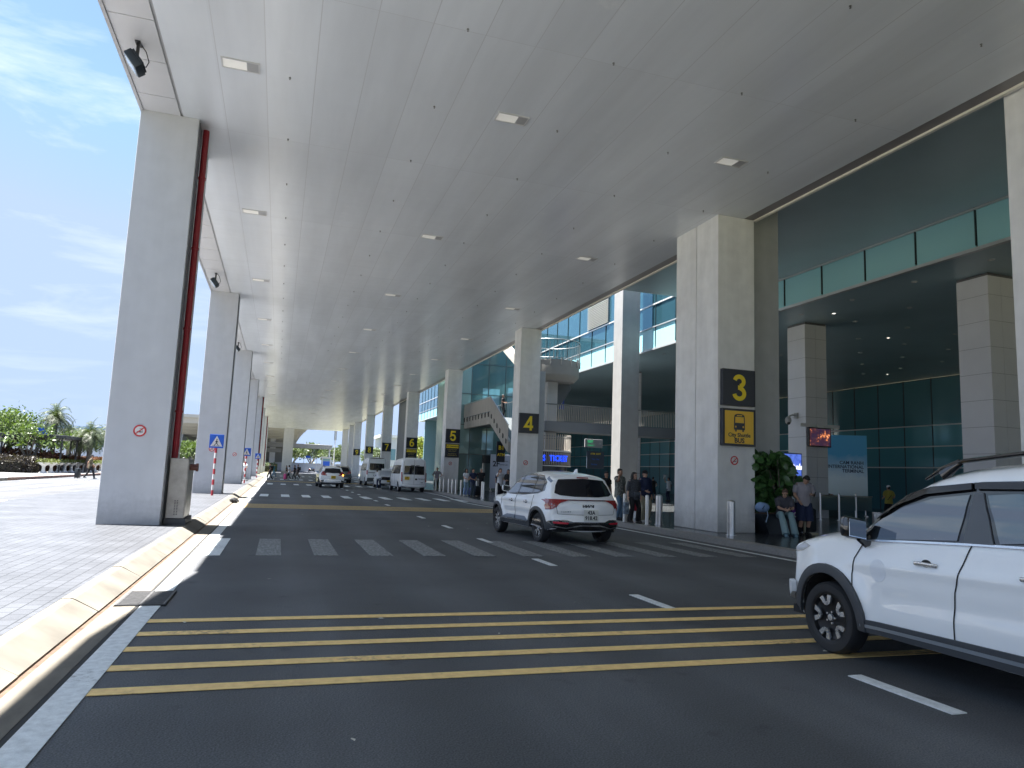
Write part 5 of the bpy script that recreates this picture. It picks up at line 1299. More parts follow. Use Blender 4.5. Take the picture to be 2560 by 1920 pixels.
def wheel(parent, x, y, r, wd, style, z=None):
    key = (r, wd, style); sg = -1 if x < 0 else 1
    if key not in WH:
        me = {}
        bm = bmesh.new(); rr = r*.69
        lathe(bm, [(rr, -wd/2+.01), (rr+.02, -wd/2), (r*.93, -wd/2+.004), (r*.985, -wd*.36), (r, -wd*.25), (r, wd*.25), (r*.985, wd*.36), (r*.93, wd/2-.004), (rr+.02, wd/2), (rr, wd/2-.01), (rr-.03, wd*.2), (rr-.03, -wd*.2), (rr, -wd/2+.01)], 40, axis='x')
        me['tyre'] = bm
        bm = bmesh.new(); lathe(bm, [(rr, wd/2-.008), (rr-.018, wd/2-.012), (rr-.03, wd/2-.05), (rr*.5, wd/2-.07), (0, wd/2-.065)], 40, axis='x'); me['rim'] = bm
        spk = []
        def spoke(a, pts, w0, w1, h=.022, x0=wd/2-.045):
            bm = bmesh.new(); spk.append(bm)
            # pts polyline in (radial, tangential)
            for (p, q), (wa, wb) in zip(zip(pts, pts[1:]), [(w0+(w1-w0)*i/(len(pts)-1), w0+(w1-w0)*(i+1)/(len(pts)-1)) for i in range(len(pts)-1)]):
                P, Q2 = Vector(p), Vector(q); d = (Q2-P).normalized(); n_ = Vector((-d.y, d.x))
                c = [P+n_*wa/2, Q2+n_*wb/2, Q2-n_*wb/2, P-n_*wa/2]
                f = lambda u, v, xx: (xx, u*cos(a)-v*sin(a), u*sin(a)+v*cos(a))
                prism(bm, [tuple(k) for k in c], lambda u, v: f(u, v, x0), lambda u, v: f(u, v, x0+h))
        if style == 'cross':
            for k in range(5):
                a = 2*pi*k/5+.3
                spoke(a, [(rr*.50, .045), (rr*.62, .012), (rr*.97, .0)], .026, .052); spoke(a+.55, [(rr*.50, -.045), (rr*.62, -.012), (rr*.97, -.0)], .026, .052)
        elif style == 'swirl':
            for k in range(5):
                a = 2*pi*k/5+.2
                spoke(a, [(rr*.1, .0), (rr*.5, .015), (rr*.97, .055)], .055, .03); spoke(a, [(rr*.5, -.03), (rr*.75, -.06), (rr*.97, -.03)], .04, .025)
        else:
            for k in range(10): spoke(2*pi*k/10, [(rr*.1, 0), (rr*.97, 0)], .05, .03)
        for q, b in enumerate(spk): me['spoke%02d' % q] = b
        bm = bmesh.new(); lathe(bm, [(0, wd/2-.028), (.03, wd/2-.03), (.036, wd/2-.05)], 16, axis='x')
        for k in range(5): a = 2*pi*k/5; cyl(bm, (wd/2-.06, .055*cos(a), .055*sin(a)), (wd/2-.035, .055*cos(a), .055*sin(a)), .011, n=6)
        me['hub'] = bm
        out = {}
        for k, b in me.items():
            bmesh.ops.recalc_face_normals(b, faces=b.faces[:]); k2 = k[:5] if k.startswith('spoke') else k; mm = bpy.data.meshes.new(k2); b.to_mesh(mm); b.free(); mm.shade_smooth(); mm.set_sharp_from_angle(angle=radians(35))
            mm.materials.append({'tyre': TYRE, 'rim': RIMD if style in ('cross', 'swirl') else RIMS, 'spoke': RIMS, 'hub': RIMS}[k2]); out[k] = mm
        WH[key] = out
    o = empty('wheel', (x, y, z if z is not None else r)); o.parent = parent; o.rotation_euler = (0, 0, 0 if sg > 0 else pi)
    for k, mm in WH[key].items(): link('spoke' if k.startswith('spoke') else k, mm, None, o)
    return o
def plate_text(car, lines, x, y, z, w, h, bg_, tilt=0., sz=.075):
    t = obj('licence_plate', BX(-w/2, -.012, -h/2, w/2, 0, h/2, bev=.004), bg_, car); t.location = (x, y, z); t.rotation_euler = (tilt, 0, 0)
    for k, l in enumerate(lines):
        text(l, sz, M_BLK, t, (0, -.0135, h*(.24-.47*k) if len(lines) > 1 else 0), bold=.03, extr=.001, sx=.95, spacing=1.02)
    return t
def handle(car, c, y, z, chrome=True, name='door_handle'):
    for v in ('L', 'R'):
        sg = -1 if v == 'L' else 1
        loc, n_ = c.cast((sg*3, y, z), (-sg, 0, 0))
        if loc is None: continue
        bm = bmesh.new(); x = loc.x
        ell(bm, (x-sg*.004, y, z), (.012, .055, .042), 14)
        o = obj('handle_cup', bm, GAPM, car, smooth=True)
        bm = bmesh.new(); tube(bm, [(x+sg*.004, y-.105, z), (x+sg*.03, y-.085, z+.004), (x+sg*.034, y, z+.006), (x+sg*.03, y+.085, z+.004), (x+sg*.004, y+.105, z)], [(.012, .018)]*5, 8)
        obj(name, bm, RIMS if chrome else c.body.data.materials[0], car, smooth=True)
def mirror(car, c, y, z, m, wd=.24, hh=.17):
    for sg in (-1, 1):
        loc, n_ = c.cast((sg*3, y, z-.04), (-sg, 0, 0)); x = loc.x if loc else sg*c.hw*.9
        t = empty('side_mirror', (x+sg*.02, y, z)); t.parent = car
        bm = bmesh.new(); tube(bm, [(-sg*.04, 0, -.07), (sg*.03, 0, -.10), (sg*.10, 0, -.05)], [(.03, .05), (.028, .045), (.03, .04)], 8); obj('arm', bm, m, t, smooth=True)
        bm = bmesh.new(); box(bm, sg*.15-wd/2, -.03, .03-hh/2, sg*.15+wd/2, .11, .03+hh/2, bev=.045)
        for v in bm.verts:
            v.co.z += .018*(v.co.x*sg-.15)/.12; v.co.x -= sg*.15*(v.co.y+.03)*1.2
        obj('shell', bm, m, t, smooth=True)
        bm = bmesh.new(); box(bm, sg*.15-wd*.41, -.036, .03-hh*.40, sg*.15+wd*.41, -.0305, .03+hh*.40)
        for v in bm.verts: v.co.z += .018*(v.co.x*sg-.15)/.12
        obj('mirror_glass', bm, mat('mirror', (.42, .48, .56), .03, 1.), t, smooth=True)
PL = lambda L: [(-L/2-.02, .76), (-L/2+.10, .86), (-L/2+.35, .955), (-L/2+.8, 1.), (L/2-1.25, 1.), (L/2-.7, .965), (L/2-.3, .87), (L/2-.08, .74), (L/2+.02, .66)]

# ---------------- white crossover at the right (front half in view)
def crossover():
    L = 4.6; hw = .875
    root = empty('crossover_car', (6.07, 4.43, 0), 0, 'white crossover with black cladding and roof rails filling the right edge', 'car')
    top = smooth_poly([(2.27, .30), (2.34, .45), (2.35, .62), (2.33, .80), (2.28, .95), (2.18, 1.06), (1.98, 1.125), (1.65, 1.185), (1.33, 1.25), (1.16, 1.375), (.97, 1.52), (.68, 1.69), (.36, 1.795), (-.02, 1.85), (-.55, 1.875), (-1.2, 1.85), (-1.75, 1.77), (-2.02, 1.65), (-2.17, 1.40), (-2.25, 1.08), (-2.30, .8), (-2.31, .5), (-2.27, .32)], 4)
    def feat(y, z):
        v = 0
        for yc in (1.44, -1.335):
            d = sqrt((y-yc)**2+(z-.34)**2); v += .030*math.exp(-((d-.47)/.10)**2)
        v += .014*math.exp(-((z-.93-.03*(-y))/.05)**2)*(1 if y < 1.2 else max(0, 1-(y-1.2)/.3))    # shoulder crease
        v -= .016*math.exp(-((z-.66+.04*y)/.10)**2)*(1 if abs(y) < .95 else 0)*(1 if abs(y) < .75 else (.95-abs(y))/.2)
        return v
    c = Car(root, top, .30, (1.44, -1.335), .425, hw, PL(4.6), [(.2, .95), (.42, .985), (.62, 1.0), (.95, .985), (1.12, .955), (1.2, .93), (1.45, .85), (1.65, .78), (1.88, .71)], CARW, res=.032, crown_f=.26, crown_r=.14, r=.06, feat=feat, wheel_z=.34)
    def m3(P):
        out = []
        for a, b in P:
            y, z = a, b
            for _ in range(8):
                X = 6.07-c.W(y-4.43, z); y = a*X/5.2; z = 1.6-(1.6-b)*X/5.2
            out.append((y-4.43, z))
        return out
    off = 4.43
    W1 = m3([(5.23, 1.143), (5.14, 1.337), (4.93, 1.444), (4.60, 1.540), (4.28, 1.580), (4.41, 1.212), (4.80, 1.182)])
    Wq = m3([(5.27, 1.143), (5.25, 1.27), (5.13, 1.345), (5.19, 1.155)])
    fr = m3([(5.38, 1.13), (5.30, 1.29), (5.06, 1.465), (4.79, 1.590), (4.46, 1.648), (4.17, 1.685), (3.86, 1.697)])+[(-1.0, 1.69), (-1.5, 1.64), (-1.78, 1.50), (-1.80, 1.30), (-1.3, 1.25)]+m3([(4.2, 1.205), (4.8, 1.168)])
    c.both('window_surround', fr, GLOSSK, off=.004)
    c.both('side_window', W1, CGLASS, off=.011); c.both('quarter_window', Wq, CGLASS, off=.011)
    c.both('side_window', m3([(4.05, 1.222), (4.13, 1.580)])+[(-.40, 1.60), (-.85, 1.585), (-1.05, 1.27), (-.6, 1.25)], CGLASS, off=.011)
    c.both('side_window', [(-1.15, 1.28), (-.97, 1.57), (-1.45, 1.52), (-1.62, 1.40), (-1.62, 1.33)], CGLASS, off=.011)
    c.both('pillar_trim', m3([(4.355, 1.20), (4.24, 1.595), (4.165, 1.600), (4.10, 1.21)]), mat('pillar_grey', (.10, .11, .125), .4), off=.013)
    c.both('belt_strip', m3([(5.36, 1.118), (4.8, 1.155), (4.2, 1.190)])+[(-1.3, 1.235), (-1.3, 1.252)]+m3([(4.2, 1.208), (4.8, 1.172), (5.36, 1.134)]), RIMS, off=.012)
    c.both('visor_strip', m3([(5.20, 1.325), (4.98, 1.455), (4.68, 1.567), (4.25, 1.622), (4.25, 1.672), (4.62, 1.632), (4.98, 1.515), (5.24, 1.37)]), mat('visor', (.03, .028, .027), .15), off=.024)
    c.both('visor_strip', m3([(4.22, 1.626), (3.8, 1.635)])+[(-1.0, 1.62), (-1.0, 1.67)]+m3([(3.8, 1.685), (4.22, 1.676)]), mat('visor'), off=.024)
    for v in ('L', 'R'):
        c.line('door_gap', [(.98, 1.11), (1.075, .95), (1.10, .8), (1.06, .6), (.98, .42)], .008, GAPM, v)
        c.line('door_gap', [(-.10, 1.19), (-.02, .98), (.03, .8), (.05, .6), (.05, .42)], .008, GAPM, v)
        c.line('door_gap', [(-1.12, 1.21), (-1.1, .95), (-1.02, .75), (-.92, .5)], .008, GAPM, v)
        c.patch('sill_cladding', [(1.04, .415), (.05, .435), (-.90, .45), (-.90, .31), (.05, .305), (1.04, .305)], CLAD, v, off=.014)
        c.patch('sill_strip', [(.98, .375), (.05, .392), (-.88, .40), (-.88, .372), (.05, .364), (.98, .350)], mat('strip_silver', (.35, .38, .42), .35, .5), v, off=.022, res=.1)
        c.patch('door_sticker', [(.80+.088*cos(a), .87+.10*sin(a)) for a in [2*pi*k/20 for k in range(20)]], mat('sticker', (.80, .82, .86), .35), v, off=.003)
        c.patch('front_cladding', [(1.86, .44), (2.0, .50), (2.14, .52), (2.14, .33), (1.86, .33)], CLAD, v, off=.012)
        c.patch('headlight', [(1.74, .995), (1.86, 1.02), (2.02, .955), (2.06, .90), (1.88, .93)], TAILC, v, off=.006)
        c.patch('fog_block', [(2.02, .62), (2.06, .60), (2.05, .42), (1.96, .50), (1.97, .60)], mat('block_white', (.7, .72, .75), .35), v, off=.05, th=.06)
    c.arch(CLAD, .085, .022)
    c.patch('windscreen', [(-.60, 1.24), (-.55, 1.56), (0, 1.60), (.55, 1.56), (.60, 1.24), (0, 1.22)], CGLASS, 'F', off=.006)
    c.patch('grille', [(-.5, .55), (-.55, .8), (.55, .8), (.5, .55)], GLOSSK, 'F', off=.008); c.patch('front_bumper', [(-.6, .33), (-.6, .5), (.6, .5), (.6, .33)], CLAD, 'F', off=.012)
    c.patch('rear_window', [(-.55, 1.15), (-.48, 1.5), (.48, 1.5), (.55, 1.15)], RGLASS, 'B', off=.006); c.patch('rear_bumper', [(-.65, .33), (-.65, .55), (.65, .55), (.65, .33)], CLAD, 'B', off=.012)
    for y in (.30, -.62): handle(root, c, y, .985)
    mirror(root, c, .93, 1.20, GLOSSK, .23, .20)
    for sg in (-1, 1):
        bm = bmesh.new(); tube(bm, [(sg*.60, .50, 1.70), (sg*.60, .34, 1.79), (sg*.60, .12, 1.86), (sg*.595, -.4, 1.915), (sg*.59, -1.2, 1.90), (sg*.585, -1.55, 1.84), (sg*.585, -1.65, 1.76)], [(.016, .012)]+[(.020, .020)]*5+[(.014, .012)], 8)
        tube(bm, [(sg*.60, .34, 1.74), (sg*.60, .16, 1.85)], [(.025, .07), (.018, .03)], 8)
        obj('roof_rail', bm, GLOSSK, root, smooth=True)
    for sg in (-1, 1):
        for y in (1.44, -1.335): wheel(root, sg*(hw-.115), y, .338, .215, 'cross')
    # seats seen through nothing: dark headrest silhouettes are painted by reflection only
    return root
crossover()

# ---------------- white compact SUV in the middle
def suv(root, L=4.37, hw=.90, H=1.64, paint=CARW, taxi=False):
    s = H/1.64; l = L/4.37
    t = [(2.10, .30), (2.18, .45), (2.18, .65), (2.12, .86), (2.0, .97), (1.6, 1.03), (1.12, 1.09), (.80, 1.28), (.42, 1.50), (.12, 1.595), (-.5, 1.64), (-1.2, 1.615), (-1.66, 1.545), (-1.80, 1.44), (-1.98, 1.12), (-2.03, 1.02), (-2.09, .92), (-2.10, .74), (-2.10, .66), (-2.17, .60), (-2.19, .45), (-2.13, .30)]
    top = smooth_poly([(a*l, b*s) for a, b in t], 4)
    ax = (1.30*l, -1.31*l)
    def feat(y, z):
        v = 0
        for yc in ax:
            d = sqrt((y-yc)**2+(z-.33)**2); v += .028*math.exp(-((d-.45)/.09)**2)
        v += .013*math.exp(-((z/s-.90)/.04)**2); v -= .016*math.exp(-((z/s-.62)/.09)**2)*max(0, min(1, (1.0-abs(y))/.25))
        return v
    c = Car(root, top, .30, ax, .405, hw, PL(L), [(.2, .93), (.45, .985), (.68, 1.0), (.92*s, .985), (1.05*s, .945), (1.25*s, .865), (1.45*s, .775), (1.64*s, .69)], paint, res=.042, crown_f=.28, crown_r=.13, r=.06, feat=feat, wheel_z=.33)
    def sc(p): return [(a*l, b*s) for a, b in p]
    if not taxi:
        c.both('window_surround', sc([(.99, 1.06), (.72, 1.27), (.40, 1.44), (.1, 1.53), (-.6, 1.56), (-1.15, 1.52), (-1.45, 1.36), (-1.47, 1.17), (-1.2, 1.10), (-.3, 1.035), (.5, 1.03)]), GLOSSK, off=.004)
        for P in ([(.86, 1.08), (.68, 1.24), (.38, 1.40), (.06, 1.48), (-.06, 1.485), (-.02, 1.06), (.4, 1.055)], [(-.13, 1.06), (-.15, 1.495), (-.55, 1.51), (-.86, 1.49), (-.88, 1.09), (-.5, 1.065)], [(-.94, 1.10), (-.93, 1.485), (-1.14, 1.45), (-1.37, 1.34), (-1.37, 1.19), (-1.2, 1.13)]): c.both('side_window', sc(P), CGLASS, off=.011)
        c.both('shoulder_trim', sc([(-1.38, 1.44), (-1.62, 1.36), (-1.66, 1.40), (-1.40, 1.50)]), mat('trim_blue_grey', (.20, .24, .31), .4, .3), off=.008)
        c.patch('rear_window', sc([(-.72, 1.13), (-.66, 1.30), (-.57, 1.44), (0, 1.47), (.57, 1.44), (.66, 1.30), (.72, 1.13), (.62, 1.09), (.3, 1.065), (-.3, 1.065), (-.62, 1.09)]), RGLASS, 'B', off=.007)
        c.patch('brake_light', sc([(-.14, 1.475), (-.14, 1.50), (.14, 1.50), (.14, 1.475)]), TAILR, 'B', off=.02)
        # lamps: wrap-around wedges joined by a thin light bar
        for sg, v in ((-1, 'L'), (1, 'R')):
            c.patch('tail_light', sc([(-1.62, 1.0), (-2.0, .995), (-1.97, .82), (-1.90, .86), (-1.76, .95)]), TAILR, v, off=.018, th=.03, res=.025)
            c.patch('tail_light', sc([(sg*.87, 1.0), (sg*.87, .76), (sg*.80, .79), (sg*.66, .92), (sg*.46, .98), (sg*.46, 1.0)]), TAILR, 'B', off=.020, res=.025)
            c.patch('reverse_lamp', sc([(sg*.83, .90), (sg*.83, .81), (sg*.805, .82), (sg*.765, .90)]), TAILC, 'B', off=.020)
            c.patch('rear_reflector', sc([(sg*.80, .475), (sg*.80, .515), (sg*.50, .50), (sg*.52, .47)]), mat('reflector_red', (.5, .01, .03), .2, emit=.0, emitcol=(.8, .02, .05)), 'B', off=.03)
        c.patch('light_bar', sc([(-.48, .978), (-.48, 1.0), (.48, 1.0), (.48, .978)]), mat('bar_dark_red', (.10, .01, .015), .15, coat=1.), 'B', off=.014)
        c.patch('rear_cladding', sc([(-.93, .33), (-.93, .50), (-.78, .545), (-.52, .55), (-.40, .52), (.40, .52), (.52, .57), (.78, .56), (.93, .50), (.93, .33)]), GLOSSK, 'B', off=.014)
        c.line('chrome_strip', sc([(-.86, .50), (-.80, .42), (-.55, .385), (-.38, .42), (-.25, .445), (.25, .445), (.38, .42), (.55, .385), (.80, .42), (.86, .50)]), .026, M_CHROME, 'B', off=.03)
        for v in ('L', 'R'):
            c.patch('corner_cladding', sc([(-1.70, .50), (-2.02, .50), (-2.02, .33), (-1.70, .33)]), CLAD, v, off=.012)
            c.patch('sill_cladding', sc([(.93, .45), (-.92, .45), (-.94, .31), (.95, .31)]), CLAD, v, off=.012)
            c.patch('door_guard', sc([(.88, .45), (.55, .53), (.08, .535), (.06, .43), (.9, .42)]), mat('trim_blue_grey'), v, off=.014); c.patch('door_guard', sc([(.0, .43), (.0, .535), (-.55, .535), (-.78, .44)]), mat('trim_blue_grey'), v, off=.014)
            c.line('chrome_strip', sc([(.88, .425), (.06, .435)]), .03, M_CHROME, v, off=.022); c.line('chrome_strip', sc([(.0, .435), (-.80, .43)]), .03, M_CHROME, v, off=.022)
            c.line('door_gap', sc([(.03, 1.03), (.06, .8), (.05, .44)]), .009, GAPM, v); c.line('door_gap', sc([(1.0, 1.03), (.98, .7), (.9, .45)]), .009, GAPM, v); c.line('door_gap', sc([(-.98, 1.05), (-1.0, .9), (-.86, .62), (-.85, .45)]), .009, GAPM, v)
            c.patch('headlight', sc([(1.62, .90), (1.80, .93), (1.95, .86), (1.93, .80), (1.75, .85)]), TAILC, v, off=.006)
        c.arch(CLAD, .075, .018)
        c.line('tailgate_gap', sc([(-.76, .95), (-.70, .68), (0, .665), (.70, .68), (.76, .95)]), .008, GAPM, 'B')
        plate_text(root, ['43A', '918.42'], 0.02, -2.205*l, .665*s, .36, .25, PLATEW, .0, .115)
        # maker's mark on the tailgate, thin strokes
        bm = bmesh.new()
        def st(P):
            for p, q in zip(P, P[1:]):
                a, b = Vector(p), Vector(q); d = (b-a).normalized(); n_ = Vector((-d.y, d.x))*.0036
                prism(bm, [tuple(a+n_), tuple(b+n_), tuple(b-n_), tuple(a-n_)], lambda u, w_: (u, -2.128*l, .865*s+w_), lambda u, w_: (u, -2.09*l, .865*s+w_))
        st([(-.135, -.03), (-.135, .03)]); st([(-.130, -.022), (-.06, .03), (-.055, -.03)]); st([(-.09, -.004), (-.055, -.03), (.0, .03)]); st([(.0, .03), (.012, -.03), (.06, .03), (.125, -.03), (.125, .03)])
        obj('badge', bm, mat('badge_grey', (.06, .06, .065), .3, .6), root)
        text('SELTOS', .055, mat('badge_pale', (.35, .37, .40), .3, .5), root, (-.60*l, -2.128*l, .80*s), bold=.02, spacing=1.3) if False else None
        text('LUXURY', .05, mat('badge_pale', (.40, .42, .45), .3, .5), root, (-.56, -2.122*l, .735*s), bold=.02, spacing=1.4)
        for y in (.30, -.62): handle(root, c, y*l, .885*s)
        mirror(root, c, .86*l, 1.12*s, CARW, .22, .16)
        bm = bmesh.new()
        prism(bm, [(-1.50, 1.60), (-1.30, 1.585), (-1.42, 1.68), (-1.49, 1.695)], lambda a, b: (-.015, a*l, b*s), lambda a, b: (.015, a*l, b*s)); obj('antenna_fin', bm, CARW, root)

        c.patch('sunroof', [(-.35, -.35), (-.35, .05), (.35, .05), (.35, -.35)], CGLASS, 'T', off=.004)
        ws = 'swirl'
    else:
        c.both('window_surround', sc([(.99, 1.06), (.72, 1.27), (.40, 1.44), (.1, 1.53), (-.6, 1.56), (-1.3, 1.50), (-1.72, 1.26), (-1.2, 1.08), (.5, 1.03)]), GLOSSK, off=.004)
        for P in ([(.86, 1.08), (.68, 1.24), (.38, 1.40), (.06, 1.48), (-.06, 1.485), (-.02, 1.06)], [(-.13, 1.06), (-.15, 1.495), (-.86, 1.49), (-.88, 1.07)], [(-.94, 1.08), (-.93, 1.485), (-1.2, 1.44), (-1.55, 1.27)]): c.both('side_window', sc(P), CGLASS, off=.011)
        c.patch('rear_window', sc([(-.64, 1.13), (-.52, 1.45), (0, 1.475), (.52, 1.45), (.64, 1.13), (0, 1.10)]), RGLASS, 'B', off=.007)
        for sg, v in ((-1, 'L'), (1, 'R')):
            c.patch('tail_light', sc([(-1.75, 1.0), (-1.80, 1.22), (-1.9, 1.25), (-1.97, .98)]), TAILR, v, off=.010)
            c.patch('tail_light', sc([(sg*.80, 1.27), (sg*.70, 1.27), (sg*.66, 1.07), (sg*.40, .96), (sg*.42, .92), (sg*.86, .94), (sg*.86, 1.05)]), TAILR, 'B', off=.012)
            c.patch('side_film', sc([(.95, .98), (.95, .40), (-.9, .40), (-1.0, .98)]), CARY, v, off=.003)
            c.patch('corner_vent', sc([(sg*.86, .56), (sg*.62, .60), (sg*.60, .46), (sg*.84, .42)]), GLOSSK, 'B', off=.012)
            c.patch('sill_cladding', sc([(.93, .39), (-.92, .39), (-.94, .31), (.95, .31)]), CLAD, v, off=.012)
        c.patch('indicator', sc([(.70, .93), (.70, 1.0), (.78, 1.0), (.78, .93)]), LAMPO, 'B', off=.02)
        c.patch('rear_cladding', sc([(-.9, .31), (-.9, .42), (-.5, .40), (.5, .40), (.9, .42), (.9, .31)]), CLAD, 'B', off=.016)
        c.line('chrome_strip', sc([(-.52, .50), (.52, .50)]), .05, RIMS, 'B', off=.018)
        c.line('tailgate_gap', sc([(-.78, .9), (-.72, .64), (.72, .64), (.78, .9)]), .008, GAPM, 'B')
        c.arch(CLAD, .07, .016)
        plate_text(root, ['79D', '004.51'], .05, -2.135*l, .80*s, .34, .22, PLATEY, .05, .10)
        text('04.38.38.38', .16, M_BLK, root, (-hw-.028, .0, .72), rot=(pi/2, 0, -pi/2), bold=.02)
        mirror(root, c, .86*l, 1.12*s, GLOSSK, .22, .16)
        for sg in (-1, 1):
            bm = bmesh.new(); tube(bm, [(sg*.56, .35, 1.54*s), (sg*.56, .1, 1.625*s), (sg*.555, -.6, 1.68*s), (sg*.55, -1.25, 1.65*s), (sg*.55, -1.45, 1.56*s)], .022, 6); obj('roof_rail', bm, M_BLK, root, smooth=True)
        ws = 'swirl'
    c.patch('windscreen', sc([(-.62, 1.13), (-.55, 1.44), (0, 1.48), (.55, 1.44), (.62, 1.13), (0, 1.11)]), CGLASS, 'F', off=.006)
    c.patch('grille', sc([(-.5, .55), (-.5, .82), (.5, .82), (.5, .55)]), GLOSSK, 'F', off=.008)
    for sg in (-1, 1):
        for y in ax: wheel(root, sg*(hw-.12), y, .335, .215, ws)
    return c
k = empty('compact_suv', (6.93, 18.0, 0), radians(3.8), 'white compact SUV with plate 43A 918.42 driving over the crossing', 'car')
k.scale = (1.06, 1.06, 1.06); suv(k)
k = empty('taxi_suv', (4.02, 60.1, 0), radians(2.5), 'white and yellow taxi SUV with red tail lights in the middle lane', 'car'); k.scale = (1.03, 1.03, 1.0); suv(k, 4.55, .92, 1.70, CARW, True)

# ---------------- vans
def van(root, style, lights):
    L = 5.9; hw = 1.0; H = 2.55
    t = [(2.92, .35), (2.97, .6), (2.93, .9), (2.80, 1.10), (2.3, 1.25), (2.0, 1.40), (1.45, 2.0), (1.1, 2.35), (.5, 2.50), (-1.0, 2.56), (-2.4, 2.54), (-2.78, 2.48), (-2.86, 2.3), (-2.92, 1.6), (-2.95, .9), (-2.97, .62), (-2.98, .42), (-2.93, .34)]
    top = smooth_poly(t, 4)
    c = Car(root, top, .36, (1.95, -1.75), .42, hw, [(-2.98, .93), (-2.8, .975), (-2.4, 1.), (1.6, 1.), (2.3, .93), (2.75, .84), (2.97, .7)], [(.3, .95), (.6, .985), (.9, 1.0), (1.25, .985), (1.6, .955), (2.1, .90), (2.4, .86), (2.56, .80)], VANW, res=.10, crown_f=.25, crown_r=.05, crown_t=.09, r=.13, wheel_z=.35)
    for P in ([(1.75, 1.35), (1.32, 1.92), (1.0, 1.95), (1.0, 1.32)], [(.85, 1.32), (.85, 1.95), (-.2, 1.97), (-.2, 1.32)], [(-.3, 1.32), (-.3, 1.97), (-1.4, 1.97), (-1.4, 1.32)], [(-1.5, 1.32), (-1.5, 1.97), (-2.5, 1.95), (-2.55, 1.35)]): c.both('side_window', P, CGLASS, off=.008)
    c.patch('windscreen', [(-.75, 1.45), (-.68, 2.15), (.68, 2.15), (.75, 1.45)], CGLASS, 'F', off=.006)
    if style == 'twin':
        for sg in (-1, 1):
            c.patch('rear_window', [(sg*.02, 1.30), (sg*.02, 1.93), (sg*.72, 1.93), (sg*.76, 1.30)], RGLASS, 'B', off=.008)
            c.patch('tail_light', [(sg*.93, .78), (sg*.94, 1.45), (sg*.86, 1.45), (sg*.85, .78)], TAILR, 'B', off=.02)
            c.line('door_gap', [(sg*.82, .58), (sg*.80, 1.5), (sg*.74, 2.30)], .012, GAPM, 'B')
        c.line('door_gap', [(0, .58), (0, 2.40)], .014, GAPM, 'B'); c.line('door_gap', [(-.80, .60), (.80, .60)], .012, GAPM, 'B')
        c.line('badge', [(.50, .72), (.70, .72)], .04, mat('badge_grey'), 'B', off=.01)
        c.patch('handle_recess', [(.08, .90), (.08, 1.02), (.24, 1.02), (.24, .90)], M_BLK, 'B', off=.008)
        c.patch('step_bumper', [(-.88, .42), (-.88, .56), (.88, .56), (.88, .42)], VANW, 'B', off=.06, th=.08)
        text('TRAN SIT', .11, mat('badge_grey'), root, (.52, -3.0, .98), bold=.02) if False else text('79B-040.22', .11, mat('badge_grey'), root, (.55, -2.985, .98), bold=.01)
        plate_text(root, ['79B', '017.63'], -.52, -3.0, 1.02, .36, .24, PLATEY, 0, .10)
        bm = bmesh.new(); box(bm, -.28, -2.98, 1.96, -.02, -2.90, 2.0); box(bm, .10, -2.98, 1.96, .36, -2.90, 2.0); obj('hinge', bm, M_BLK, root)
    else:
        c.patch('rear_window', [(-.62, 1.38), (-.72, 1.50), (-.68, 2.0), (.68, 2.0), (.72, 1.50), (.62, 1.38)], RGLASS, 'B', off=.008)
        for sg in (-1, 1): c.patch('tail_light', [(sg*.95, .98), (sg*.96, 1.38), (sg*.86, 1.38), (sg*.86, .98)], TAILR, 'B', off=.02)
        c.line('door_gap', [(-.80, .62), (-.82, 1.2), (-.76, 2.35)], .012, GAPM, 'B'); c.line('door_gap', [(.80, .62), (.82, 1.2), (.76, 2.35)], .012, GAPM, 'B')
        c.patch('black_strip', [(-.80, 1.13), (-.80, 1.18), (.80, 1.18), (.80, 1.13)], M_BLK, 'B', off=.01)
        c.patch('rear_bumper', [(-.88, .42), (-.88, .70), (.88, .70), (.88, .42)], CLAD, 'B', off=.05, th=.08)
        c.patch('spoiler', [(-.7, 2.42), (-.7, 2.47), (.7, 2.47), (.7, 2.42)], M_BLK, 'B', off=.05, th=.06)
        plate_text(root, ['50F-013'], .0, -3.03, .68, .40, .14, PLATEY, 0, .10)
    for v in ('L', 'R'):
        c.line('door_gap', [(.93, .5), (.95, 1.3), (.92, 2.0)], .012, GAPM, v); c.line('door_gap', [(-.25, .5), (-.25, 1.3), (-.25, 2.0)], .012, GAPM, v)
    handle(root, c, .75, 1.1, False); mirror(root, c, 1.75, 1.55, M_BLK, .26, .36)
    for sg in (-1, 1):
        for y in (1.95, -1.75): wheel(root, sg*(hw-.13), y, .345, .22, 'ten')
v1 = empty('minibus', (9.55, 55.6, 0), radians(.5), 'white high-roof van with twin rear doors parked nearest at the terminal kerb', 'van'); van(v1, 'twin', 0)
v2 = empty('minibus', (9.0, 72.7, 0), radians(1.0), 'white high-roof van with one wide rear window parked farther along', 'van'); van(v2, 'wide', 0); v2.scale = (1.0, 1.0, 1.07)
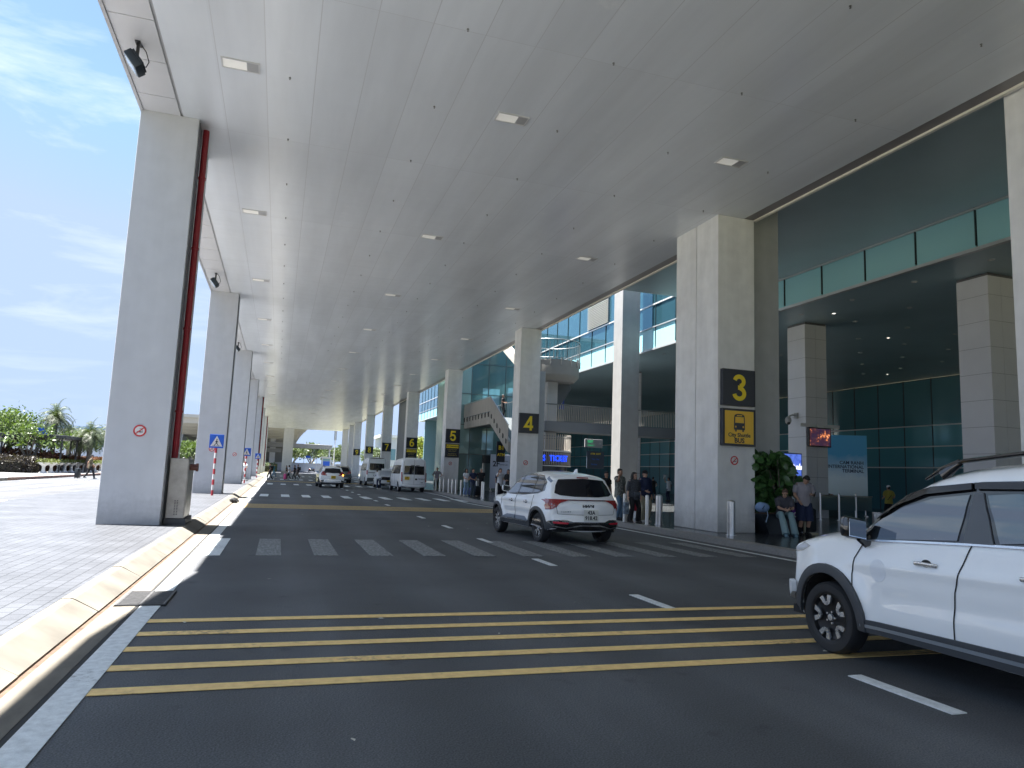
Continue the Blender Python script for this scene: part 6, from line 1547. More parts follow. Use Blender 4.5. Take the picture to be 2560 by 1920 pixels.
# ---------------- saloon with open boot between the vans
def saloon(root, paint, boot=False, dark=False):
    t = [(2.18, .28), (2.24, .45), (2.22, .62), (2.12, .74), (1.7, .84), (1.1, .93), (.75, 1.12), (.35, 1.36), (0, 1.44), (-.6, 1.45), (-1.05, 1.36), (-1.5, 1.12), (-1.75, 1.04), (-2.1, 1.01), (-2.18, .92), (-2.22, .7), (-2.24, .5), (-2.2, .30)]
    top = smooth_poly(t, 4)
    c = Car(root, top, .28, (1.32, -1.32), .37, .89, PL(4.46), [(.2, .94), (.45, .99), (.65, 1.), (.88, .97), (1.0, .93), (1.25, .82), (1.45, .70)], paint, res=.09, wheel_z=.31, crown_r=.14)
    for P in ([(.80, .98), (.35, 1.28), (.0, 1.36), (-.02, .98)], [(-.1, .98), (-.1, 1.36), (-.6, 1.37), (-.9, 1.3), (-.92, 1.0)]): c.both('side_window', P, CGLASS, off=.008)
    c.patch('windscreen', [(-.6, 1.02), (-.52, 1.32), (.52, 1.32), (.6, 1.02)], CGLASS, 'F', off=.006); c.patch('rear_window', [(-.6, 1.10), (-.5, 1.34), (.5, 1.34), (.6, 1.10)], RGLASS, 'B', off=.006)
    for sg in (-1, 1): c.patch('tail_light', [(sg*.80, .78), (sg*.80, .92), (sg*.45, .90), (sg*.50, .80)], TAILR, 'B', off=.01)
    c.patch('rear_bumper', [(-.7, .30), (-.7, .42), (.7, .42), (.7, .30)], CLAD, 'B', off=.01)
    plate_text(root, ['79A-225'], .0, -2.26, .62, .42, .14, PLATEY if not dark else PLATEW, 0, .10)
    if boot:
        c.patch('boot_opening', [(-.66, .70), (-.66, .97), (.66, .97), (.66, .70)], GAPM, 'B', off=.012)
        bm = bmesh.new(); prism(bm, [(-1.55, 1.12), (-2.05, 1.66), (-2.12, 1.66), (-2.18, 1.50), (-2.14, 1.48), (-2.06, 1.58), (-1.6, 1.07)], lambda a, b: (-.68, a, b), lambda a, b: (.68, a, b)); obj('boot_lid', bm, paint, root)
        bm = bmesh.new(); box(bm, -.55, -2.13, 1.52, .55, -2.10, 1.60); obj('lid_glass', bm, CGLASS, root)
    mirror(root, c, .72, 1.0, paint, .2, .14)
    for sg in (-1, 1):
        for y in (1.32, -1.32): wheel(root, sg*.78, y, .31, .2, 'ten')
sx = empty('saloon_car', (9.0, 63.2, 0), 0, 'white saloon with yellow plate and open boot between the vans', 'car'); saloon(sx, VANW, True)
sx = empty('saloon_car', (9.1, 212, 0), radians(-2), 'small black car far away at the end of the road', 'car'); saloon(sx, CARK, False, True)
sx = empty('dark_suv', (6.45, 78.5, 0), 0, 'dark grey SUV half hidden in front of the taxi', 'car'); suv(sx, 4.5, .92, 1.8, mat('grey_car_paint', (.12, .125, .13), .3, .3, coat=1.), True)
for ch in list(sx.children):
    if ch.name.startswith(('side_film', 'indicator', 'lettering')): bpy.data.objects.remove(ch)
# ================================================================== PEOPLE
def remesh(bm, voxel, smooth_it=2):
    me = bpy.data.meshes.new('tmp'); bmesh.ops.recalc_face_normals(bm, faces=bm.faces[:]); bm.to_mesh(me); bm.free()
    o = bpy.data.objects.new('tmp', me); C.objects.link(o)
    r = o.modifiers.new('r', 'REMESH'); r.mode = 'VOXEL'; r.voxel_size = voxel; r.use_smooth_shade = True
    sm = o.modifiers.new('s', 'SMOOTH'); sm.iterations = smooth_it; sm.factor = .5
    dg = bpy.context.evaluated_depsgraph_get(); out = bpy.data.meshes.new_from_object(o.evaluated_get(dg))
    bpy.data.objects.remove(o); bpy.data.meshes.remove(me); out.shade_smooth(); return out
SKIN = mat('skin', (.52, .31, .22), .55); SKIN2 = mat('skin_tan', (.37, .21, .14), .55); HAIRB = mat('hair_black', (.012, .010, .010), .5, noise=.4, nscale=30, stretch=(1, 1, .2)); HAIRG = mat('hair_grey', (.25, .24, .23), .6); HAIRR = mat('hair_brown', (.10, .055, .035), .5)
LIPM = mat('lips', (.30, .10, .09), .5); EYEM = mat('eye_dark', (.015, .012, .01), .3)
def cloth(name, c, rough=.85, **k): return mat(name, c, rough, bump=.35, bscale=14, **k)
V = Vector
def cap(bm, p, q, r0, r1, n=10): tube(bm, [V(p), V(p).lerp(V(q), .5), V(q)], [r0, (r0 if isinstance(r0, float) else r0[0])*.5+(r1 if isinstance(r1, float) else r1[0])*.5 if isinstance(r0, float) else ((r0[0]+r1[0])/2, (r0[1]+r1[1])/2), r1], n)
def ball(bm, c, r): ell(bm, c, (r, r, r), 10)
class Person:
    """Faces local -y. Joints are given in metres for a 1.70 m body and scaled."""
    def __init__(s, name, loc, rz, label, group=None, h=1.70, build=1., lean=0., hands=None, elbows=None, feet=None, knees=None, hip=None, turn=0., nod=0., vox=.011, skin=SKIN):
        s.root = empty('person', loc, rz, label, 'person', group); s.root.scale = (h/1.7,)*3
        s.b = build; s.vox = vox; s.skin = skin
        hipz = .90; s.hip = V(hip or (0, 0, hipz))
        L = V((0, -sin(lean), cos(lean)))
        s.chest = s.hip+L*.36; s.neck = s.hip+L*.53; s.shz = s.hip+L*.485
        s.L = L
        s.head = s.neck+V((0, -sin(lean+nod)*.15-.012, cos(lean+nod)*.155)); s.turn = turn; s.nod = lean+nod
        s.sh = {sg: s.shz+V((sg*.185*build, .005, 0)) for sg in (-1, 1)}
        s.hand = {}; s.elb = {}; s.knee = {}; s.foot = {}; s.hipj = {}
        for i, sg in enumerate((-1, 1)):
            hd = V(hands[i]) if hands and hands[i] else s.sh[sg]+V((sg*.05, -.06, -.56))
            s.hand[sg] = hd
            if elbows and elbows[i]: e = V(elbows[i])
            else:
                a, d = s.sh[sg], hd-s.sh[sg]; D = min(d.length, .545); mid = a+d.normalized()*D/2; hgt = sqrt(max(0, .275**2-(D/2)**2))
                pole = V((sg*.5, .9, -.25)); pole = (pole-d.normalized()*pole.dot(d.normalized())).normalized(); e = mid+pole*hgt
                if d.length > .545: s.hand[sg] = a+d.normalized()*.545
            s.elb[sg] = e
            s.hipj[sg] = s.hip+V((sg*.088*build, 0, -.02))
            ft = V(feet[i]) if feet and feet[i] else V((sg*.11, 0, .075)); s.foot[sg] = ft
            if knees and knees[i]: kn = V(knees[i])
            else:
                a, d = s.hipj[sg], ft-s.hipj[sg]; D = min(d.length, .825); mid = a+d.normalized()*D/2; hgt = sqrt(max(0, .42**2-(D/2)**2))
                pole = V((sg*.1, -1, 0)); pole = (pole-d.normalized()*pole.dot(d.normalized())).normalized(); kn = mid+pole*hgt
            s.knee[sg] = kn
        s.body()
    def headrot(s): return Matrix.Rotation(s.turn, 3, 'Z') @ Matrix.Rotation(s.nod, 3, 'X')
    def body(s):
        bm = bmesh.new(); b = s.b; h, c, n_ = s.hip, s.chest, s.neck
        tube(bm, [h-s.L*.10, h, h+s.L*.14, c, s.shz+s.L*.0, n_-s.L*.015], [(.10*b, .075*b), (.155*b, .105*b), (.135*b, .095*b), (.16*b, .11*b), (.145*b, .085*b), (.06, .055)], 14)
        tube(bm, [s.shz, n_, s.head-s.L*.03+V((0, .01, 0))], [(.07, .06), (.054, .056), (.052, .058)], 10)
        for sg in (-1, 1):
            cap(bm, s.shz, s.sh[sg]+V((0, 0, -.01)), .07*b, .056*b); tube(bm, [s.sh[sg], s.sh[sg].lerp(s.elb[sg], .35), s.elb[sg]], [.052*b, .046*b, .037*b], 10)
            w = s.elb[sg].lerp(s.hand[sg], .86); tube(bm, [s.elb[sg], s.elb[sg].lerp(w, .3), w], [.037*b, .038*b, .025], 10)
            s.mkhand(bm, w, s.hand[sg], sg)
            tube(bm, [s.hipj[sg], s.hipj[sg].lerp(s.knee[sg], .4), s.knee[sg]], [.085*b, .076*b, .052*b], 10)
            f = s.foot[sg]; tube(bm, [s.knee[sg], s.knee[sg].lerp(f, .3), f], [.052*b, .052*b, .035], 10)
            tube(bm, [f+V((0, .05, -.035)), f+V((0, -.05, -.035)), f+V((sg*.01, -.15, -.05))], [.034, .034, .026], 8)
        # head
        Rm = s.headrot(); H = s.head
        def P(*a): return H+Rm @ V(a)
        ell(bm, P(0, .012, .035), (.076, .094, .088), 16, Rm.to_4x4().to_3x3()); ell(bm, P(0, -.022, -.035), (.058, .062, .078), 14, Rm)
        ell(bm, P(0, -.085, -.012), (.013, .022, .022), 8, Rm); ell(bm, P(0, -.058, -.088), (.03, .024, .022), 8, Rm)
        ell(bm, P(0, -.072, -.052), (.025, .014, .012), 8, Rm)
        for sg in (-1, 1): ell(bm, P(sg*.077, .012, -.008), (.012, .022, .032), 8, Rm); ell(bm, P(sg*.034, -.068, -.03), (.02, .018, .018), 8, Rm)
        me = remesh(bm, s.vox, 2); o = link('body', me, s.skin, s.root); s.P = P; s.Rm = Rm
        bm = bmesh.new()
        for sg in (-1, 1): ell(bm, P(sg*.030, -.0815, .010), (.013, .007, .007), 8, Rm)
        obj('eyes', bm, EYEM, s.root, smooth=True)
        bm = bmesh.new()
        for sg in (-1, 1): ell(bm, P(sg*.031, -.083, .030), (.018, .005, .004), 8, Rm)
        obj('eyebrows', bm, HAIRB, s.root)
        bm = bmesh.new(); ell(bm, P(0, -.0865, -.053), (.022, .006, .006), 8, Rm); obj('mouth', bm, LIPM, s.root)
    def mkhand(s, bm, w, hnd, sg):
        d = (hnd-w).normalized(); palm_n = V((-sg, 0, 0)); palm_n = (palm_n-d*palm_n.dot(d)); palm_n = palm_n.normalized() if palm_n.length > .1 else V((0, -1, 0)); sd = d.cross(palm_n).normalized()
        fw = V((0, -1, 0)); sd = sd if sd.dot(fw) > 0 else -sd            # index/thumb side to the front
        c = w+d*.055
        m3_ = Matrix((sd, d, palm_n)).transposed()
        ell(bm, c, (.040, .052, .016), 10, m3_)
        for k, (o_, ln) in enumerate(((.030, .072), (.010, .080), (-.010, .074), (-.029, .058))):
            a = c+d*.040+sd*o_; q = a+d*ln*.5+palm_n*.008; e = q+(d*.75+palm_n*.65).normalized()*ln*.5
            tube(bm, [a-d*.02, q, e], [.0095, .0088, .0072], 6)
        a = c+sd*.034-d*.012; q = a+(sd*.7+d*.6+palm_n*.35).normalized()*.034; e = q+(d*.85+palm_n*.4+sd*.15).normalized()*.030
        tube(bm, [c+sd*.012-d*.02, a, q, e], [.013, .012, .010, .008], 6)
    def shirt(s, m, sleeve=.55, length=.17, loose=1., name='shirt', collar=True, full=False):
        bm = bmesh.new(); b = s.b*loose; h, c = s.hip, s.chest
        tube(bm, [h-s.L*length, h+s.L*.02, h+s.L*.16, c, s.shz+s.L*.02, s.neck-s.L*.035], [(.182*b, .134*b), (.176*b, .130*b), (.162*b, .122*b), (.178*b, .128*b), (.160*b, .10*b), (.078, .072)], 16)
        for sg in (-1, 1):
            cap(bm, s.shz, s.sh[sg]+V((0, 0, -.005)), .085*b, .070*b)
            if full:
                w = s.elb[sg].lerp(s.hand[sg], .80); tube(bm, [s.sh[sg], s.elb[sg], w], [.068*b, .052*b, .038*b], 10)
            else:
                e = s.sh[sg].lerp(s.elb[sg], sleeve/ .55*.62 if sleeve < .9 else 1.0)
                if sleeve >= .9: f = s.elb[sg].lerp(s.hand[sg], .25); tube(bm, [s.sh[sg], s.elb[sg], f], [.068*b, .058*b, .052*b], 10)
                else: tube(bm, [s.sh[sg], e], [.068*b, .064*b], 10)
        return link(name, remesh(bm, s.vox*1.15, 3), m, s.root)
    def trousers(s, m, loose=1., short=False, name='trousers', flare=0.):
        bm = bmesh.new(); b = s.b*loose; h = s.hip
        tube(bm, [h-s.L*.10, h-s.L*.0, h+s.L*.08], [(.150*b, .115*b)]+[(.160*min(b, s.b*1.02), .114*min(b, s.b*1.02)), (.150*s.b, .104*s.b)], 14)
        for sg in (-1, 1):
            k = s.knee[sg]; f = s.foot[sg]; a = s.hipj[sg]
            if short: tube(bm, [a, a.lerp(k, .5), k.lerp(f, .12 if short is True else short)], [.098*b, .100*b, .094*b], 12)
            else: tube(bm, [a, a.lerp(k, .5), k, k.lerp(f, .5), f+V((0, 0, -.02))], [.098*b, .088*b, .070*b, (.066+flare*.5)*b, (.060+flare)*b], 12)
        return link(name, remesh(bm, s.vox*1.2, 3), m, s.root)
    def shoes(s, m):
        for sg in (-1, 1):
            bm = bmesh.new(); f = s.foot[sg]; tube(bm, [f+V((0, .075, -.03)), f+V((0, .0, -.022)), f+V((sg*.008, -.10, -.038)), f+V((sg*.012, -.185, -.052))], [(.034, .038), (.042, .048), (.046, .034), (.030, .020)], 10)
            box(bm, f.x-.043, f.y-.17, f.z-.075, f.x+.043, f.y+.08, f.z-.052, bev=.01)
            obj('shoe', bm, m, s.root, smooth=True)
    def hair(s, m=HAIRB, style='short'):
        bm = bmesh.new(); P, Rm = s.P, s.Rm
        ell(bm, P(0, .024, .058), (.083, .094, .078), 14, Rm); ell(bm, P(0, .055, .01), (.075, .062, .085), 12, Rm)
        if style == 'long':
            for sg in (-1, 1): tube(bm, [P(sg*.06, .02, .07), P(sg*.084, .01, 0), P(sg*.088, .01, -.10), P(sg*.07, .0, -.20)], [.03, .036, .036, .02], 8)
            tube(bm, [P(0, .07, .05), P(0, .095, -.06), P(0, .08, -.20)], [(.08, .04), (.085, .04), (.07, .025)], 10)
            tube(bm, [P(-.07, -.03, .07), P(0, -.062, .105), P(.07, -.03, .07)], .022, 8)
        if style == 'tail': ell(bm, P(0, .10, .09), (.035, .04, .035), 10, Rm); tube(bm, [P(0, .10, .08), P(0, .14, .0), P(0, .13, -.08)], [.025, .028, .012], 8)
        if style == 'short': tube(bm, [P(-.055, -.045, .078), P(0, -.066, .095), P(.055, -.045, .078)], .018, 8)
        return link('hair', remesh(bm, .011, 2), m, s.root)
    def capm(s, m, brim=True):
        bm = bmesh.new(); P, Rm = s.P, s.Rm; ell(bm, P(0, .012, .062), (.090, .104, .078), 16, Rm)
        if brim: ell(bm, P(0, -.115, .052), (.070, .075, .010), 12, Rm)
        return obj('cap', bm, m, s.root, smooth=True)
    def glasses(s):
        bm = bmesh.new(); P, Rm = s.P, s.Rm
        for sg in (-1, 1): ell(bm, P(sg*.032, -.095, .010), (.024, .004, .017), 10, Rm); tube(bm, [P(sg*.056, -.09, .012), P(sg*.08, 0, .01)], .003, 5)
        obj('glasses', bm, GLOSSK, s.root)
PH = mat('phone_black', (.01, .01, .012), .15)
def thing_box(name, lab, cat, p, size, m, rz=0., tilt=0., parts=None, group=None):
    t = empty(name, p, rz, lab, cat, group); bm = bmesh.new(); x, y, z = size; box(bm, -x/2, -y/2, -z/2, x/2, y/2, z/2, bev=min(size)*.2); o = obj('shell', bm, m, t, smooth=True); t.rotation_euler = (tilt, 0, rz); return t
def phone(p, lab, rz=0., tilt=0.):
    t = thing_box('mobile_phone', lab, 'phone', p, (.075, .012, .155), PH, rz, tilt); obj('screen', BX(-.033, -.0075, -.07, .033, -.0062, .07), mat('phone_screen', (.03, .04, .06), .05), t)
def suitcase(p, rz, lab, c, h=.65):
    t = empty('suitcase', p, rz, lab, 'suitcase'); m = mat('case_'+lab.split()[0], c, .45)
    bm = bmesh.new(); box(bm, -.22, -.13, .05, .22, .13, h, bev=.035); obj('shell', bm, m, t, smooth=True)
    bm = bmesh.new()
    for x in (-.12, .12): cyl(bm, (x, .10, h), (x, .10, h+.42), .009, n=6)
    box(bm, -.13, .085, h+.41, .13, .115, h+.44); obj('pull_handle', bm, M_STEEL, t)
    for x in (-.18, .18):
        bm = bmesh.new(); cyl(bm, (x-.01, .08, .03), (x+.01, .08, .03), .03, n=10); obj('wheel', bm, M_BLK, t)
Z = .15
pat = cloth('shirt_batik', (.12, .125, .11), noise=.85, nscale=16, col2=(.42, .42, .38)); pat2 = cloth('blouse_dots', (.015, .017, .022), noise=.5, nscale=40, col2=(.10, .11, .13))
DEN = cloth('denim', (.10, .18, .27)); DENL = cloth('denim_pale', (.22, .33, .42)); NAVY = cloth('navy', (.015, .025, .07)); BLK = cloth('black_cloth', (.012, .013, .016)); WHT = cloth('white_cloth', (.72, .74, .78)); BEI = cloth('beige_cloth', (.34, .31, .22)); GRY = cloth('grey_tee', (.32, .30, .33)); CHAR = cloth('charcoal_tee', (.065, .065, .08))
SHB = mat('shoe_black', (.02, .02, .02), .5); SHW = mat('shoe_white', (.55, .54, .5), .6); JEANG = cloth('jeans_grey_green', (.22, .33, .36))
G1 = 'travellers waiting at the terminal kerb'
# three by the bollards
p = Person('a', (11.85, 23.7, Z), radians(25), 'man in a patterned grey shirt holding a phone to his ear', G1, h=1.80, build=1.08, hands=[(-.16, -.14, 1.56), None], elbows=[(-.30, -.16, 1.27), None], skin=SKIN2, vox=.0095)
p.shirt(pat, .7, .17, 1.1); p.trousers(DEN); p.shoes(SHB); p.hair(); phone((11.71, 23.59, 1.80), 'black phone at the ear of the man in a patterned shirt', radians(60), .2)
p = Person('b', (11.62, 22.15, Z), radians(12), 'woman in a black dotted blouse with a black bag at her waist', G1, h=1.68, build=1.0, hands=[(-.30, -.04, .84), (.30, -.02, .82)], feet=[(-.20, -.02, .075), (.20, .0, .075)], vox=.0095, turn=.15)
p.shirt(pat2, .95, .15, 1.14, 'blouse'); p.trousers(BLK, 1.12, flare=.03); p.shoes(SHB); p.hair(HAIRB, 'long')
t = thing_box('waist_bag', 'small grey bag with a strap worn by the woman in the dotted blouse', 'bag', (11.66, 22.0, 1.10), (.24, .07, .15), mat('bag_grey', (.07, .08, .10), .4), .1); obj('clasp', BX(.09, -.04, .02, .12, -.0355, .07), RIMS, t)
t = thing_box('cloth_bag', 'blue printed cloth bag hanging from the woman in black', 'bag', (11.28, 22.05, .62), (.20, .10, .40), cloth('bag_print', (.16, .24, .36), noise=.8, nscale=10, col2=(.4, .5, .6)), .2); bm = bmesh.new(); tube(bm, [(-.06, 0, .2), (-.02, 0, .32), (.05, 0, .2)], .008, 5); obj('handles', bm, BLK, t)
p = Person('c', (12.22, 22.5, Z), radians(14), 'man in a navy shirt, beige trousers and black cap', G1, h=1.76, build=1.12, hands=[(-.12, -.22, 1.02), (.30, -.02, .84)], turn=-.1, vox=.0095)
p.shirt(NAVY, 1., .16, 1.16, full=True); p.trousers(BEI, 1.18); p.shoes(SHW); p.hair(); p.capm(BLK); p.glasses()
p = Person('d', (12.5, 26.2, Z), radians(10), 'man in black half hidden behind the white compact SUV', G1, h=1.70, skin=SKIN2); p.shirt(BLK); p.trousers(BLK); p.shoes(SHB); p.hair()
p = Person('e', (26.2, 47., Z), radians(140), 'person in black with shorts standing deep in the hall', G1, h=1.66, hands=[(-.2, -.25, 1.05), None]); p.shirt(BLK); p.trousers(BLK, short=True); p.shoes(SHB); p.hair()
p = Person('f', (26.8, 45.8, Z), radians(200), 'person in a white shirt holding a white paper high in the hall', G1, h=1.66, hands=[None, (.22, -.2, 1.62)], elbows=[None, (.32, -.05, 1.35)], skin=SKIN2); p.shirt(WHT); p.trousers(NAVY); p.shoes(SHB); p.hair()
t = thing_box('paper_sheet', 'white paper held up by the person in a white shirt', 'paper', (26.65, 46.1, 1.86), (.22, .02, .3), mat('paper_white', (.7, .7, .7), .8), 0, .2)
t = thing_box('red_box', 'small red box standing on the hall floor behind the thick bollard', 'box', (12.95, 24.6, .62), (.22, .2, .42), mat('red_board', (.45, .02, .04), .5)); obj('stand_pole', BX(-.03, -.03, -.47, .03, .03, -.21), M_STEEL, t)
# pair at the planter
p = Person('g', (14.22, 17.72, Z), radians(-28), 'woman in a dark grey tee sitting on the planter edge looking at her phone', G1, h=1.76, build=1.04, lean=.42, nod=.25, hip=(0, .22, .56), feet=[(-.06, -.52, .075), (.20, -.42, .075)], knees=[(-.13, -.20, .60), (.13, -.21, .60)], hands=[(-.05, -.34, .72), (.10, -.32, .74)], vox=.008)
p.shirt(CHAR, .75, .08, 1.12, 'tee'); p.trousers(JEANG, 1.10, flare=.03); p.shoes(mat('shoe_blue', (.16, .28, .36), .6)); p.hair(HAIRR, 'tail')
phone((14.12, 17.38, .90), 'black phone held low in the lap of the seated woman', -.4, 1.0)
p = Person('h', (15.0, 17.85, Z), radians(-12), 'man in a light grey tee and navy shorts standing over the seated woman', G1, h=1.80, build=1.15, lean=.10, nod=.75, turn=.35, hands=[(-.24, -.26, .92), (.10, -.30, 1.14)], elbows=[(-.27, -.02, 1.12), (.31, -.04, 1.12)], vox=.008)
p.shirt(GRY, .7, .08, 1.10, 'tee'); p.trousers(NAVY, 1.22, short=.22, name='shorts'); p.shoes(SHB); p.hair()
bm = bmesh.new()
for sg in (-1, 1): f = p.foot[sg]; k_ = p.knee[sg]; cyl(bm, f+V((0, 0, -.02)), f.lerp(k_, .38), .045, .055, n=10)
obj('socks', bm, BLK, p.root, smooth=True)
phone((15.15, 17.53, 1.36), 'dark phone in the hand of the standing man in grey', .5, .3)
t = empty('backpack', (13.72, 18.08, .92), .15, 'pale blue backpack lying on the planter edge', 'backpack'); bm = bmesh.new(); ell(bm, (0, 0, 0), (.25, .17, .15), 16); ell(bm, (-.10, -.04, .02), (.15, .15, .14), 14)
obj('pouch', bm, cloth('pack_blue', (.25, .38, .62)), t, smooth=True); bm = bmesh.new(); tube(bm, [(.05, -.15, -.10), (.02, -.20, -.22), (-.08, -.22, -.42)], [(.018, .006)]*3, 6); obj('strap', bm, cloth('pack_strap', (.35, .48, .68)), t)
bm = bmesh.new(); tube(bm, [(-.17, -.17, -.04), (-.12, -.185, .03), (-.08, -.17, .06)], .012, 6); obj('logo_mark', bm, NAVY, t)
t = thing_box('shopping_bag', 'pink and purple patterned bag between the seated woman and standing man', 'bag', (14.72, 17.95, .80), (.20, .14, .50), cloth('bag_pink', (.50, .06, .22), noise=.8, nscale=5, col2=(.16, .06, .40)), 0); bm = bmesh.new(); lathe(bm, [(.045, 0), (.075, 0), (.075, .01), (.045, .01), (.045, 0)], 16, axis='y')
for v in bm.verts: v.co = V((v.co.y+.02, -.075-v.co.x, v.co.z-.06))
obj('white_ring', bm, WHT, t)
t = empty('travel_bag', (15.5, 18.3, .15), 0, 'large black travel bag on wheels beside the standing man', 'suitcase'); bm = bmesh.new(); box(bm, -.24, -.18, .06, .24, .18, .78, bev=.07); obj('shell', bm, mat('case_black', (.012, .013, .018), .6), t, smooth=True)
bm = bmesh.new(); box(bm, -.28, -.22, .0, -.22, -.18, .50); box(bm, -.28, -.22, .0, .24, -.16, .05); obj('trolley_frame', bm, mat('cream_plastic', (.45, .40, .28), .5), t)
# group near the lobby
G2 = 'people waiting near the glass lobby'
p = Person('i', (11.35, 44.2, Z), radians(18), 'woman in a white top and pale blue jeans by the bollards', G2, h=1.68, build=.92, hands=[(-.02, -.24, 1.05), (.12, -.24, 1.08)]); p.shirt(WHT, .5, .04, .98, 'top'); p.trousers(DENL); p.shoes(SHW); p.hair(HAIRB, 'long')
p = Person('j', (11.45, 42.9, Z), radians(16), 'man in a dark navy polo with folded hands next to a blue bag', G2, h=1.70, build=1.05, hands=[(-.05, -.24, 1.04), (.06, -.25, 1.06)], skin=SKIN2); p.shirt(NAVY); p.trousers(mat('slacks_slate', (.05, .07, .10), .8)); p.shoes(SHB); p.hair()
p = Person('k', (12.45, 44.6, Z), radians(10), 'older grey-haired man in a black polo with hands behind him', G2, h=1.74, build=1.12, hands=[(-.20, .16, 1.0), (.20, .16, 1.0)]); p.shirt(BLK); p.trousers(BLK); p.shoes(SHB); p.hair(HAIRG)
p = Person('l', (12.75, 41.6, Z), radians(5), 'man in dark clothes partly hidden behind the man in white', G2, h=1.66, skin=SKIN2); p.shirt(mat('shirt_slate', (.04, .06, .10), .8)); p.trousers(BLK); p.shoes(SHB); p.hair()
p = Person('m', (12.35, 40.1, Z), radians(22), 'man in a white shirt raising a hand to his ear', G2, h=1.76, build=1.1, hands=[(-.17, -.12, 1.52), (.05, -.26, 1.12)], elbows=[(-.33, -.14, 1.24), None]); p.shirt(WHT); p.trousers(BLK); p.shoes(SHB); p.hair()
p = Person('n', (12.62, 39.4, Z), radians(-50), 'person in black facing the man in white, seen from the side', G2, h=1.72, hands=[(-.12, -.28, 1.10), (.10, -.26, 1.08)]); p.shirt(BLK, full=True); p.trousers(BLK); p.shoes(SHB); p.hair(HAIRB, 'long')
suitcase((11.9, 43.4, Z), .2, 'black suitcase standing among the waiting group', (.012, .013, .016)); suitcase((11.55, 44.6, Z), .4, 'lilac blue suitcase behind the woman in white', (.22, .30, .62), .5)
p = Person('o', (15.55, 50.6, 5.75), radians(60), 'man in dark clothes standing on the stair landing', G2, h=1.72, hands=[(-.1, -.25, 1.1), None]); p.shirt(BLK); p.trousers(BLK); p.shoes(SHB); p.hair()
p = Person('q', (11.75, 54.8, Z), radians(-30), 'man in a grey vest with hands on hips behind the nearer van', None, h=1.74, hands=[(-.20, -.02, 1.0), (.20, -.02, 1.0)], elbows=[(-.38, .10, 1.15), (.38, .10, 1.15)], skin=SKIN2); p.shirt(GRY); p.trousers(BLK); p.shoes(SHB); p.hair()
t = empty('baby_stroller', (12.1, 55.6, Z), 0, 'folding luggage cart beside the man in the grey vest', 'cart'); bm = bmesh.new(); box(bm, -.25, -.2, .12, .25, .3, .16); tube(bm, [(-.25, .3, .14), (-.25, .4, 1.0), (.25, .4, 1.0), (.25, .3, .14)], .02, 6); obj('frame', bm, M_STEEL, t)
for x in (-.22, .22):
    bm = bmesh.new(); cyl(bm, (x-.02, -.15, .06), (x+.02, -.15, .06), .06, n=10); obj('wheel', bm, M_BLK, t)
t.name = 'luggage_cart'
p = Person('r', (7.95, 59.6, 0), radians(-165), 'porter in a white shirt bending over the open boot', None, h=1.74, lean=.75, hands=[(-.15, -.62, .95), (.16, -.60, .95)], feet=[(-.16, .05, .075), (.18, .22, .075)], skin=SKIN2); p.shirt(WHT, full=True, loose=1.05); p.trousers(NAVY); p.shoes(SHW); p.hair()
# crossing the road far away
G3 = 'pedestrians crossing the road far ahead'
def walker(loc, rz, lab, top, bot, h=1.7, step=.26, pack=None, grp=G3, skin=SKIN2, hairs='short', lean=.06, hands=None):
    p = Person('w', loc, rz, lab, grp, h=h, lean=lean, feet=[(-.09, -step, .075), (.09, step, .12)], hands=hands or [(-.24, .14, .88), (.24, -.22, .92)], skin=skin)
    p.shirt(top); p.trousers(bot); p.shoes(SHW); p.hair(HAIRB, hairs)
    if pack:
        bm = bmesh.new(); box(bm, -.15, .10, .98, .15, .30, 1.42, bev=.06); o = obj('back_bag', bm, pack, p.root, smooth=True)
        o.name = 'rucksack'
    return p
walker((-.75, 80.5, 0), radians(-75), 'man in black with a rucksack stepping off the left kerb', BLK, BLK, 1.78, pack=BLK)
walker((-.5, 97, 0), radians(95), 'man in a teal shirt walking towards the kerb behind', cloth('teal_shirt', (.05, .22, .26)), DEN, 1.72)
walker((1.15, 104, 0), radians(-95), 'boy in a black top and grey trousers in mid crossing', BLK, cloth('grey_cloth', (.3, .3, .3)), 1.6)
walker((1.25, 86.5, 0), radians(-100), 'woman with long hair pulling a pink suitcase over the crossing', WHT, BLK, 1.64, hairs='long', skin=SKIN)
walker((1.85, 86.0, 0), radians(-110), 'companion in dark clothes beside the pink suitcase', BLK, cloth('dark_slate', (.05, .055, .06)), 1.66)
walker((2.5, 97, 0), radians(-95), 'man carrying a black rucksack, rightmost of the crossing walkers', BLK, cloth('brown_cloth', (.12, .09, .07)), 1.78, pack=BLK)
suitcase((.85, 86.2, 0), 1.2, 'pink suitcase rolled across the far crossing', (.62, .06, .22))
p = walker((-2.75, 66., Z), radians(-20), 'man in a white shirt pushing a trolley past the columns', WHT, cloth('pale_trousers', (.35, .35, .36)), 1.74, grp='people on the paved island', hands=[(-.2, -.35, 1.0), (.2, -.35, 1.0)])
t = empty('luggage_trolley', (-2.55, 65.2, Z), -.3, 'small trolley pushed by the man in white past the columns', 'trolley'); bm = bmesh.new(); box(bm, -.22, -.3, .1, .22, .3, .15); tube(bm, [(-.2, .3, .12), (-.2, .4, .95), (.2, .4, .95), (.2, .3, .12)], .018, 6); obj('frame', bm, M_STEEL, t)
for x in (-.2, .2):
    bm = bmesh.new(); cyl(bm, (x-.02, -.2, .07), (x+.02, -.2, .07), .07, n=10); obj('wheel', bm, M_BLK, t)
walker((-4.85, 42.5, Z), radians(-60), 'person in a pale top and black trousers half behind the second column', WHT, BLK, 1.66, grp='people on the paved island')
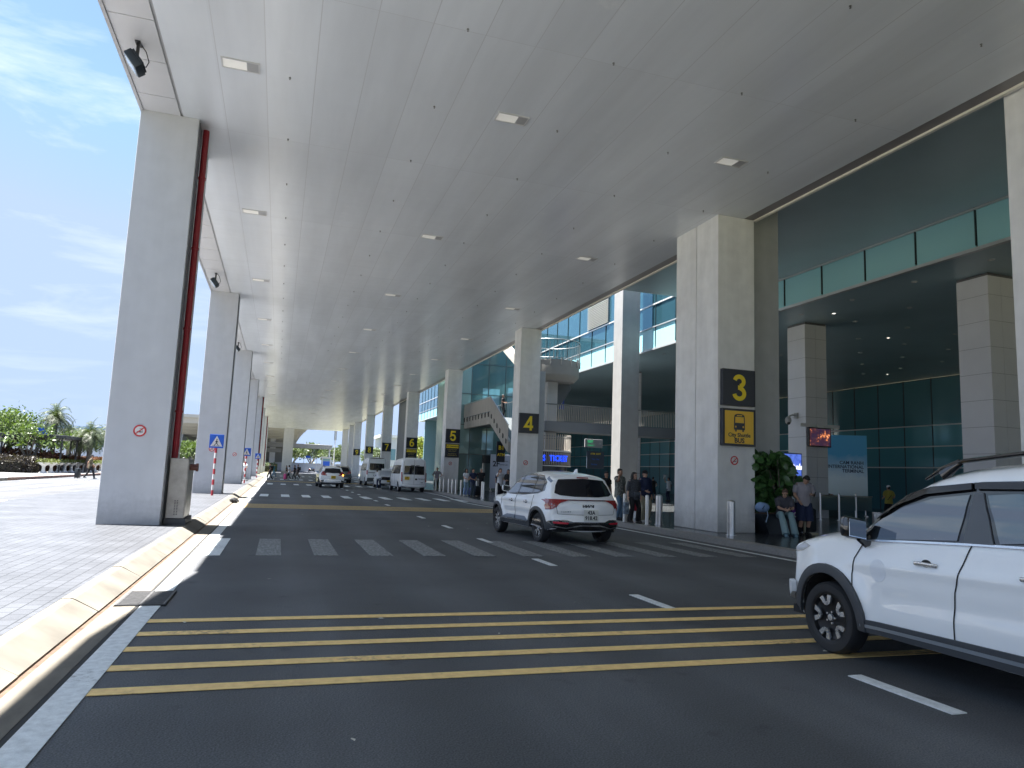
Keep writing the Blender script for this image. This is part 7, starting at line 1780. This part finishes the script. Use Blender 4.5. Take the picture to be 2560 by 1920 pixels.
walker((-13.5, 61.5, .02), radians(95), 'man in a brown shirt and cap walking with a dark suitcase on the side road', cloth('brown_shirt', (.13, .11, .07)), BLK, 1.8, step=.34, grp='people on the paved island').capm(BLK)
suitcase((-14.3, 61.6, .02), 1.3, 'dark suitcase pulled across the side road', (.015, .02, .025), .75)
# deep in the hall
G4 = 'people inside the hall'
p = Person('x', (27.8, 27.2, Z), radians(170), 'person in a mustard vest and white cap seen from behind', G4, h=1.62, build=1.05, hands=[(-.2, -.2, 1.05), (.2, -.2, 1.05)], skin=SKIN2); p.shirt(cloth('mustard', (.30, .26, .05)), .7, .1, 1.1); p.trousers(BLK); p.shoes(SHB); p.hair(); p.capm(WHT, False)
bm = bmesh.new(); tube(bm, [(-.17, .06, 1.40), (-.02, .145, 1.2), (.15, .12, .98)], .016, 6); obj('shoulder_strap', bm, BLK, p.root)
p = Person('y', (33.2, 29.6, Z), radians(120), 'person with dark hair and pale shirt just above the white car roof', G4, h=1.72, skin=SKIN2); p.shirt(WHT); p.trousers(BLK); p.shoes(SHB); p.hair()
p = Person('z', (25.9, 29.5, Z), radians(40), 'dark figure bending at the counter in front of the banner', G4, h=1.72, lean=.3, skin=SKIN2, hands=[(-.15, -.45, 1.05), (.15, -.45, 1.05)]); p.shirt(BLK, full=True); p.trousers(BLK); p.shoes(SHB); p.hair()
t = empty('baggage_counter', (24.6, 29.4, .15), 0, 'dark glass-fronted counter behind the steel barriers', 'counter'); obj('front_panel', BX(-1.9, -.4, 0, 1.9, .4, 1.0, bev=.02), mat('counter_dark', (.03, .05, .055), .25), t); obj('top', BX(-1.95, -.45, 1.001, 1.95, .45, 1.05), M_STEEL, t)
t = empty('black_bag', (24.9, 29.2, 1.2), 0, 'round black bag lying on top of the hall counter', 'bag'); bm = bmesh.new(); ell(bm, (0, 0, .12), (.26, .18, .2), 14); obj('sack', bm, BLK, t, smooth=True); bm = bmesh.new(); tube(bm, [(-.2, -.1, .15), (-.3, -.15, .0), (-.25, -.1, .28)], .012, 5); obj('strap', bm, WHT, t)
